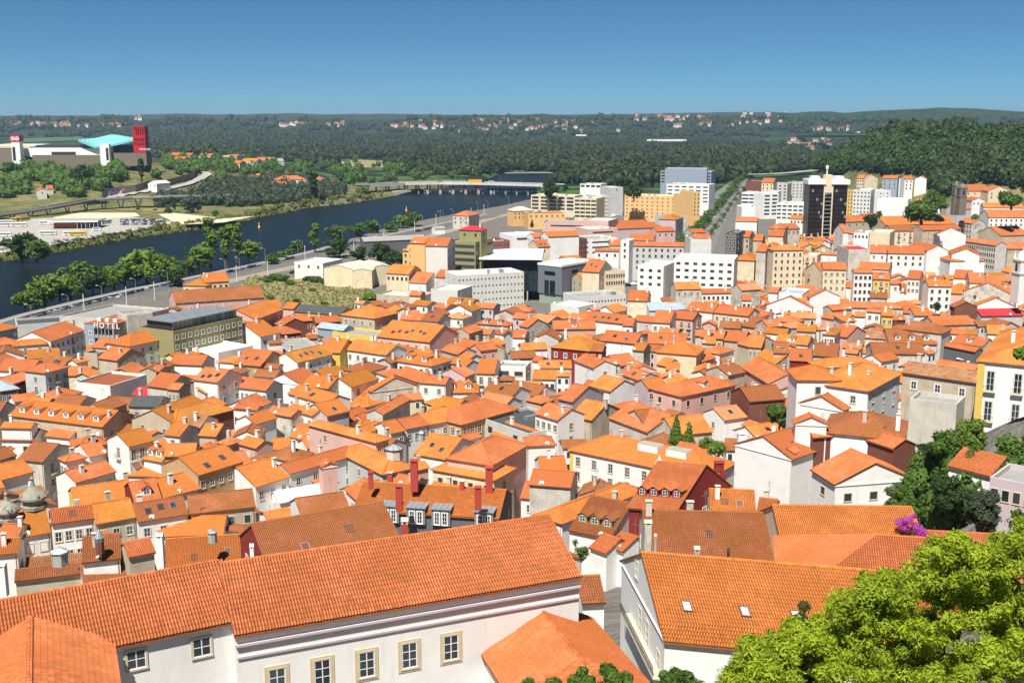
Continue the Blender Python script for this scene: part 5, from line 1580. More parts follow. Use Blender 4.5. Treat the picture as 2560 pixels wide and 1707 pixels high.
for px, py, w_, lab in ((90, 770, 50, 'leafy green tree between the two leftmost riverside trees'), (178, 742, 56, 'leafy green tree filling the gap left of the tallest riverside tree'), (258, 724, 46, 'mid green tree filling the gap behind the third quay lamp'), (338, 706, 50, 'leafy tree between the dark round tree and the broad light one'), (470, 684, 40, 'low green tree behind the river pavilion roof')):
    tree_px(px, py, w_, z=4, kind='round', fol='m', label=lab, group=G1, n=520)
tree_px(468, 688, 22, kind='tall', fol='r', label='bare brown poplar between the riverside trees', n=60, hs=1.5)
for px, py, w_, lab in ((848, 644, 56, 'dark leafy tree left of the pair behind the warehouses'), (896, 652, 40, 'dark tree in the middle behind the beige saw roof'), (945, 652, 52, 'rounded dark tree right of the middle behind the saw roof'), (983, 666, 50, 'rightmost dark tree beside the apricot tower block')):
    tree_px(px, py, w_, kind='round', fol='d', label=lab, group='dark trees behind the warehouses', n=620)
tree_pd(297, 990, 330, 66, fol='m', label='round dense green tree beside the blank white block', n=1400, leaf=.06)
tree_px(55, 645, 66, z=3, fol='d', label='big dark tree left half of the pair on the far bank by the bus park', n=900)
tree_px(92, 648, 52, z=3, fol='m', label='big tree right half of the pair on the far bank by the bus park', n=900)
for i, (px, py, w_, k, f, lab) in enumerate([(205, 452, 44, 'round', 'd', 'dark tree on the slope directly below the white shopping hall'), (315, 432, 60, 'round', 'd', 'big dark tree left of the red slotted tower base'), (355, 455, 32, 'tall', 'd', 'dark tall tree beside the small white chapel'),
    (345, 525, 12, 'cone', 'm', 'small pointed tree by the sandy lot'), (420, 534, 18, 'round', 'd', 'dark tree at the left end of the viaduct copse'), (436, 531, 22, 'tall', 'o', 'grey green tall tree in the viaduct copse'), (480, 532, 40, 'round', 'o', 'broad grey green tree under the viaduct'),
    (540, 540, 16, 'round', 'm', 'small tree on the bank at the end of the sandy lot'), (440, 558, 9, 'bush', 'm', 'little round shrub by the riverside car park'), (785, 505, 44, 'tall', 'd', 'tall very dark tree on the bank below the white barrack'), (855, 474, 28, 'tall', 'm', 'pointed green tree left of the bridge end'),
    (905, 500, 38, 'round', 'm', 'round tree at the bend of the far bank'), (885, 470, 14, 'tall', 'd', 'narrow dark tree at the bridge end'), (848, 430, 22, 'tall', 'd', 'dark tree on the meadow edge above the barrack')]):
    tree_px(px, py, w_, z=g1(*atz(px, py, 4)[:2]), kind=k, fol=f, label=lab, n=600)
tree_pd(1376, 472, 950, 46, kind='round', fol='d', label='round dark tree behind the concrete grid office', n=800)
tree_pd(1415, 470, 980, 20, kind='round', fol='d', label='small dark tree right of the round one by the grid office', n=400)
tree_pd(1585, 475, 900, 46, kind='round', fol='d', label='dark tree behind the apricot apartment block', n=800)
tree_pd(1330, 560, 620, 16, kind='cone', fol='d', label='dark conifer beside the apricot brick hall', n=400)
tree_pd(2275, 322, 1120, 26, kind='flat', fol='d', zc=1.9, label='umbrella pine on the crest of the wooded hill', n=500)
tree_pd(2322, 338, 1120, 22, kind='cone', fol='d', zc=1.1, label='dark cone shaped cypress on the hill crest', n=500)
tree_pd(2408, 350, 1120, 18, kind='round', fol='d', label='round dark tree on the hill crest beside the cemetery', n=400)
tree_pd(2395, 342, 1120, 12, kind='round', fol='m', label='small yellowish tree on the hill crest', n=300)
tree_pd(2525, 335, 1080, 30, kind='round', fol='d', label='dark spreading tree on the crest near the right edge', n=400)
tree_pd(2350, 325, 1110, 8, kind='tall', fol='r', label='bare dead tree on the hill crest', n=30, hs=1.6)
tree_pd(2330, 500, 760, 60, kind='round', fol='m', label='large tree below the white hillside houses', n=1200)
tree_pd(2305, 528, 700, 96, kind='bush', fol='m', zc=.4, label='long hedge of trees behind the market hall', n=1500, cat='hedge')
tree_pd(2178, 550, 640, 38, kind='round', fol='d', label='dark garden tree left of the market hall', n=900)
tree_pd(2200, 535, 650, 20, kind='round', fol='m', label='small tree beside the plain white block', n=400)
tree_pd(2352, 512, 640, 32, kind='round', fol='m', label='tree by the small white gables', n=500)
tree_pd(2440, 542, 560, 26, kind='bush', fol='l', zc=.4, label='bright yellow green tree in the street of the terrace', n=400)
tree_pd(2530, 500, 650, 70, kind='bush', fol='m', zc=.4, label='shrubbery below the cream gabled house', n=700)
tree_pd(2340, 765, 420, 26, kind='round', fol='d', label='dark tree by the slim brick chimney', n=500)
tree_pd(2250, 725, 430, 14, kind='tall', fol='m', label='ivy green sapling between town houses', n=300)
# gardens on the right hand slope
tree_pd(1950, 1035, 235, 66, fol='m', label='feathery green tree left of the blank white gable', n=1800, leaf=.07)
tree_pd(1690, 1080, 222, 60, kind='cone', zc=1.1, fol='l', label='pointed light green conifer behind the convent roof', n=1600, leaf=.07)
tree_pd(1722, 1092, 222, 52, kind='cone', zc=1.1, fol='l', label='second bright conifer behind the convent roof', n=1400, leaf=.07)
tree_pd(1765, 1105, 218, 40, kind='round', fol='l', label='rounded bright shrub right of the conifers', n=900, leaf=.07)
tree_pd(1798, 1120, 212, 62, kind='bush', zc=.4, fol='l', label='bright green bushy tree beside the blank white gable', n=1500, leaf=.07)
tree_pd(2360, 1120, 158, 110, fol='m', label='big garden tree below the concrete block', n=3600, leaf=.05)
tree_pd(2440, 1085, 160, 100, fol='l', label='light feathery tree in front of the yellow cornered palace', n=3200, leaf=.05)
tree_pd(2440, 1140, 152, 80, fol='m', label='dark garden tree under the feathery one', n=2400, leaf=.05)
tree_pd(2250, 1240, 150, 74, fol='m', label='rounded orange tree in front of the wide white gable', n=3200, leaf=.05, hs=1.1)
tree_pd(2370, 1235, 142, 110, fol='d', label='dark leafy tree in the walled garden', n=3200, leaf=.05)
tree_pd(2470, 1270, 135, 120, fol='o', label='dull green garden tree beside the rooftop aerials', n=3400, leaf=.05)
tree_pd(2530, 1110, 165, 60, kind='bush', zc=.4, fol='l', label='yellow flowering shrub by the palace path', n=900, leaf=.06, cat='shrub')
tree_pd(2310, 1118, 150, 40, kind='flat', zc=1.9, fol='d', label='small palm like tree beside the pale chimney', n=500, leaf=.08)
tree_pd(1455, 1380, 135, 44, kind='round', fol='m', label='small tree squeezed between roofs beside the long roof end', n=1500, leaf=.05)
tree_pd(1440, 1355, 136, 22, kind='round', fol='m', label='top sprig of greenery by the small white gable', n=500, leaf=.06)
tree_pd(205, 930, 380, 26, kind='round', fol='m', label='green tree above the dark parked cars in the street', n=500)
tree_pd(2575, 885, 165, 80, kind='flat', zc=2., fol='l', label='palm fronds in front of the palace at the right edge', n=900, leaf=.16, cat='palm')
P, R = scatter_px(95, (2200, 2600), (1125, 1330), 0, 90., (1.1, 2.4), lambda x, y: y > ip(x, [2200, 2260, 2330, 2600], [1290, 1270, 1120, 1105]) and not (2340 < x < 2600 and 1150 < y < 1215))
wood('garden_greenery', P, R, 'm', 420, 'tangle of shrubs and small trees filling the gardens below the palace', rng, MF['m'], leafs=.13, cat='shrubs')
MBG = mfoliage('bougainvillea', (.28, .02, .3), (.6, .08, .65), 1.5)
rg = np.random.default_rng(4)
def clump_plant(name, label, cat, cl, n, size, mat, d=None, asp=.45, trunk=None, shell=.6):
    r = root(name, tuple(trunk[0]) if trunk else cl[0][0], 0, label, cat); o = Vector(r.location)
    c2 = [((Vector(c)-o)[:], s) for c, s in cl]
    V, F, rnd = leaf_cloud(n, 1, size, rg, clumps=c2, shell=shell, aspect=asp)
    link('crown', npmesh('crown', V, F, [mat], rnd), r)
    mb = MB()
    if trunk:
        for a, b, r0, r1 in trunk[1]: mb.tube(Vector(a)-o, Vector(b)-o, r0, r1, 7)
    else:
        for c, s in c2: mb.tube((0, 0, -1), c, .06, .03, 5)
    part('trunk', mb, M_BARK, r); return r
cl = [(tuple(atd(px, py, 128+rg.uniform(-1, 1))), w_*128/FP) for px, py, w_ in ((2250, 1305, 14), (2270, 1300, 14), (2290, 1318, 16), (2305, 1330, 14), (2262, 1318, 12), (2315, 1345, 12), (2285, 1290, 8))]
clump_plant('bougainvillea', 'magenta bougainvillea in full bloom below the orange tree', 'shrub', cl, 2600, .1, MBG)
# the big tree in the lower right corner and its neighbours
def top_edge(px): return float(np.interp(px, [1800, 1850, 1900, 1960, 2030, 2080, 2150, 2200, 2250, 2300, 2330, 2400, 2440, 2500, 2560, 2700], [1700, 1620, 1575, 1560, 1535, 1470, 1445, 1425, 1400, 1385, 1335, 1320, 1365, 1315, 1300, 1290]))
cl = []
for i in range(900):
    px = rg.uniform(1820, 2720); t = top_edge(px)+14*math.sin(px*.11)+10*math.sin(px*.043); w_ = rg.uniform(12, 40); py = t+w_*.9+rg.random()**1.2*(1800-t)
    dd = 44+rg.uniform(-4, 4)-(py-t)*.012
    cl.append((tuple(atd(px, py, dd)), w_*dd/FP*1.1))
tb = atd(2350, 1900, 44)
br = [((tb.x, tb.y, tb.z-16), (tb.x, tb.y, tb.z-1), .5, .35)]
for k in range(0, 900, 60): br.append(((tb.x, tb.y, tb.z-1), cl[k][0], .13, .03))
clump_plant('camphor_tree', 'big sunlit yellow green tree filling the lower right corner', 'tree', cl, 260000, .1, MF['g'], trunk=((tb.x, tb.y, tb.z-16), br), asp=.36, shell=.25)
cl = [(tuple(atd(px, py, 52+rg.uniform(-1.5, 1.5))), w_*52/FP) for px, py, w_ in ((2010, 1515, 18), (2000, 1550, 24), (1985, 1580, 26), (2025, 1560, 22), (1960, 1590, 20), (1940, 1600, 14))]
clump_plant('cypress', 'dark cypress top just left of the big sunlit tree', 'tree', cl, 3400, .06, MF['d'])
for j, (xs, xe, lab) in enumerate(((1285, 1620, 'dark green long leaved treetop along the bottom centre edge'), (1625, 1765, 'small dark leafy treetop under the tiled eave, bottom edge'))):
    cl = []
    for i in range(46 if j == 0 else 22):
        px = rg.uniform(xs, xe); t = float(np.interp(px, [1285, 1340, 1400, 1440, 1520, 1560, 1600, 1630, 1700, 1765], [1690, 1690, 1700, 1665, 1660, 1680, 1695, 1680, 1670, 1700])); w_ = rg.uniform(12, 20)
        py = t+w_*.7+rg.random()*90; cl.append((tuple(atd(px, py, 36+rg.uniform(-1.5, 1.5))), w_*36/FP*1.15))
    clump_plant('laurel_tree', lab, 'tree', cl, 16000 if j == 0 else 6000, .12, MF['m'], asp=.3)
# ---- the meadow beside the town
mt, t, b = nmat('meadow_grass'); p = worldpos(t)
c = mix(t, ramp(t, noise(t, p, .12, 5, .7), .4, .62), (.36, .28, .12), (.14, .16, .045)); c = mix(t, math_(t, 'MULTIPLY', noise(t, p, 1.2, 4, .7), .5), c, (.08, .09, .03))
t.links.new(c, b.inputs['Base Color']); b.inputs['Roughness'].default_value = 1; bump(t, b, noise(t, p, .8, 5, .7), 1., .8)
MEAD = [(600, 712), (625, 690), (690, 688), (840, 706), (925, 720), (935, 745), (940, 770), (880, 790), (800, 775), (690, 755), (620, 735)]
sheet('meadow', MEAD, 4.08, mt)
GP = []; GR = []
mp = [tuple(atz(x, y, 4)[:2]) for x, y in MEAD]; xs = [a for a, _ in mp]; ys = [b for _, b in mp]
while len(GP) < 900:
    x, y = rg.uniform(min(xs), max(xs)), rg.uniform(min(ys), max(ys))
    if pip(mp, np.array([x]), np.array([y]))[0]: GP.append((x, y, 4.)); GR.append(rg.uniform(.15, .45))
wood('meadow_tufts', np.array(GP), np.array(GR), 'r', 24, 'dry straw and green tufts in the vacant meadow', rng, mfoliage('dry_tufts', (.22, .17, .06), (.12, .15, .04), .2), leafs=.5, cat='grass')
for i, (px, py, w_, f) in enumerate([(672, 705, 30, 'm'), (690, 700, 36, 'm'), (712, 703, 34, 'm'), (725, 712, 26, 'm'), (765, 702, 24, 'd'), (790, 706, 34, 'm'), (800, 700, 20, 'd'), (818, 710, 24, 'd'), (780, 728, 20, 'm'), (810, 762, 18, 'm'), (740, 756, 22, 'm'), (678, 748, 20, 'm'), (925, 750, 44, 'l'), (900, 760, 24, 'm'), (715, 785, 20, 'd'), (676, 805, 24, 'd'), (650, 700, 14, 'm')]):
    tree_px(px, py, w_, kind='bush', fol=f, group='shrubs dotted over the vacant meadow', cat='shrub', n=420, label='leafy green shrub growing on the dry vacant meadow')
# ------------------------------------------------------------ roads and squares
ASPH = mplain('asphalt', (.12, .12, .125), .9, 0, .2, .3); PAVE = mplain('paving', (.42, .39, .34), .9, 0, .12, .3); SAND = mplain('sand', (.62, .52, .38), .95, 0, .12, .1)
LOT = mplain('worn_asphalt', (.38, .36, .33), .95, 0, .15, .1)
def gsheet(name, pts, mat, dz=.12, n=1, **pr):
    """sheet that follows the terrain under the pixel outline"""
    PX = np.array([p[0] for p in pts], float); PY = np.array([p[1] for p in pts], float)
    X, Y, ok = march(PX, PY, 300.); Z = gz(X, Y)+dz
    mb = MB(); P = [Vector((a, b, c)) for a, b, c in zip(X, Y, Z)]; mb.poly(P[::-1])
    if not pr: pr = dict(kind='structure')
    return link(name, mb.mesh(name, [mat]), **pr)
def ribbon(name, pts, width, mat, z=None, dz=.15, th=0, **pr):
    """road ribbon along pixel points on the terrain (or at height z)"""
    P = []
    PX = []; PY = []
    for (a, b), (c, d) in zip(pts, pts[1:]):
        k = max(2, int(math.hypot(c-a, d-b)/14))
        for i in range(k): PX.append(a+(c-a)*i/k); PY.append(b+(d-b)*i/k)
    PX.append(pts[-1][0]); PY.append(pts[-1][1])
    if z is None:
        X, Y, ok = march(np.array(PX), np.array(PY), 300.); Z = gz(X, Y)+dz
        Z = np.maximum(Z, 1.5+dz)
    else:
        W = [atz(a, b, z if not callable(z) else z(a)) for a, b in zip(PX, PY)]; X, Y, Z = [np.array([getattr(w_, k) for w_ in W]) for k in 'xyz']
    P = [Vector((a, b, c)) for a, b, c in zip(X, Y, Z)]
    mb = MB(); h = width/2; L = []
    for i, p in enumerate(P):
        t = (P[min(i+1, len(P)-1)]-P[max(i-1, 0)]); t.z = 0; t.normalize(); s_ = Vector((-t.y, t.x, 0)); L.append((p+s_*h, p-s_*h))
    for (a, b), (c, d) in zip(L, L[1:]):
        mb.quad(b, d, c, a)
        if th:
            v = Vector((0, 0, th)); mb.quad(a, c, c-v, a-v); mb.quad(d, b, b-v, d-v); mb.quad(a-v, c-v, d-v, b-v)
    if not pr: pr = dict(kind='structure')
    return link(name, mb.mesh(name, [mat]), **pr), P
sheet('car_park', [(-60, 556), (110, 545), (330, 543), (430, 553), (425, 560), (245, 590), (100, 610), (0, 621), (-60, 628)], 4.1, LOT)
sheet('sandy_lot', [(130, 544), (200, 532), (340, 532), (350, 541), (260, 547), (150, 550)], 4.2, SAND)
sheet('gravel_lot', [(395, 536), (430, 532), (560, 546), (640, 540), (560, 556), (450, 562), (420, 548)], 4.25, SAND)
RR = ribbon('river_road', [(-60, 838), (60, 800), (200, 766), (330, 736), (440, 712), (560, 685), (640, 668), (760, 640), (860, 617), (960, 596), (1060, 575), (1140, 557), (1240, 540)], 9, ASPH, 4.06)
ribbon('quay_pavement', [(-60, 822), (60, 786), (200, 752), (330, 723), (440, 702), (560, 676), (640, 660), (760, 633), (860, 610), (960, 589), (1060, 568), (1140, 551), (1220, 535)], 5, mplain('quay_stone', (.27, .26, .24), .9, 0, .15, .3), 4.12)
ribbon('railway_bed', [(440, 738), (560, 706), (640, 688), (760, 662), (860, 640), (960, 618), (1060, 595), (1140, 573), (1230, 545), (1300, 530)], 9, mplain('ballast', (.3, .26, .22), .95, 0, .2, .5), 4.05)
for off in (-3.2, -1.8, 1.2, 2.6):
    pass
gsheet('boulevard', [(1560, 655), (1640, 620), (1790, 480), (1850, 440), (1875, 440), (1855, 480), (1810, 560), (1780, 640), (1730, 690)], mplain('boulevard_asphalt', (.17, .165, .16), .9, 0, .12, .3), .08)
sheet('square', [(1530, 790), (1545, 755), (1600, 770), (1640, 800), (1650, 850), (1595, 900), (1560, 880)], 4.06, PAVE)
sheet('street', [(175, 930), (190, 905), (330, 880), (200, 990)], 4.06, ASPH)
ribbon('slope_road', [(250, 502), (320, 488), (400, 478), (450, 466), (490, 452), (512, 440), (505, 430), (480, 428)], 16, mplain('pale_asphalt', (.36, .34, .32), .9, 0, .1, .1), None, .5)
ribbon('distant_motorway', [(1790, 440), (1850, 437), (1935, 434), (1980, 431), (2040, 425)], 16, mplain('pale_asphalt', (.36, .34, .32)), 9.)
sheet('river_lawn', [(235, 515), (330, 505), (415, 512), (410, 530), (300, 525)], 4.15, mt)
gsheet('allotments', [(852, 405), (900, 400), (960, 404), (1010, 412), (960, 420), (860, 420)], mplain('allotment_field', (.3, .25, .12), .95, 0, .3, .04), .4)
# ------------------------------------------------------------ viaduct
def viaduct():
    zf = lambda x: float(np.interp(x, [-60, 0, 120, 230, 400, 580], [6., 7., 10, 13, 14, 13]))
    pts = [(-60, 550), (0, 538), (120, 520), (230, 500), (330, 494), (450, 491), (575, 488)]
    o, P = ribbon('bridge', pts, 11, ASPH, zf, th=1.2, label='raised grey road viaduct on slanted legs across the bus park', category='viaduct')
    r = root('viaduct', P[0], 0, 'raised grey road viaduct on slanted concrete legs behind the bus park', 'viaduct')
    o.name = 'deck'; del o['label']; del o['category']; o.parent = r; o.location = -P[0]
    for s_ in (-5.4, 5.4):
        mb = MB()
        for a, b in zip(P, P[1:]):
            t = (b-a).normalized(); n = Vector((-t.y, t.x, 0))*s_; u = Vector((0, 0, 1.0)); a_ = a-P[0]+n; b_ = b-P[0]+n; k = Vector((-t.y, t.x, 0))*.12
            mb.quad(a_-k, b_-k, b_-k+u, a_-k+u); mb.quad(b_+k, a_+k, a_+k+u, b_+k+u); mb.quad(a_-k+u, b_-k+u, b_+k+u, a_+k+u)
        part('parapet', mb, M_CONC, r)
    for i in range(6, len(P)-2, 3):
        p = P[i]-P[0]; g = g1(P[i].x, P[i].y)-P[0].z; t = (P[i+1]-P[i]).normalized(); mb = MB()
        for s_ in (-1, 1): mb.tube(p+Vector((t.x*3*s_, t.y*3*s_, -1)), Vector((p.x+t.x*.8*s_, p.y+t.y*.8*s_, g)), .7, .7, 6)
        part('pier', mb, M_CONC, r)
viaduct()
# stone retaining wall along the slope road, with a painted mural
def rwall(name, pts, h, mat, label, th=1.2, cat='wall', d0=600.):
    PX = np.array([p[0] for p in pts], float); PY = np.array([p[1] for p in pts], float); X, Y, ok = march(PX, PY, d0); Z = gz(X, Y)
    r = root(name, (X[0], Y[0], Z[0]), 0, label, cat); mb = MB()
    P = [Vector((a-X[0], b-Y[0], c-Z[0])) for a, b, c in zip(X, Y, Z)]
    for a, b in zip(P, P[1:]):
        k = Vector((0, th, 0)); u = Vector((0, 0, h)); w_ = Vector((0, 0, -2.5))
        mb.quad(a+w_, b+w_, b+u, a+u); mb.quad(b+k+w_, a+k+w_, a+k+u, b+k+u); mb.quad(a+u, b+u, b+k+u, a+k+u)
    for a, b in ((P[0], P[0]), (P[-1], P[-1])):
        mb.quad(a+Vector((0, 0, -2.5)), a+Vector((0, th, -2.5)), a+Vector((0, th, h)), a+Vector((0, 0, h)))
    part('wall', mb, mat, r); return r, P
OLDST = mwall('old_masonry', (.2, .17, .13), .8)
rwall('retaining_wall', [(256, 498), (268, 492), (300, 488), (340, 482), (375, 474), (420, 466), (460, 455), (485, 446), (490, 437)], 7, OLDST, 'dark curved stone retaining wall below the dry slope')
mu = mplain('mural_paint', (.1, .14, .3), .8, 0, .1)
mm, t, b = nmat('mural'); vo = N(t, 'ShaderNodeTexVoronoi'); vo.inputs['Scale'].default_value = .35; t.links.new(worldpos(t), vo.inputs[0]); cr = N(t, 'ShaderNodeValToRGB')
sp = N(t, 'ShaderNodeSeparateXYZ'); t.links.new(vo.outputs['Color'], sp.inputs[0]); t.links.new(sp.outputs[0], cr.inputs[0])
for q, c in ((0, (.05, .1, .35, 1)), (.3, (.1, .25, .6, 1)), (.5, (.5, .05, .08, 1)), (.7, (.7, .6, .2, 1)), (.85, (.6, .65, .7, 1))): e_ = cr.color_ramp.elements.new(q) if q else cr.color_ramp.elements[0]; e_.color = c
cr.color_ramp.interpolation = 'CONSTANT'; t.links.new(cr.outputs[0], b.inputs[0])
r_, P_ = rwall('mural_wall', [(270, 491.5), (300, 487.5), (338, 482)], 5, mm, 'painted mural in blue and red on the dark retaining wall', th=-.3, cat='mural')
# ------------------------------------------------------------ bridge and weir
CON = mplain('bridge_concrete', (.62, .62, .6), .8, 0, .08, .05)
def bridge():
    a = atz(880, 470, 10.); b = atz(1350, 468, 10.)
    P = [atz(640+0*i, 0, 0) for i in range(0)]
    pts = [(905, 464), (1000, 458), (1100, 456.5), (1200, 457.5), (1300, 460), (1400, 463)]
    o, P = ribbon('bridge', pts, 24, ASPH, 12.)
    r = root('bridge', P[0], 0, 'long white motorway bridge on dark piers crossing the river', 'bridge')
    o.name = 'deck'; del o['kind']; o.parent = r; o.location = -P[0]
    mb = MB(); mr_ = MB()
    for a, b in zip(P, P[1:]):
        t = (b-a).normalized(); n = Vector((-t.y, t.x, 0))
        for s_ in (-12.2, 12.2):
            A_, B_ = a-P[0]+n*s_, b-P[0]+n*s_; u = Vector((0, 0, .9)); w_ = Vector((0, 0, -1.7)); k = n*.3
            mb.quad(A_-k+w_, B_-k+w_, B_-k+u, A_-k+u); mb.quad(B_+k+w_, A_+k+w_, A_+k+u, B_+k+u); mb.quad(A_-k+u, B_-k+u, B_+k+u, A_+k+u)
        mb.quad(a-P[0]-n*12-Vector((0, 0, 1.6)), a-P[0]+n*12-Vector((0, 0, 1.6)), b-P[0]+n*12-Vector((0, 0, 1.6)), b-P[0]-n*12-Vector((0, 0, 1.6)))
    part('beam', mb, CON, r)
    for i in range(3, len(P)-1, 2):
        t = (P[i+1]-P[i]).normalized(); n = Vector((-t.y, t.x, 0))
        for s_ in (-8, 8):
            mb = MB(); q = P[i]-P[0]+n*s_; mb.tube(Vector((q.x, q.y, -1.7)), Vector((q.x, q.y, -15)), 1., 1., 8); part('pier', mb, M_CONC, r)
    return P
BP = bridge()
def weir():
    P = [atz(x, y, 5.) for x, y in ((1060, 474), (1200, 475), (1345, 474))]; r = root('weir', (P[0].x, P[0].y, 0), 0, 'low dark weir with piers and gates just below the motorway bridge', 'weir')
    mb = MB(); d = P[2]-P[0]; d.z = 0; L = d.length; d.normalize(); n = Vector((-d.y, d.x, 0))
    def pb(m, u0, u1, v0, v1, z0, z1):
        c = [d*u0+n*v0, d*u1+n*v0, d*u1+n*v1, d*u0+n*v1]; lo = [q+Vector((0, 0, z0)) for q in c]; hi = [q+Vector((0, 0, z1)) for q in c]
        for i in range(4): j = (i+1) % 4; m.quad(lo[i], lo[j], hi[j], hi[i])
        m.quad(*hi); m.quad(*lo[::-1])
    pb(mb, 0, L, 0, 6, 4.2, 5.4); pb(mb, 0, L, -.4, -.1, 5.4, 6.1); part('walkway', mb, mplain('weir_rust', (.12, .06, .05), .8), r)
    for k in range(9):
        mb = MB(); pb(mb, L*(k+.2)/9, L*(k+.2)/9+3, -3, 9, -2.8, 4.2); part('pier', mb, M_CONC, r)
    mb = MB(); pb(mb, 0, L, 3, 4, -2.8, 1.2); part('gate', mb, mplain('weir_gate', (.5, .52, .5), .6), r)
weir()
mb = MB(); P = [atz(x, y, 0) for x, y in ((985, 489), (1060, 479), (1064, 474), (990, 480))]; Q = [atz(x, y, 4.3) for x, y in ((978, 480), (1058, 472))]
r = root('stone_embankment', P[0], 0, 'pale stone paved embankment by the weir', 'embankment'); mb.quad(P[0]-P[0], P[1]-P[0], Q[1]-P[0], Q[0]-P[0]); e_ = Vector((0, 14, 0)); mb.quad(Q[0]-P[0], Q[1]-P[0], Q[1]-P[0]+e_, Q[0]-P[0]+e_); part('revetment', mb, mplain('revetment', (.5, .47, .42), .95, 0, .2, .5), r)
o, P = ribbon('far_footbridge', [(1262, 432), (1330, 431), (1405, 431)], 5, M_CONC, 9., th=1.2, label='low dark footbridge far behind the motorway bridge', category='footbridge')
# ------------------------------------------------------------ shopping centre
def lettering(txt, size, parent, loc, sp=1.):
    """solid letters, one mesh each"""
    x = loc[0]
    for ch in txt:
        tx = bpy.data.curves.new('letter', 'FONT'); tx.body = ch; tx.size = size; tx.extrude = .08; tx.offset = size*.012
        t_ = bpy.data.objects.new('letter', tx); COL.objects.link(t_); bpy.context.view_layer.update(); wd = t_.dimensions.x
        me = bpy.data.meshes.new_from_object(t_); bpy.data.objects.remove(t_); me.materials.clear(); me.materials.append(M_WHITE)
        o = link('letter', me, parent, (x, loc[1], loc[2])); o.rotation_euler = (math.pi/2, 0, 0); x += (wd+size*.13)*sp
def box_thing(name, label, cat, px0, px1, pyb, pyt, d, depth, mat, parent=None, pname='wall', dz=-2., rz=0.):
    a = atd(px0, pyb, d); b = atd(px1, pyb, d); t = atd((px0+px1)/2, pyt, d)
    r = parent or root(name, (a.x, a.y, a.z), rz, label, cat); o = Vector(r.location)
    mb = MB(); mb.box(a.x-o.x, a.y-o.y, a.z-o.z+dz, b.x-o.x, a.y-o.y+depth, t.z-o.z, 0, 'd'); p = part(pname, mb, mat, r); return r, p
def mall():
    D = 1290.; W_ = mplain('mall_white', (.82, .82, .82), .6, 0, .03, .1); TQ = mplain('turquoise_roof', (.2, .55, .56), .5, 0, .06, .1); RD = mplain('mall_red', (.5, .015, .02), .6, 0, .08, .2)
    r, _ = box_thing('shopping_centre', 'white shopping centre with a swooping turquoise roof and stone base on the hill', 'shopping centre', 50, 265, 388, 371, D, 60, W_)
    o = Vector(r.location)
    def bx(px0, px1, pyb, pyt, d, dep, mat, nm, par=None, dz=0):
        box_thing('', '', '', px0, px1, pyb, pyt, d, dep, mat, r, nm, dz)
    bx(-60, 32, 404, 373, D, 60, OLDST, 'wing', dz=-4); bx(-60, 74, 371, 366, D+4, 60, mplain('beige_fascia', (.6, .5, .35)), 'fascia')
    bx(82, 268, 411, 388, D-6, 40, OLDST, 'stone_base', dz=-6); bx(268, 345, 402, 383, D-2, 50, OLDST, 'stone_base', dz=-6)
    bx(129, 188, 388, 380, D-1.5, 5, M_DARK, 'dark_opening')
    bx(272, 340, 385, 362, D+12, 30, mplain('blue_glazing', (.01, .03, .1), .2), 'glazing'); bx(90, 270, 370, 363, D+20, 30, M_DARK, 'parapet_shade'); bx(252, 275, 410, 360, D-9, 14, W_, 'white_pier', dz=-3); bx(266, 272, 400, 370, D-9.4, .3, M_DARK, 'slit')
    # swooping roof
    N_ = 14; top = []; 
    for i in range(N_+1):
        f = i/N_; px = 195+f*145; back = (295-195, 0)
        front = (195+f*145, float(np.interp(f, [0, .28, .6, 1], [349, 366, 361, 347]))+0)
        bk = (195+f*145, float(np.interp(f, [0, .28, .6, 1], [349, 346, 336, 345])))
        A = atd(front[0], front[1], D-4); B = atd(bk[0], bk[1], D+55); top.append((A-o, B-o))
    mb = MB(); th = Vector((0, 0, -2.2))
    for (a, b), (c, d) in zip(top, top[1:]):
        mb.quad(a, c, d, b, 0); mb.quad(a+th, c+th, c, a, 0); mb.quad(b+th, d+th, c+th, a+th, 0)
    part('swooping_roof', mb, TQ, r)
    # red slotted tower, leaning slightly
    a = atd(336, 383, D-8); r2 = root('red_tower', (a.x, a.y, a.z), 0, 'tall dark red tower with slot openings at the right end of the shopping centre', 'tower'); s_ = D/FP
    w_, h_ = 27*s_, 65*s_
    for f_ in range(2):
        for k in range(6 if f_ == 0 else 5):
            mb = MB(); x = w_*k/5
            if f_ == 0: mb.box(x-.6, 0, 0, x+.6, 1.2, h_); mb.box(x-.6, 10, 0, x+.6, 11.2, h_)
            else: mb.box(-.6 if k % 2 else w_-.6, 2+k*2, 0, .6 if k % 2 else w_+.6, 3+k*2, h_)
            part('fin', mb, RD, r2)
    for z0, z1 in ((0, .28), (.38, .42), (.56, .66), (.96, 1.0)):
        mb = MB(); mb.box(-.5, .1, h_*z0, w_+.5, 11.1, h_*z1); part('band', mb, RD, r2)
    mb = MB(); mb.box(3, 3, -8, w_-1, 9, h_*.9); part('core', mb, mplain('tower_core', (.2, .05, .05)), r2); mb = MB(); mb.box(-1, -.5, -14, w_+1, 11.5, -.1); part('stone_base', mb, OLDST, r2)
    lettering('FORUM', 3.4, r2, (w_*.5, -.62, h_*.1))
    # white pylon with red head and round emblem
    a = atd(31, 404, D-14); r3 = root('pylon_tower', (a.x, a.y, a.z-3), 0, 'white pylon tower with a red head bearing round white emblems', 'tower'); w_ = 21*s_; h_ = 54*s_
    mb = MB(); mb.box(0, 0, 0, w_, 9, h_); part('shaft', mb, W_, r3); mb = MB(); mb.box(w_*.12, -.15, 4, w_*.45, -.01, h_*.76); part('dark_panel', mb, M_DARK, r3)
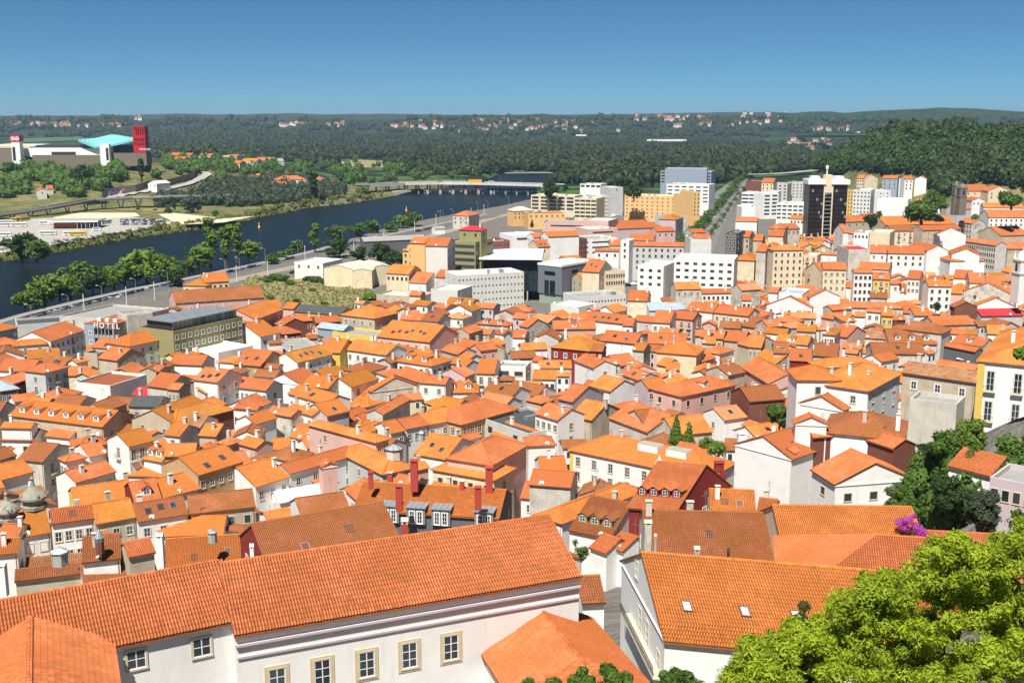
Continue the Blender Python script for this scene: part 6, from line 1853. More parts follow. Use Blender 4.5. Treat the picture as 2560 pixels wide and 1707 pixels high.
    mb = MB(); mb.box(-.8, -.4, h_, w_+.5, 9.5, h_+15*s_); part('head', mb, RD, r3)
    for k in (.27, .76):
        mb = MB(); cx = w_*k; cz = h_+7.5*s_; R_ = 5.2*s_
        ring = lambda R0, R1, y, a0, a1, m: [mb.quad(*[(cx+rr_*math.cos(t_), y, cz+rr_*math.sin(t_)) for rr_, t_ in ((R0, u0), (R1, u0), (R1, u1), (R0, u1))], m=m) for u0, u1 in zip(np.linspace(a0, a1, 21)[:-1], np.linspace(a0, a1, 21)[1:])]
        ring(0, R_, -.45, 0, 6.283, 0); ring(R_*.72, R_*.82, -.5, 0, 6.283, 1); ring(R_*.32, R_*.52, -.5, .7, 5.6, 1)
        part('emblem', mb, [M_WHITE, RD], r3)
    gsheet('forecourt', [(0, 400), (95, 404), (190, 410), (180, 418), (60, 416), (0, 412)], mplain('forecourt_tile', (.45, .3, .18)), 2.)
mall()
table(0, 260, '''
g 1555 470 1660 475 445 3 W r w1x3 kd
g 1660 475 1740 478 450 3 W o
g 1820 478 1930 482 455 3 W r
g 2100 488 2170 490 462 3 W r w1x2 kd
f 2030 470 2105 475 450 3 C c n
g 1580 512 1680 516 485 3 W o
g 2130 545 2200 550 520 3 C o
g 2210 525 2350 530 500 3 W o
g 1675 525 1725 528 505 2 W w n
g 2250 565 2350 570 550 2 W g n
g 1500 465 1640 468 445 2 B r n
G 1355 728 1440 735 690 3 W w n w1x2 kd||tiny white chapel with a stepped gable on the dry slope
G 345 800 430 790 755 3 E r w1x1 kd r2x2|the slope villa|tall pale abandoned villa with a steep orange roof on the slope
g 430 790 490 770 745 2 E r n
''')
# bus station and its buses
a = atz(135, 572, 4); mbr = mwall('red_brick_wall', (.36, .12, .06), .3)
r = root('bus_station', (a.x, a.y, 4), math.radians(6), 'low brick bus station under a flat grey roof with white fascia', 'bus station'); s_ = a.y/FP
mb = MB(); mb.box(0, 0, -1, 58*s_, 14, 4.6); part('wall', mb, mbr, r); mb = MB(); mb.box(58*s_+.2, 1, -1, 104*s_, 13, 4.4); part('glazed_hall', mb, M_DARK, r)
mb = MB(); mb.box(-3, -4, 5.0, 110*s_, 22, 6.0); part('roof', mb, FL['g'] if 'FL' in globals() else mplain('roof_sheet_grey', (.33, .33, .33)), r); mb = MB(); mb.box(-3.2, -4.3, 5.1, 110*s_+.2, -4.02, 6.1); part('fascia', mb, M_WHITE, r)
for k in range(6): mb = MB(); mb.tube((60*s_+k*3, -3.5, 0), (60*s_+k*3, -3.5, 5), .15, .15, 6); part('column', mb, M_WHITE, r)
# ------------------------------------------------------------ black twin slab tower
def black_tower():
    D = 730.; s_ = D/FP; a = atd(2017, 608, D); BG = mplain('black_cladding', (.02, .015, .015), .35, .2, .3, .3)
    r = root('black_tower', (a.x, a.y, a.z), math.radians(-3), 'black twin slab office tower with white crown and pale central stair shaft', 'office tower')
    H = 146*s_; W_ = 96*s_
    for x0, x1 in ((0, .36*W_), (.6*W_, .97*W_)):
        mb = MB(); mb.box(x0, 0, 2, x1, 16, H); o = part('slab', mb, BG, r)
        rr = random.Random(3)
        for fl in range(13):
            for c in range(6):
                w_ = (x1-x0)/6; z = 2+(H-2)*fl/13
                mb = MB(); mb.box(x0+w_*c+.15, -.12, z+.5, x0+w_*(c+1)-.15, -.01, z+(H-2)/13-.5); part('window', mb, mglass('bronze_glass', (.012, .009, .009), .3) if rr.random() < .93 else M_GREY, o)
        mb = MB(); mb.box(x0-1.2, -1.2, H, x1+1.2, 17, H+3); part('crown', mb, M_WHITE, r)
        mb = MB(); mb.box(x0+2, 3, H+3, x1-2, 12, H+5); part('plant_room', mb, M_WHITE, r)
    mb = MB(); mb.box(.37*W_, 3, 2, .59*W_, 14, H*.8); part('stair_core', mb, BG, r)
    for x in (.365, .575): mb = MB(); mb.box(W_*x, -.5, 0, W_*x+.7, 3, H+4); part('pale_fin', mb, WM['C'], r)
    mb = MB(); mb.box(.385*W_, -.3, H*.86, .574*W_, 6, H+6); part('shaft_head', mb, WM['C'], r)
    for k in range(12): mb = MB(); mb.box(.39*W_, -.2, 4+k*H*.8/12, .57*W_, 2.9, 4.5+k*H*.8/12); part('stair_landing', mb, M_GREY, r)
    mb = MB(); mb.box(-2, -2, -6, W_+2, 18, 1.9); part('podium', mb, WM['C'], r)
    mb = MB(); mb.tube((W_*.47, 5, H+6), (W_*.47, 5, H+11), .4, .4, 8); mb.lathe([(.8, H+9.5), (1., H+11), (.3, H+12)], 10, c=(W_*.47, 5)); part('mast', mb, M_WHITE, r)
black_tower()
# ------------------------------------------------------------ glass office and grey cube
def grey_cube():
    A = atz(1345, 662, 21); B = atz(1405, 668, 21); C = atz(1448, 660, 21)
    base = g1(A.x, A.y)
    GC = mplain('grey_panel', (.2, .22, .27), .5, .2, .08, 1.); GG = mglass('dark_facade_glass', (.008, .014, .016), .06)
    r = root('grey_cube_building', (A.x, A.y, base), math.atan2((B-A).y, (B-A).x), 'dark grey panelled cube building with tall slit windows and a white roof slab', 'office building')
    L = (B-A).length; D = 24.; h = 21-base
    mb = MB(); mb.box(0, 0, 4.5, L, D, h); part('wall', mb, GC, r); mb = MB(); mb.box(.5, .5, -.5, L-.5, D-.5, 4.4); part('ground_floor', mb, mglass('lobby_glass', (.1, .13, .1), .1), r)
    mb = MB(); mb.box(-.2, -.2, h+.01, L+.2, D+.2, h+.9); part('roof_slab', mb, M_WHITE, r)
    for x0, x1, z0, z1 in ((.28, .46, .25, .62), (.5, .72, .25, .62), (.28, .72, .76, .86)):
        mb = MB(); mb.box(L*x0, -.08, h*z0, L*x1, -.005, h*z1); part('window', mb, GG, r)
    for x0, x1, z0, z1 in ((.3, .45, .3, .7), (.3, .5, .8, .88)): mb = MB(); mb.box(L+.005, D*x0, h*z0, L+.08, D*x1, h*z1); part('window', mb, GG, r)
    A2 = atz(1180, 668, 20); r2 = root('glass_hall', (A2.x, A2.y+6, base), math.radians(-3), 'dark glass office hall under a broad white flat roof left of the grey cube', 'office building')
    W_ = (A.x-A2.x); mb = MB(); mb.box(0, 0, 4.5, W_+2, 30, 18.5); o = part('glazing', mb, GG, r2)
    for k in range(14):
        for j in range(5): mb = MB(); mb.box(W_*k/14+.1, -.06, 4.7+2.75*j, W_*(k+1)/14-.1, -.01, 4.7+2.75*(j+1)-.15); part('pane', mb, GG, o)
    mb = MB(); mb.box(-2, -3, 19, W_+2, 34, 20); part('roof', mb, M_WHITE, r2)
    for k in range(6): mb = MB(); mb.box(W_*k/6, -.5, -.5, W_*k/6+.6, .1, 4.5); part('pillar', mb, M_CONC, r2)
grey_cube()
# ------------------------------------------------------------ hotel with sign
def hotel():
    za = 20.; A = atz(210, 808, za); B = atz(283, 812, za); C = atz(317, 800, za)
    rz = math.atan2((B-A).y, (B-A).x); r = root('hotel', (A.x, A.y, 3.5), rz, 'blue grey hotel with white rooftop letters and tall vertical fins', 'hotel'); L = (B-A).length; h = za-3.5; D = 17.
    mb = MB(); mb.box(0, 0, 0, L*.33, D, h-.1); part('wall', mb, WM['S'], r)
    mb = MB(); mb.box(L*.33+.01, .9, 0, L-.5, D-.1, h-1.6); part('recessed_front', mb, M_DARK, r)
    mb = MB(); mb.box(L-.49, 0, 0, L, D, h-.1); part('concrete_wall', mb, M_CONC, r); mb = MB(); mb.box(L*.33+.01, 0, h-1.6, L-.5, D, h-.12); part('top_band', mb, WM['K'], r)
    for k in range(1, 5): mb = MB(); x = L*.33+(L*.66-.5)*k/5; mb.box(x-.12, .0, 0, x+.12, .88, h-1.62); part('fin', mb, M_CONC, r)
    for j in range(5):
        z = h-1.7-2.9*(j+1); mb = MB(); mb.box(L*.33+.02, .2, z, L-.5, .89, z+.9); part('balcony', mb, M_CONC, r)
        put_window(r, L*.19, -.001, z+.9, 0, 'c', .9, 1.1, 'w')
    mb = MB(); mb.box(-.1, -.1, h-.1, L+.1, D+.1, h+.05); part('roof', mb, roofm('r'), r)
    for k in range(3): mb = MB(); mb.box(2+3*k, 4, h+.05, 3.4+3*k, 5, h+1.1); part('roof_unit', mb, M_WHITE, r)
    lettering('HOTEL', 2.3, r, (L*.34, -.15, h-1.2), 1.25)
hotel()
# glazed terrace floor of the roof terrace hotel
rr = random.Random(3); th = [h for n_, h in LANDM if n_ == 'the roof terrace hotel'][0]; hz = th['ze']-th['o'].location.z
mb = MB(); mb.box(1, 1.6, hz-.6, th['L']-1, th['D']-3, hz+2.4); tf = part('terrace_floor', mb, M_DARK, th['o'])
for k in range(16):
    w_ = (th['L']-2)/16; mb = MB(); mb.box(1+w_*k+.1, 1.5, hz-.1, 1+w_*(k+1)-.1, 1.59, hz+2.2); part('pane', mb, mglass('terrace_glass', (.08, .14, .13), .08), tf)
mb = MB(); mb.box(.3, .4, hz+2.4, th['L']-.5, th['D']-2, hz+2.7); part('terrace_roof', mb, M_GREY, tf)
for k in range(5): mb = MB(); x = th['L']*(.15+.16*k); mb.tube((x, 5, hz+2.7), (x, 5, hz+7+rr.random()*3), .12, .08, 6); part('antenna_mast', mb, M_GREY, th['o'])
# ------------------------------------------------------------ towers of churches
STN = mwall('dark_church_stone', (.2, .18, .15), 1.); 
def bell_tower(px, pyb, pyt, wpx, d, label, mat, dome=False, cat='bell tower'):
    s_ = d/FP; a = atd(px, pyb, d); r = root('bell_tower', (a.x, a.y, a.z-8), math.radians(8), label, cat); w_ = wpx*s_/2; H = (pyb-pyt)*s_+8
    mb = MB(); mb.box(-w_, -w_, 0, w_, w_, H*.82); o = part('shaft', mb, mat, r)
    for z in (H*.55, H*.8): mb = MB(); mb.box(-w_*1.1, -w_*1.1, z, w_*1.1, w_*1.1, z+.5); part('cornice', mb, M_STONE if dome else mat, r)
    for sx, sy, rz in ((0, -1, 0), (-1, 0, -math.pi/2), (1, 0, math.pi/2)):
        mb = MB(); k = w_*.32; zb, zt = H*.6, H*.72; pts = [(-k, 0, zb), (k, 0, zb), (k, 0, zt)]+[(k*math.cos(t_), 0, zt+k*math.sin(t_)) for t_ in np.linspace(.3, 2.85, 6)]+[(-k, 0, zt)]
        mb.poly(pts); q = part('belfry_opening', mb, M_DARK, r); q.location = (sx*(w_+.02), sy*(w_+.02), 0); q.rotation_euler = (0, 0, rz)
    for sx in (-1, 1):
        for sy in (-1, 1): mb = MB(); mb.lathe([(w_*.16, H*.82), (w_*.2, H*.86), (w_*.08, H*.9), (.02, H)], 6, c=(sx*w_*.85, sy*w_*.85)); part('pinnacle', mb, mat, r)
    mb = MB()
    if dome: mb.lathe([(w_*.85, H*.83), (w_*.8, H*.9), (w_*.5, H*.97), (w_*.12, H), (w_*.12, H*1.05), (.02, H*1.1)], 12)
    else: mb.lathe([(w_*.9, H*.82), (w_*.7, H*.88), (.02, H*.95)], 8)
    part('cupola', mb, mat, r); return r
bell_tower(2403, 505, 455, 18, 690, 'dark weathered bell tower with pinnacles in front of the orange church roof', STN)
bell_tower(2388, 505, 448, 14, 700, 'second darker bell tower at the left of the church front', STN)
bell_tower(2554, 700, 625, 34, 395, 'white baroque bell tower with a round dome at the right edge', WM['W'], True)
def turret(px, py, d, w_, h_, label):
    s_ = d/FP; a = atd(px, py, d); r = root('stone_turret', (a.x, a.y, a.z-14), 0, label, 'turret'); R_ = w_*s_/2; H = h_*s_; z = 14
    LS = mwall('lichened_stone', (.3, .29, .24), 1.3, (.06, .06, .04)); mb = MB(); mb.lathe([(R_*.8, 0), (R_*.8, z), (R_*1.1, z+.1), (R_*1.1, z+H*.12), (R_*.85, z+H*.14), (R_*.85, z+H*.3)], 8, sq=True); part('shaft', mb, LS, r)
    mb = MB(); mb.lathe([(R_*.85, z+H*.3), (R_*1.15, z+H*.32), (R_*1.15, z+H*.38), (R_*.95, z+H*.46), (R_*.6, z+H*.56), (R_*.22, z+H*.68), (R_*.1, z+H*.85), (R_*.2, z+H*.9), (.02, z+H)], 12); part('dome', mb, LS, r, True)
    for k in range(4):
        a_ = k*math.pi/2+.78; mb = MB(); mb.lathe([(R_*.1, z+H*.38), (R_*.16, z+H*.45), (.02, z+H*.55)], 6, c=(R_*math.cos(a_), R_*math.sin(a_))); part('finial', mb, LS, r)
turret(86, 1270, 172, 62, 90, 'larger mossy stone cathedral turret with an onion cap, lower left')
turret(20, 1300, 168, 58, 80, 'smaller mossy stone turret at the left edge')
# river pavilion with triangular pediments
table(0, 640, '''
h 1670 268 1890 275 180 3 C y w1x3 kd z15|the ochre river pavilion|ochre river pavilion with hipped orange roofs and a small pediment
g 1890 268 2105 205 150 4 C o w2x4 kd z16
g 1575 470 2350 300 330? 
'''.replace("g 1575 470 2350 300 330? \n", ""))
table(0, 0, '''
g 440 780 660 725 720 2 P b z11 n|the long rust roofed shed|very long low shed with a rust orange roof behind the roof terrace hotel|shed
''', 1.)
# far things on the plain
box_thing('brick_chimney', 'tall slender brick chimney on the far plain', 'chimney', 2209.6, 2211.6, 332, 309, 3900, 3, mbr, pname='shaft')
for px0, px1, py, pt, d, lab in ((1618, 1717, 352, 349, 3600, 'long white greenhouse roof beyond the wood'), (2252, 2318, 337, 333, 4200, 'low white shed on the plain behind the umbrella pine'), (1440, 1466, 339, 337, 3900, 'small white shed by the green field'), (2145, 2150, 331, 329, 3800, 'tiny white shed on the plain'), (0, 110, 362, 361, 1500, 'long low grey shed behind the pylon tower')):
    box_thing('shed', lab, 'shed', px0, px1, py, pt, d, 25, M_WHITE)
gsheet('green_field', [(1270, 349), (1460, 347), (1450, 355), (1275, 357)], mplain('crop_field', (.07, .15, .05), .95), 2.)
gsheet('valley_field', [(1990, 340), (2500, 338), (2500, 343), (2010, 346)], mplain('crop_field', (.07, .15, .05), .95), 2.)
gsheet('left_field', [(20, 352), (200, 344), (220, 352), (60, 358)], mplain('crop_field_dull', (.07, .12, .05), .95), 2.)
# cemetery on the hill crest: small pale tombs
rr = random.Random(8); mb0 = MB(); mb0.box(-1.6, -1.2, -1, 1.6, 1.2, 2.2); mb0.poly([(-1.7, -1.3, 2.2), (1.7, -1.3, 2.2), (0, -1.3, 3.1)]); mb0.quad((-1.7, -1.3, 2.2), (0, -1.3, 3.1), (0, 1.3, 3.1), (-1.7, 1.3, 2.2)); mb0.quad((0, -1.3, 3.1), (1.7, -1.3, 2.2), (1.7, 1.3, 2.2), (0, 1.3, 3.1)); tm_ = mb0.mesh('tomb', [mplain('tomb_stone', (.6, .57, .52), .9, 0, .1)])
for i in range(70):
    px = 2285+rr.random()*275; d = 1105+rr.uniform(-15, 50); x = (px-1280)/FP*d; z = g1(x, d)
    link('tomb', tm_, None, (x, d, z+3.5), rr.uniform(-.3, .3), label='pale stone tomb among the many lined up on the wooded hill crest', category='tomb', group='tombs of the hilltop cemetery')
# ------------------------------------------------------------ low houses wedged between the named ones
def sat(P, Q):
    for R_ in (P, Q):
        for i in range(len(R_)):
            a, b = R_[i], R_[(i+1) % len(R_)]; nx, ny = b[1]-a[1], a[0]-b[0]
            p = [nx*c[0]+ny*c[1] for c in P]; q = [nx*c[0]+ny*c[1] for c in Q]
            if max(p) <= min(q) or max(q) <= min(p): return False
    return True
TOWN = [(-60,880),(330,838),(600,800),(960,790),(1260,838),(1500,838),(1545,720),(1570,670),(1760,640),(2100,600),(2560,560),(2620,1180),(2330,1180),(2250,1300),(1900,1330),(1500,1480),(1350,1480),(900,1420),(500,1480),(-60,1560)]
EXCL = [[(2430,900),(2640,880),(2640,1200),(2430,1200)], [(1100,560),(1750,560),(1900,640),(1900,700),(1760,770),(1300,800),(1100,800)], [(1520,760),(1640,750),(1680,880),(1590,910),(1530,860)], [(170,880),(240,870),(230,960),(170,960)], [(560,680),(965,690),(985,790),(890,812),(600,805)], [(2040,1200),(2560,1020),(2560,1330),(2200,1330)], [(1700,600),(1760,560),(1800,640),(1700,700)]]
QH = [([(c.x, c.y) for c in h['cs']], h) for h in HOUSES]
for h in HOUSES:
    e = [proj((c.x, c.y, h['ze'])) for c in h['cs'][:2]]; h['ex'] = (min(e[0][0], e[1][0]), max(e[0][0], e[1][0])); h['ey'] = max(e[0][1], e[1][1]); h['dc'] = h['c'].length
fill_w = {}; fill_r = {}; fill_g = MB(); NF = 0; FQ = []; FILLS = []
rr = random.Random(21)
for gy in np.arange(120, 760, 7.6):
    for gx in np.arange(-150, 330, 8.2):
        x = gx+rr.uniform(-2.2, 2.2); y = gy+rr.uniform(-2.2, 2.2); g = g1(x, y); px, py = proj((x, y, g))
        if not pip(TOWN, np.array([px]), np.array([py]))[0] or any(pip(E, np.array([px]), np.array([py]))[0] for E in EXCL): continue
        near = sorted(((h['c'].x-x)**2+(h['c'].y-y)**2, i) for i, h in enumerate(HOUSES))[:9]
        hh = HOUSES[near[0][1]]; rz = hh['rz']+rr.choice((0, 0, math.pi/2, .15, -.2)); 
        if hh['dc'] > 560 and rr.random() < .5: continue
        ok = None
        for L_, D_ in ((10, 9), (8.5, 7.5), (7, 6.5), (5.5, 5.5), (4.2, 4.5)):
            L_ *= rr.uniform(.9, 1.1); c, s_ = math.cos(rz), math.sin(rz)
            Q = [(x+c*a-s_*b, y+s_*a+c*b) for a, b in ((-L_/2, -D_/2), (L_/2, -D_/2), (L_/2, D_/2), (-L_/2, D_/2))]
            if any(sat(Q, QH[i][0]) for _, i in near) or any(sat(Q, q) for q in FQ if abs(q[0][0]-x) < 16 and abs(q[0][1]-y) < 16): continue
            ok = Q; break
        if ok is None: continue
        pe = [proj((a, b, g+6))[0] for a, b in ok]; x0, x1 = min(pe), max(pe); dc = math.hypot(x, y)
        lim = max([h['ey'] for h in HOUSES if h['dc'] > dc-2 and h['ex'][0] < x1 and h['ex'][1] > x0 and h['dc'] < dc+90] or [0])+2
        H = None
        for t in (11.5, 10, 8.6, 7.2, 6, 5, 4, 3.2):
            top = proj((x, y, g+t+.22*D_))[1]
            if top >= lim: H = t; break
        if H is None: continue
        if dc > 430: H = min(H, 5.5)
        FQ.append(ok); NF += 1; FILLS.append((ok, L_, D_, H, g, rz, dc))
# the big ones stand as houses of their own, the rest is one crowded mass
FILLS.sort(key=lambda f: -f[1]*f[3]/f[6]); NB = max(0, 300-sum(1 for h in HOUSES if h['o'].name.startswith('house')))
for fi, (Q, L_, D_, H, g, rz, dc) in enumerate(FILLS):
    W = rr.choice('WWWWWWWCGDBPEWL'); R = rr.choice('rrrroobbbyp'); typ = rr.choice('ggghG')
    if fi < NB:
        build_house(Q[0], Q[1], D_, typ, g+H, W, R, rr.choice(('w1x2 kc', 'w2x3 kc', 'w2x2 kd', 'w1x3 ks', 's1 w1x2 kc', 'w2x2 kc d1', 'n')), name='house', cat='house', gbase=g-1); continue
    gz_ = g-1.5; tp = math.tan(math.radians(rr.uniform(20, 27))); c, s_ = math.cos(rz), math.sin(rz)
    T_ = lambda p: (Q[0][0]+c*p[0]-s_*p[1], Q[0][1]+s_*p[0]+c*p[1], p[2])
    mw = fill_w.setdefault(W, MB()); mr_ = fill_r.setdefault(R, MB()); e = .3; za = g+H
    a, b, d_, f_ = (e, e), (L_-e, e), (L_-e, D_-e), (e, D_-e)
    for u, v in ((a, b), (b, d_), (d_, f_), (f_, a)): mw.quad(T_((*u, gz_)), T_((*v, gz_)), T_((*v, za+tp*e-.1)), T_((*u, za+tp*e-.1)))
    sl, rd, hr = roof_slopes(typ, L_, D_, za, tp)
    if typ == 'g':
        for x_ in (e, L_-e): mw.tri(T_((x_, e, za)), T_((x_, D_-e, za)), T_((x_, D_/2, za+tp*D_/2-.12)))
    if typ == 'G':
        for y_ in (e, D_-e): mw.tri(T_((e, y_, za)), T_((L_-e, y_, za)), T_((L_/2, y_, za+tp*L_/2-.12)))
    for pts, e0, e1 in sl: slab_poly(mr_, [T_(p) for p in pts], T_(e0), T_(e1), .16)
    if rr.random() < .75 and H > 4:
        k = 2 if L_ < 8 else 3
        for q in range(k):
            for fl in range(1 if H < 7 else 2):
                wx = L_*(q+.5)/k; z = za-2.2-2.8*fl
                for (x0, x1, zz0, zz1, yy) in ((wx-.6, wx+.6, z-.1, z+1.5, e-.05), (wx-.42, wx+.42, z, z+1.35, e-.08)):
                    (fill_w.setdefault('W', MB()) if yy == e-.05 else fill_g).quad(T_((x0, yy, zz0)), T_((x1, yy, zz0)), T_((x1, yy, zz1)), T_((x0, yy, zz1)))
    if rr.random() < .45:
        cx, cy = L_*rr.uniform(.2, .8), D_*rr.uniform(.3, .6); zc = za+tp*min(cy, D_-cy)
        for (p, q) in (((-.4, -.3), (.4, -.3)), ((.4, -.3), (.4, .3)), ((.4, .3), (-.4, .3)), ((-.4, .3), (-.4, -.3))): mw.quad(T_((cx+p[0], cy+p[1], zc-.8)), T_((cx+q[0], cy+q[1], zc-.8)), T_((cx+q[0], cy+q[1], zc+1.4)), T_((cx+p[0], cy+p[1], zc+1.4)))
        mw.quad(T_((cx-.4, cy-.3, zc+1.4)), T_((cx+.4, cy-.3, zc+1.4)), T_((cx+.4, cy+.3, zc+1.4)), T_((cx-.4, cy+.3, zc+1.4)))
rt = root('crowded_houses', (0, 0, 0), 0, 'low tiled houses crowded into the gaps between the larger old town houses', 'houses'); rt['kind'] = 'stuff'
for k, m in fill_w.items(): part('wall', m, WM[k], rt, kind='stuff')
for k, m in fill_r.items(): part('roof', m, [roofm(k), M_BRN], rt, kind='stuff')
part('window', fill_g, M_GLASS, rt, kind='stuff')
print('FILL', NF, NB, len(HOUSES))
# ------------------------------------------------------------ aerials and dishes on the roofs
mb = MB(); mb.tube((0, 0, 0), (0, 0, 3.2), .03, .02, 4)
for k in range(5): mb.box(-.5+.05*k, -.012, 2.5+.14*k, .5-.05*k, .012, 2.53+.14*k)
mb.box(-.012, -.7, 2.2, .012, .7, 2.23)
AER = mb.mesh('aerial', [M_GREY]); mb = MB(); mb.tube((0, 0, 0), (0, 0, .9), .04, .04, 5); mb.lathe([(.02, 0), (.25, .05), (.42, .14), (.47, .22)], 12); mb.tube((0, 0, .1), (0, 0, .6), .015, .015, 4)
DISH = mb.mesh('satellite_dish', [M_WHITE], True)
rr = random.Random(33); n = 0
for h in HOUSES:
    if h['t'] in 'ghG' and 130 < h['dist'] < 420 and rr.random() < .75:
        tp = math.tan(math.radians(24)); hz = h['ze']-h['o'].location.z; y = h['D']*.5; z = hz+tp*min(h['L'], h['D'])/2 if h['t'] != 'g' else hz+tp*h['D']/2
        if h['t'] == 'g': link('aerial', AER, h['o'], (h['L']*rr.uniform(.1, .9), y, z-.2), rr.uniform(0, 3))
    if 130 < h['dist'] < 520 and rr.random() < .2:
        o = link('satellite_dish', DISH, h['o'], (h['L']*rr.uniform(.1, .9), .6, h['ze']-h['o'].location.z+(.3 if h['t'] != 'f' else .5)), 0); o.rotation_euler = (math.radians(60), 0, rr.uniform(-.8, .3)-h['rz'])
ac = [h for n_, h in LANDM if n_ == 'the air conditioner terrace']
if ac:
    h = ac[0]; hz = h['ze']-h['o'].location.z
    for k in range(9):
        if k == 6: continue
        mb = MB(); x = h['L']*(k+.5)/9; mb.box(x-.45, -.3, hz-.2, x+.45, .1, hz+.6, 0); o = part('air_conditioner', mb, M_WHITE, h['o']); mb = MB(); mb.lathe([(.02, 0), (.26, 0)], 12); q = part('fan', mb, M_DARK, o); q.location = (x, -.31, hz+.2); q.rotation_euler = (math.pi/2, 0, 0)
# ------------------------------------------------------------ vehicles
CARC = {'white': (.75, .75, .75), 'silver': (.45, .46, .48), 'black': (.015, .015, .018), 'dark blue': (.02, .04, .12), 'red': (.4, .02, .02), 'grey': (.16, .17, .18)}
def car_mesh(col):
    m = mplain('car_paint_'+col.replace(' ', '_'), CARC[col], .25, .0, .02, .5, .6); b = MB()
    prof = [(-2.1, .35), (-2.15, .75), (-1.3, .9), (-.65, 1.42), (.9, 1.45), (1.6, .98), (2.1, .9), (2.15, .4)]
    for s_ in (-.85, .85):
        P = [(x, s_*(1 if z < 1 else .86), z) for x, z in prof]; b.poly(P if s_ < 0 else P[::-1])
        W_ = [(-1.1, s_*.935, .93), (1.35, s_*.935, .97), (.85, s_*.89, 1.36), (-.6, s_*.89, 1.34)]; b.poly(W_ if s_ < 0 else W_[::-1], 1)
        for wx in (-1.35, 1.35):
            q = [(wx+.32*math.cos(a), s_*1.01, .32+.32*math.sin(a)) for a in np.linspace(0, 6.28, 9)[:-1]]; b.poly(q if s_ < 0 else q[::-1], 2)
            b.box(wx-.3, s_*.8-.1, 0, wx+.3, s_*.8+.1, .5, 2)
    for i, ((x0, z0), (x1, z1)) in enumerate(zip(prof, prof[1:])):
        k0 = .85*(1 if z0 < 1 else .86); k1 = .85*(1 if z1 < 1 else .86)
        b.quad((x0, -k0, z0), (x0, k0, z0), (x1, k1, z1), (x1, -k1, z1), 1 if i in (2, 4) else 0)
    return b.mesh('car', [m, M_GLASS, M_DARK])
CM = {c: car_mesh(c) for c in CARC}
rr = random.Random(77)
def car(px, py, z, rz, where, grp, col=None):
    c = col or rr.choice(['white']*5+['silver']*4+['black']*4+['grey']*3+['dark blue']*2+['red'])
    p = atz(px, py, z); zz = max(g1(p.x, p.y), 3.5)+.1 if z < 9 else z
    link('car', CM[c], None, (p.x, p.y, zz), rz, label='%s car %s' % (c, where), category='car', group=grp)
def row(p0, p1, n, z, where, grp, turn=None, skip=.12):
    a = atz(*p0, z); b = atz(*p1, z); d = b-a; ang = math.atan2(d.y, d.x)
    for i in range(n):
        if rr.random() < skip: continue
        f = (i+.5+rr.uniform(-.12, .12))/n; car(p0[0]+(p1[0]-p0[0])*f, p0[1]+(p1[1]-p0[1])*f, z, ang+(0 if turn is None else turn)+rr.uniform(-.06, .06), where, grp)
row((125, 612), (248, 591), 18, 4, 'in the bank edge row of the far car park, left stretch', 'cars parked along the far bank', 1.2)
row((252, 590), (410, 564), 20, 4, 'in the bank edge row of the far car park, right stretch', 'cars in the right stretch of the bank row', 1.2)
row((300, 552), (410, 551), 15, 4, 'in the farthest car park row right of the bus station', 'cars in the farthest row', 1.5)
row((300, 557), (415, 556), 15, 4, 'in the second farthest row right of the bus station', 'cars in the second row', 1.5)
row((300, 563), (400, 562), 13, 4, 'in the third farthest row right of the bus station', 'cars in the third row', 1.5)
row((0, 632), (60, 622), 6, 4, 'parked by the big tree pair on the far bank', 'cars by the big tree pair', 1.3)
row((60, 800), (200, 763), 10, 4.1, 'parked under the leftmost riverside trees', 'cars under the leftmost riverside trees')
row((215, 762), (425, 710), 16, 4.1, 'parked under the riverside trees by the station canopy', 'cars under the riverside trees')
row((560, 684), (650, 664), 9, 4.1, 'on the riverside road above the meadow', 'cars on the riverside road above the meadow')
row((690, 655), (735, 646), 4, 4.1, 'on the riverside road by the white warehouse', 'cars by the white warehouse')
row((850, 617), (955, 592), 14, 4.1, 'in the left hand quay row beside the platform roof', 'cars in the quay row', 1.4)
row((915, 608), (960, 598), 6, 4.1, 'in the inner row beside the platform roof', 'cars in the inner quay row', 1.4)
row((1040, 580), (1082, 570), 9, 4.1, 'parked near the ruined river house', 'cars near the ruined river house', 1.4)
row((728, 683), (815, 692), 11, 4.1, 'parked behind the shrubs of the meadow', 'cars behind the meadow shrubs', 1.4)
row((872, 698), (930, 692), 9, 4.1, 'in the rear row of the walled car lot by the saw roofs', 'cars in the rear row of the walled lot', 1.4)
row((895, 707), (942, 701), 8, 4.1, 'in the front row of the walled car lot by the saw roofs', 'cars in the front row of the walled lot', 1.4)
row((1725, 612), (1795, 535), 14, 4.2, 'queued along the left lane of the tree lined boulevard', 'cars in the left lane of the boulevard')
row((1795, 570), (1850, 470), 14, 4.2, 'parked along the right side of the tree lined boulevard', 'cars on the right side of the boulevard')
row((1525, 545), (1560, 528), 7, 4.2, 'parked beside the apricot apartment block', 'cars beside the apricot block', 1.4)
for px, py, c, w_ in ((1362, 797, 'black', 'in the square beside the pale slab building'), (1370, 822, 'black', 'lower in the square beside the slab building'), (1568, 715, 'black', 'beside the white apartment block'), (1583, 712, 'white', 'under the white apartment block'), (187, 937, 'black', 'in the narrow street by the rounded house'), (186, 948, 'silver', 'below the black one in the narrow street'), (388, 526, 'black', 'on the road under the viaduct'), (1305, 772, 'black', 'at the foot of the long slab building')): car(px, py, 4.2, rr.uniform(-.4, .4), w_, None, c)
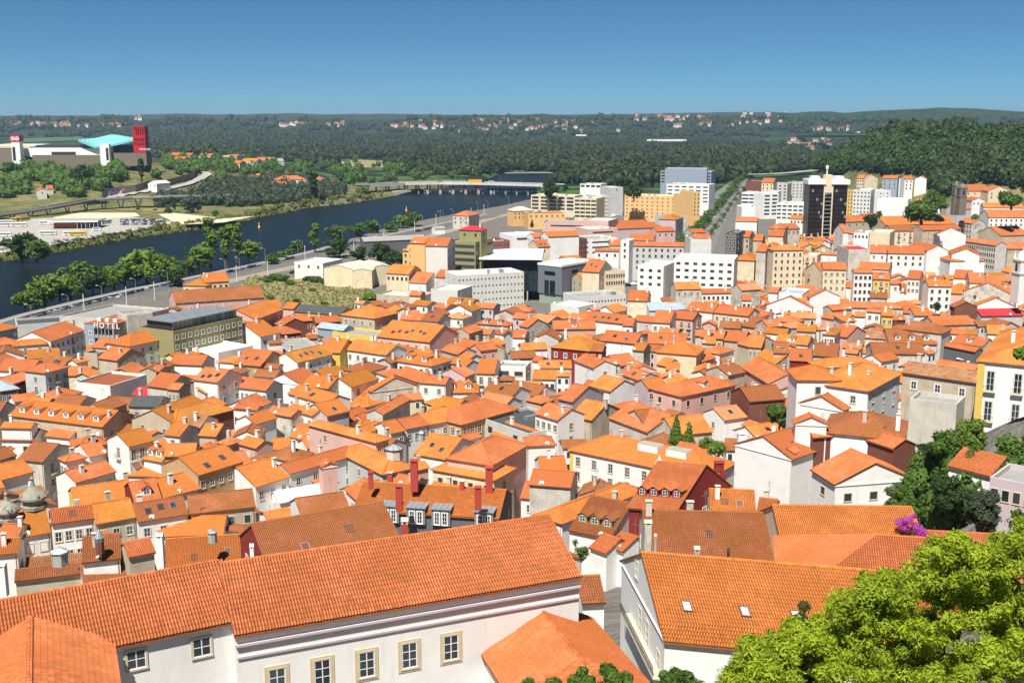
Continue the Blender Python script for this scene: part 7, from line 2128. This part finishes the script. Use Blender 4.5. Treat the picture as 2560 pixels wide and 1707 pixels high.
def bus_mesh(body, L_=11.5, H_=3.1, glass=True):
    b = MB(); b.box(-L_/2, -1.25, .4, L_/2, 1.25, H_)
    if glass:
        for s_ in (-1, 1):
            n_ = 8
            for k in range(n_): x0 = -L_/2+.4+(L_-.8)*k/n_; b.box(x0+.06, s_*1.26-.02, 1.5, x0+(L_-.8)/n_-.06, s_*1.26+.02, 2.5, 1)
    b.box(-L_/2-.02, -1.1, 1.3, -L_/2, 1.1, 2.6, 1)
    for x in (-L_/2+2, L_/2-2.5):
        for s_ in (-1.2, 1.2): b.box(x-.45, s_-.12, 0, x+.45, s_+.12, .9, 2)
    return b.mesh('bus', [body, M_GLASS, M_DARK])
BW = bus_mesh(mplain('bus_white', (.75, .75, .74), .35)); BY = bus_mesh(mplain('bus_yellow', (.7, .45, .05), .35)); TRK = bus_mesh(mplain('truck_yellow', (.85, .42, .01), .5), 16, 4., False); VAN = bus_mesh(mplain('van_white', (.8, .8, .8), .4), 6, 2.6)
for px, py, m, a, lab in ((15, 560, BW, .1, 'white coach leftmost in the bus park'), (12, 567, BW, .1, 'white coach in front of the leftmost one'), (40, 553, BY, 1.3, 'yellow fronted bus, left of three standing abreast'), (50, 553, BY, 1.3, 'middle bus of three yellow fronted ones abreast'), (61, 552, BY, 1.3, 'right bus of three yellow fronted ones abreast'),
    (48, 567, BW, .1, 'white coach just right of the bus park trees'), (118, 562, BW, .05, 'white coach beside the left end of the bus station'), (120, 588, BW, .1, 'white coach behind the big tree pair'), (180, 589, BW, .1, 'long white coach below the bus station'), (195, 590, BY, .1, 'yellow bus right of the long white coach'), (8, 592, BW, .1, 'white coach at the left edge of the bus park'), (258, 560, BW, 1.2, 'white bus at the right end of the bus station'), (264, 560, BW, 1.2, 'second white bus at the right end of the bus station'),
    (242, 578, VAN, .1, 'white van below the bus station columns'), (308, 560, VAN, 1.3, 'white van standing in the car park rows')):
    p = atz(px, py, 4); link('bus' if m not in (VAN,) else 'van', m, None, (p.x, p.y, 4.1), a, label=lab, category='bus' if m not in (VAN,) else 'van')
for px, m, lab, nm, ct in ((1188, TRK, 'long yellow lorry crossing the motorway bridge', 'lorry', 'lorry'), (1124, VAN, 'white van left of the yellow lorry on the bridge', 'van', 'van'), (1158, VAN, 'white van just behind the yellow lorry', 'van', 'van'), (1228, VAN, 'white van at the right of the yellow lorry', 'van', 'van')):
    p = atz(px, 457.5, 12.); link(nm, m, None, (p.x, p.y-4, 12.1), .05, label=lab, category=ct)
for px, py, m, lab, nm in ((832, 690, TRK, 'white trailer parked behind the meadow shrubs', 'trailer'), (1800, 449, VAN, 'reddish van on the distant motorway', 'van'), (1847, 445, VAN, 'white lorry on the distant motorway', 'lorry')):
    p = atz(px, py, 4.2); o = link(nm, VAN if m is TRK else m, None, (p.x, p.y, 4.2), .3, label=lab, category=nm); o.scale = (2.2, 1, 1.2) if m is TRK else (1.5, 1, 1.2)
# ------------------------------------------------------------ street lamps, catenary masts
mb = MB(); mb.tube((0, 0, 0), (0, 0, 9), .11, .07, 6); mb.tube((0, 0, 9), (-1.6, 0, 9.6), .06, .05, 5); mb.box(-2.4, -.18, 9.5, -1.5, .18, 9.68, 1)
LAMP = mb.mesh('street_lamp', [mplain('lamp_pole', (.5, .53, .55), .5, .3), M_WHITE])
mb = MB(); mb.tube((0, 0, 0), (0, 0, 8.5), .18, .16, 6); MAST = mb.mesh('catenary_mast', [M_WHITE])
for px, py, w_ in ((81, 820, 'leftmost, above the blue corner house'), (173, 792, 'second from the left on the quay'), (257, 767, 'third from the left behind the dark tree'), (341, 748, 'fourth, right of the dark round tree'), (421, 725, 'left of the ochre river pavilion'), (563, 692, 'rising over the curved road by the pavilion'), (600, 688, 'right of the pavilion above the road'), (664, 662, 'above the meadow fence'), (745, 645, 'beside the white warehouse'), (800, 630, 'left of the tall narrow tree'), (857, 612, 'by the narrow light green tree'), (951, 596, 'right of the round tree by the water'), (1001, 586, 'between the quay trees'), (1057, 569, 'just right of the last plane tree'), (1101, 558, 'left of the ruined river house'), (1108, 556, 'tall one left of the ruined river house'), (1133, 552, 'beside the ruined river house'), (1195, 533, 'beyond the ruined river house'), (1220, 528, 'near the apricot brick hall'), (1272, 518, 'last one by the grid office')):
    p = atz(px, py, 4); link('street_lamp', LAMP, None, (p.x, p.y, 4), .4, label='pale quay street lamp, '+w_, category='street lamp', group='street lamps on the quay')
for px, py, w_ in ((211, 784, 'over the left end of the platform canopy'), (317, 764, 'over the middle of the platform canopy'), (387, 750, 'short one by the canopy end'), (592, 705, 'right of the pavilion'), (670, 692, 'beside the fence of the meadow'), (763, 650, 'left of the white warehouse'), (885, 640, 'behind the dark trees'), (960, 612, 'at the left end of the platform roof'), (1037, 580, 'at the right end of the platform roof'), (1090, 562, 'near the parked cars'), (1178, 545, 'beyond the ruined house'), (1210, 535, 'furthest to the right')):
    p = atz(px, py, 4); link('catenary_mast', MAST, None, (p.x, p.y, 4), 0, label='white railway mast '+w_, category='mast', group='white masts along the railway')
for px, py, z in ((53, 524, 5), (80, 521, 5), (134, 512, 6), (154, 512, 7), (222, 500, 8), (252, 496, 8), (405, 480, 8), (422, 478, 8), (407, 500, 8), (452, 470, 8), (478, 490, 9), (505, 485, 9), (540, 480, 9), (125, 545, 4), (180, 545, 4), (225, 545, 4), (80, 545, 4), (8, 535, 4), (330, 540, 4), (274, 585, 4), (220, 590, 4), (135, 590, 4), (345, 570, 4), (700, 440, 9), (905, 450, 9), (1030, 458, 12), (1075, 457, 12), (1138, 457, 12), (1250, 458, 12)):
    p = atz(px, py, z); link('street_lamp', LAMP, None, (p.x, p.y, z if z > 11 else g1(p.x, p.y)), .3, label='slender grey street lamp on the roads across the river', category='street lamp', group='street lamps across the river')
for px, py, w_ in ((648, 570, 'left'), (1016, 528, 'right')):
    p = atz(px, py, 0); mb = MB(); mb.lathe([(.9, -.3), (1., .6), (.5, 1.6), (.35, 4.), (.02, 4.6)], 10); link('buoy', mb.mesh('buoy', [mplain('buoy_yellow', (.8, .5, .02), .4)]), None, p, 0, label='yellow buoy floating on the dark river, %s one of two' % w_, category='buoy')
# ------------------------------------------------------------ boulevard trees
for i in range(26):
    f = i/25; px = 1700+(1858-1700)*f**.92; py = 640-(640-462)*f; tree_px(px-6, py-8, 34-14*f, z=4, kind='round', fol='m', label='leafy tree in the dense double row down the middle of the boulevard', group='trees along the middle of the boulevard', n=260)
for i in range(10):
    f = i/9; tree_px(1768+f*90, 600-f*125, 20-9*f, z=4, kind='round', fol='m', label='small tree along the right hand side of the boulevard', group='trees on the right side of the boulevard', n=160)
for i in range(8):
    f = i/7; tree_px(1620+f*75, 632-f*55, 24-5*f, z=4, kind='round', fol='l', label='small tree in the left hand row of the boulevard', group='trees on the left side of the boulevard', n=200)
for px, py, w_, f in ((1440, 552, 14, 'l'), (1428, 556, 12, 'm'), (2290, 500, 20, 'd'), (1655, 560, 12, 'g'), (1600, 905, 22, 'm')): tree_px(px, py, w_, z=4, kind='round', fol=f, label='small street tree seen between the blocks at x %d' % px if False else {1440: 'small light green tree in the street beside the grid office', 1428: 'darker small tree in the street beside the grid office', 2290: 'dark tree below the church hill', 1655: 'tiny yellow green tree at the head of the boulevard', 1600: 'little dark tree at the lower corner of the square'}[px], n=200)
# ------------------------------------------------------------ far villages
mb = MB(); mb.box(-5.5, -4, -3, 5.5, 4, 5, 0, 'td')
for q in ([(-6, -4.5, 5), (6, -4.5, 5), (6, 0, 7.4), (-6, 0, 7.4)], [(6, 4.5, 5), (-6, 4.5, 5), (-6, 0, 7.4), (6, 0, 7.4)]): mb.poly(q, 1)
for x in (-5.5, 5.5): mb.tri((x, -4, 5), (x, 4, 5), (x, 0, 7.2))
for x in (-3.5, 0, 3.5): mb.box(x-.6, -4.05, 1.6, x+.6, -4.01, 3., 2)
VH = [mb.mesh('village_house', [WM[w_], roofm(r_), M_DARK]) for w_, r_ in (('W', 'r'), ('W', 'o'), ('C', 'r'), ('E', 'b'))]
rr = random.Random(5); VC = [(0, 175, 313, 321, 34, 'at the far left under the horizon'), (175, 300, 316, 321, 14, 'behind the turquoise roofed shopping centre'), (330, 375, 292, 304, 4, 'high on the far left hill'), (650, 860, 313, 320, 36, 'strung out left of centre below the far hill'), (980, 1040, 316, 326, 10, 'at the foot of the hill just left of centre'), (1040, 1290, 304, 332, 46, 'climbing the low hill at the centre of the horizon'), (1290, 1425, 308, 330, 36, 'on the bare slope right of centre'), (1430, 1560, 310, 336, 8, 'scattered over the dark hill right of centre'), (1590, 1760, 294, 306, 30, 'along the ridge above the tree lined boulevard'), (1680, 1900, 310, 324, 28, 'at the foot of the ridge above the boulevard'), (1850, 1975, 282, 312, 12, 'near the ridge above the black tower'), (2020, 2140, 322, 332, 7, 'by the valley field above the black tower'), (1975, 2080, 350, 385, 12, 'among the trees left of the black tower')]
for x0, x1, y0, y1, n, w_ in VC:
    PX = np.array([rr.uniform(x0, x1) for _ in range(n)]); PY = np.array([rr.uniform(y0, y1) for _ in range(n)]); X, Y, ok = march(PX, PY, 1300.)
    for x, y, k in zip(X, Y, ok):
        if not k: continue
        o = link('village_house', rr.choice(VH), None, (x, y, float(gz(np.array([x]), np.array([y]))[0])+4), rr.uniform(-.5, .5), label='tiny house of the village '+w_, category='house', group='village houses '+w_); o.scale = [rr.uniform(1.2, 1.9)]*3
VN = [(405, 470, 385, 400, 12), (470, 520, 386, 394, 7), (580, 650, 392, 408, 9), (2230, 2330, 345, 352, 0)]
for x0, x1, y0, y1, n in VN:
    for _ in range(n):
        px, py = rr.uniform(x0, x1), rr.uniform(y0, y1); X, Y, ok = march(np.array([px]), np.array([py]), 1000.)
        o = link('village_house', rr.choice(VH), None, (X[0], Y[0], g1(X[0], Y[0])+1), rr.uniform(-.6, .6), label='small white house with an orange roof in the hamlet right of the shopping centre', category='house', group='houses of the hamlet right of the shopping centre'); o.scale = [1.25]*3
# ------------------------------------------------------------ haze
mh = bpy.data.materials.new('haze_air'); mh.use_nodes = True; t = mh.node_tree; t.nodes.remove(t.nodes['Principled BSDF'])
pv = N(t, 'ShaderNodeVolumePrincipled'); pv.inputs['Color'].default_value = (.5, .72, 1., 1); pv.inputs['Density'].default_value = 6e-5; pv.inputs['Anisotropy'].default_value = .2
t.links.new(pv.outputs[0], t.nodes['Material Output'].inputs['Volume'])
mb = MB(); mb.box(-14500, -200, -4, 14500, 14500, 235); link('haze', mb.mesh('haze', [mh]), kind='stuff')
# ------------------------------------------------------------ labels for the remaining houses
RN = {'o': 'bright orange', 'r': 'red orange', 'b': 'weathered brown', 'y': 'gold lichened', 'p': 'salmon', 't': 'mottled clay', 'k': 'charcoal', 'g': 'grey', 'w': 'white', 'c': 'cream', 'm': 'blue metal', 'x': 'crimson'}
WN = {'W': 'white', 'C': 'cream', 'G': 'grey', 'B': 'beige', 'P': 'pink', 'L': 'lilac', 'Y': 'yellow', 'R': 'dark red', 'K': 'dark grey', 'S': 'blue grey', 'O': 'tan', 'D': 'stained', 'M': 'maroon', 'N': 'olive', 'A': 'apricot', 'E': 'pale'}
TN = {'g': 'gabled', 'G': 'gable fronted', 'h': 'hip roofed', 'f': 'flat roofed', 's': 'lean-to'}
used = set(o['label'] for o in bpy.data.objects if 'label' in o and o['label'])
def rel(dx, dy):
    a = 'left' if dx < 0 else 'right'
    v = 'above' if dy < 0 else 'below'
    if abs(dx) > 2.2*abs(dy): return a+' of'
    if abs(dy) > 2.2*abs(dx): return v
    return v+' and '+a+' of'
for h in HOUSES:
    o = h['o']
    if o.get('label'): continue
    px, py = h['px']; base = '%s %s with %s roof' % (WN[h['W']], TN[h['t']]+' '+{'apartment_block': 'block', 'town_house': 'town house', 'annex': 'annex', 'cottage': 'cottage'}.get(o.name.split('.')[0], 'house'), RN[h['R']])
    near = sorted((math.hypot(l['px'][0]-px, (l['px'][1]-py)*1.6), nm, l) for nm, l in LANDM if l is not h)[:6]; lab = None
    cands = []
    for d_, nm, l in near:
        dx, dy = px-l['px'][0], py-l['px'][1]; q = 'just ' if d_ < 60 else ('' if d_ < 150 else 'some way ')
        cands.append('%s, %s%s %s' % (base, q, rel(dx, dy), nm))
    ex = ''
    if 'd' in [t_[0] for t_ in h['opt'].split()]: ex = 'dormered '
    for c in cands:
        for pre in ('', ex, 'small ' if h['L'] < 10 else 'wide ', 'narrow ' if h['L'] < 7 else 'long ' if h['L'] > 16 else 'mid sized '):
            if len(re.findall(r'\w+', pre+c)) <= 16 and pre+c not in used: lab = pre+c; break
        if lab: break
    if not lab:
        for c in cands:
            c = c.replace(' with ', ', ').replace('some way ', '').replace(' and ', ' ')
            if len(re.findall(r'\w+', c)) <= 16: lab = c; break
    used.add(lab); o['label'] = lab
print('UNLABELLED', sum(1 for o in bpy.data.objects if 'label' in o and not o['label']), 'objs', len(bpy.data.objects))
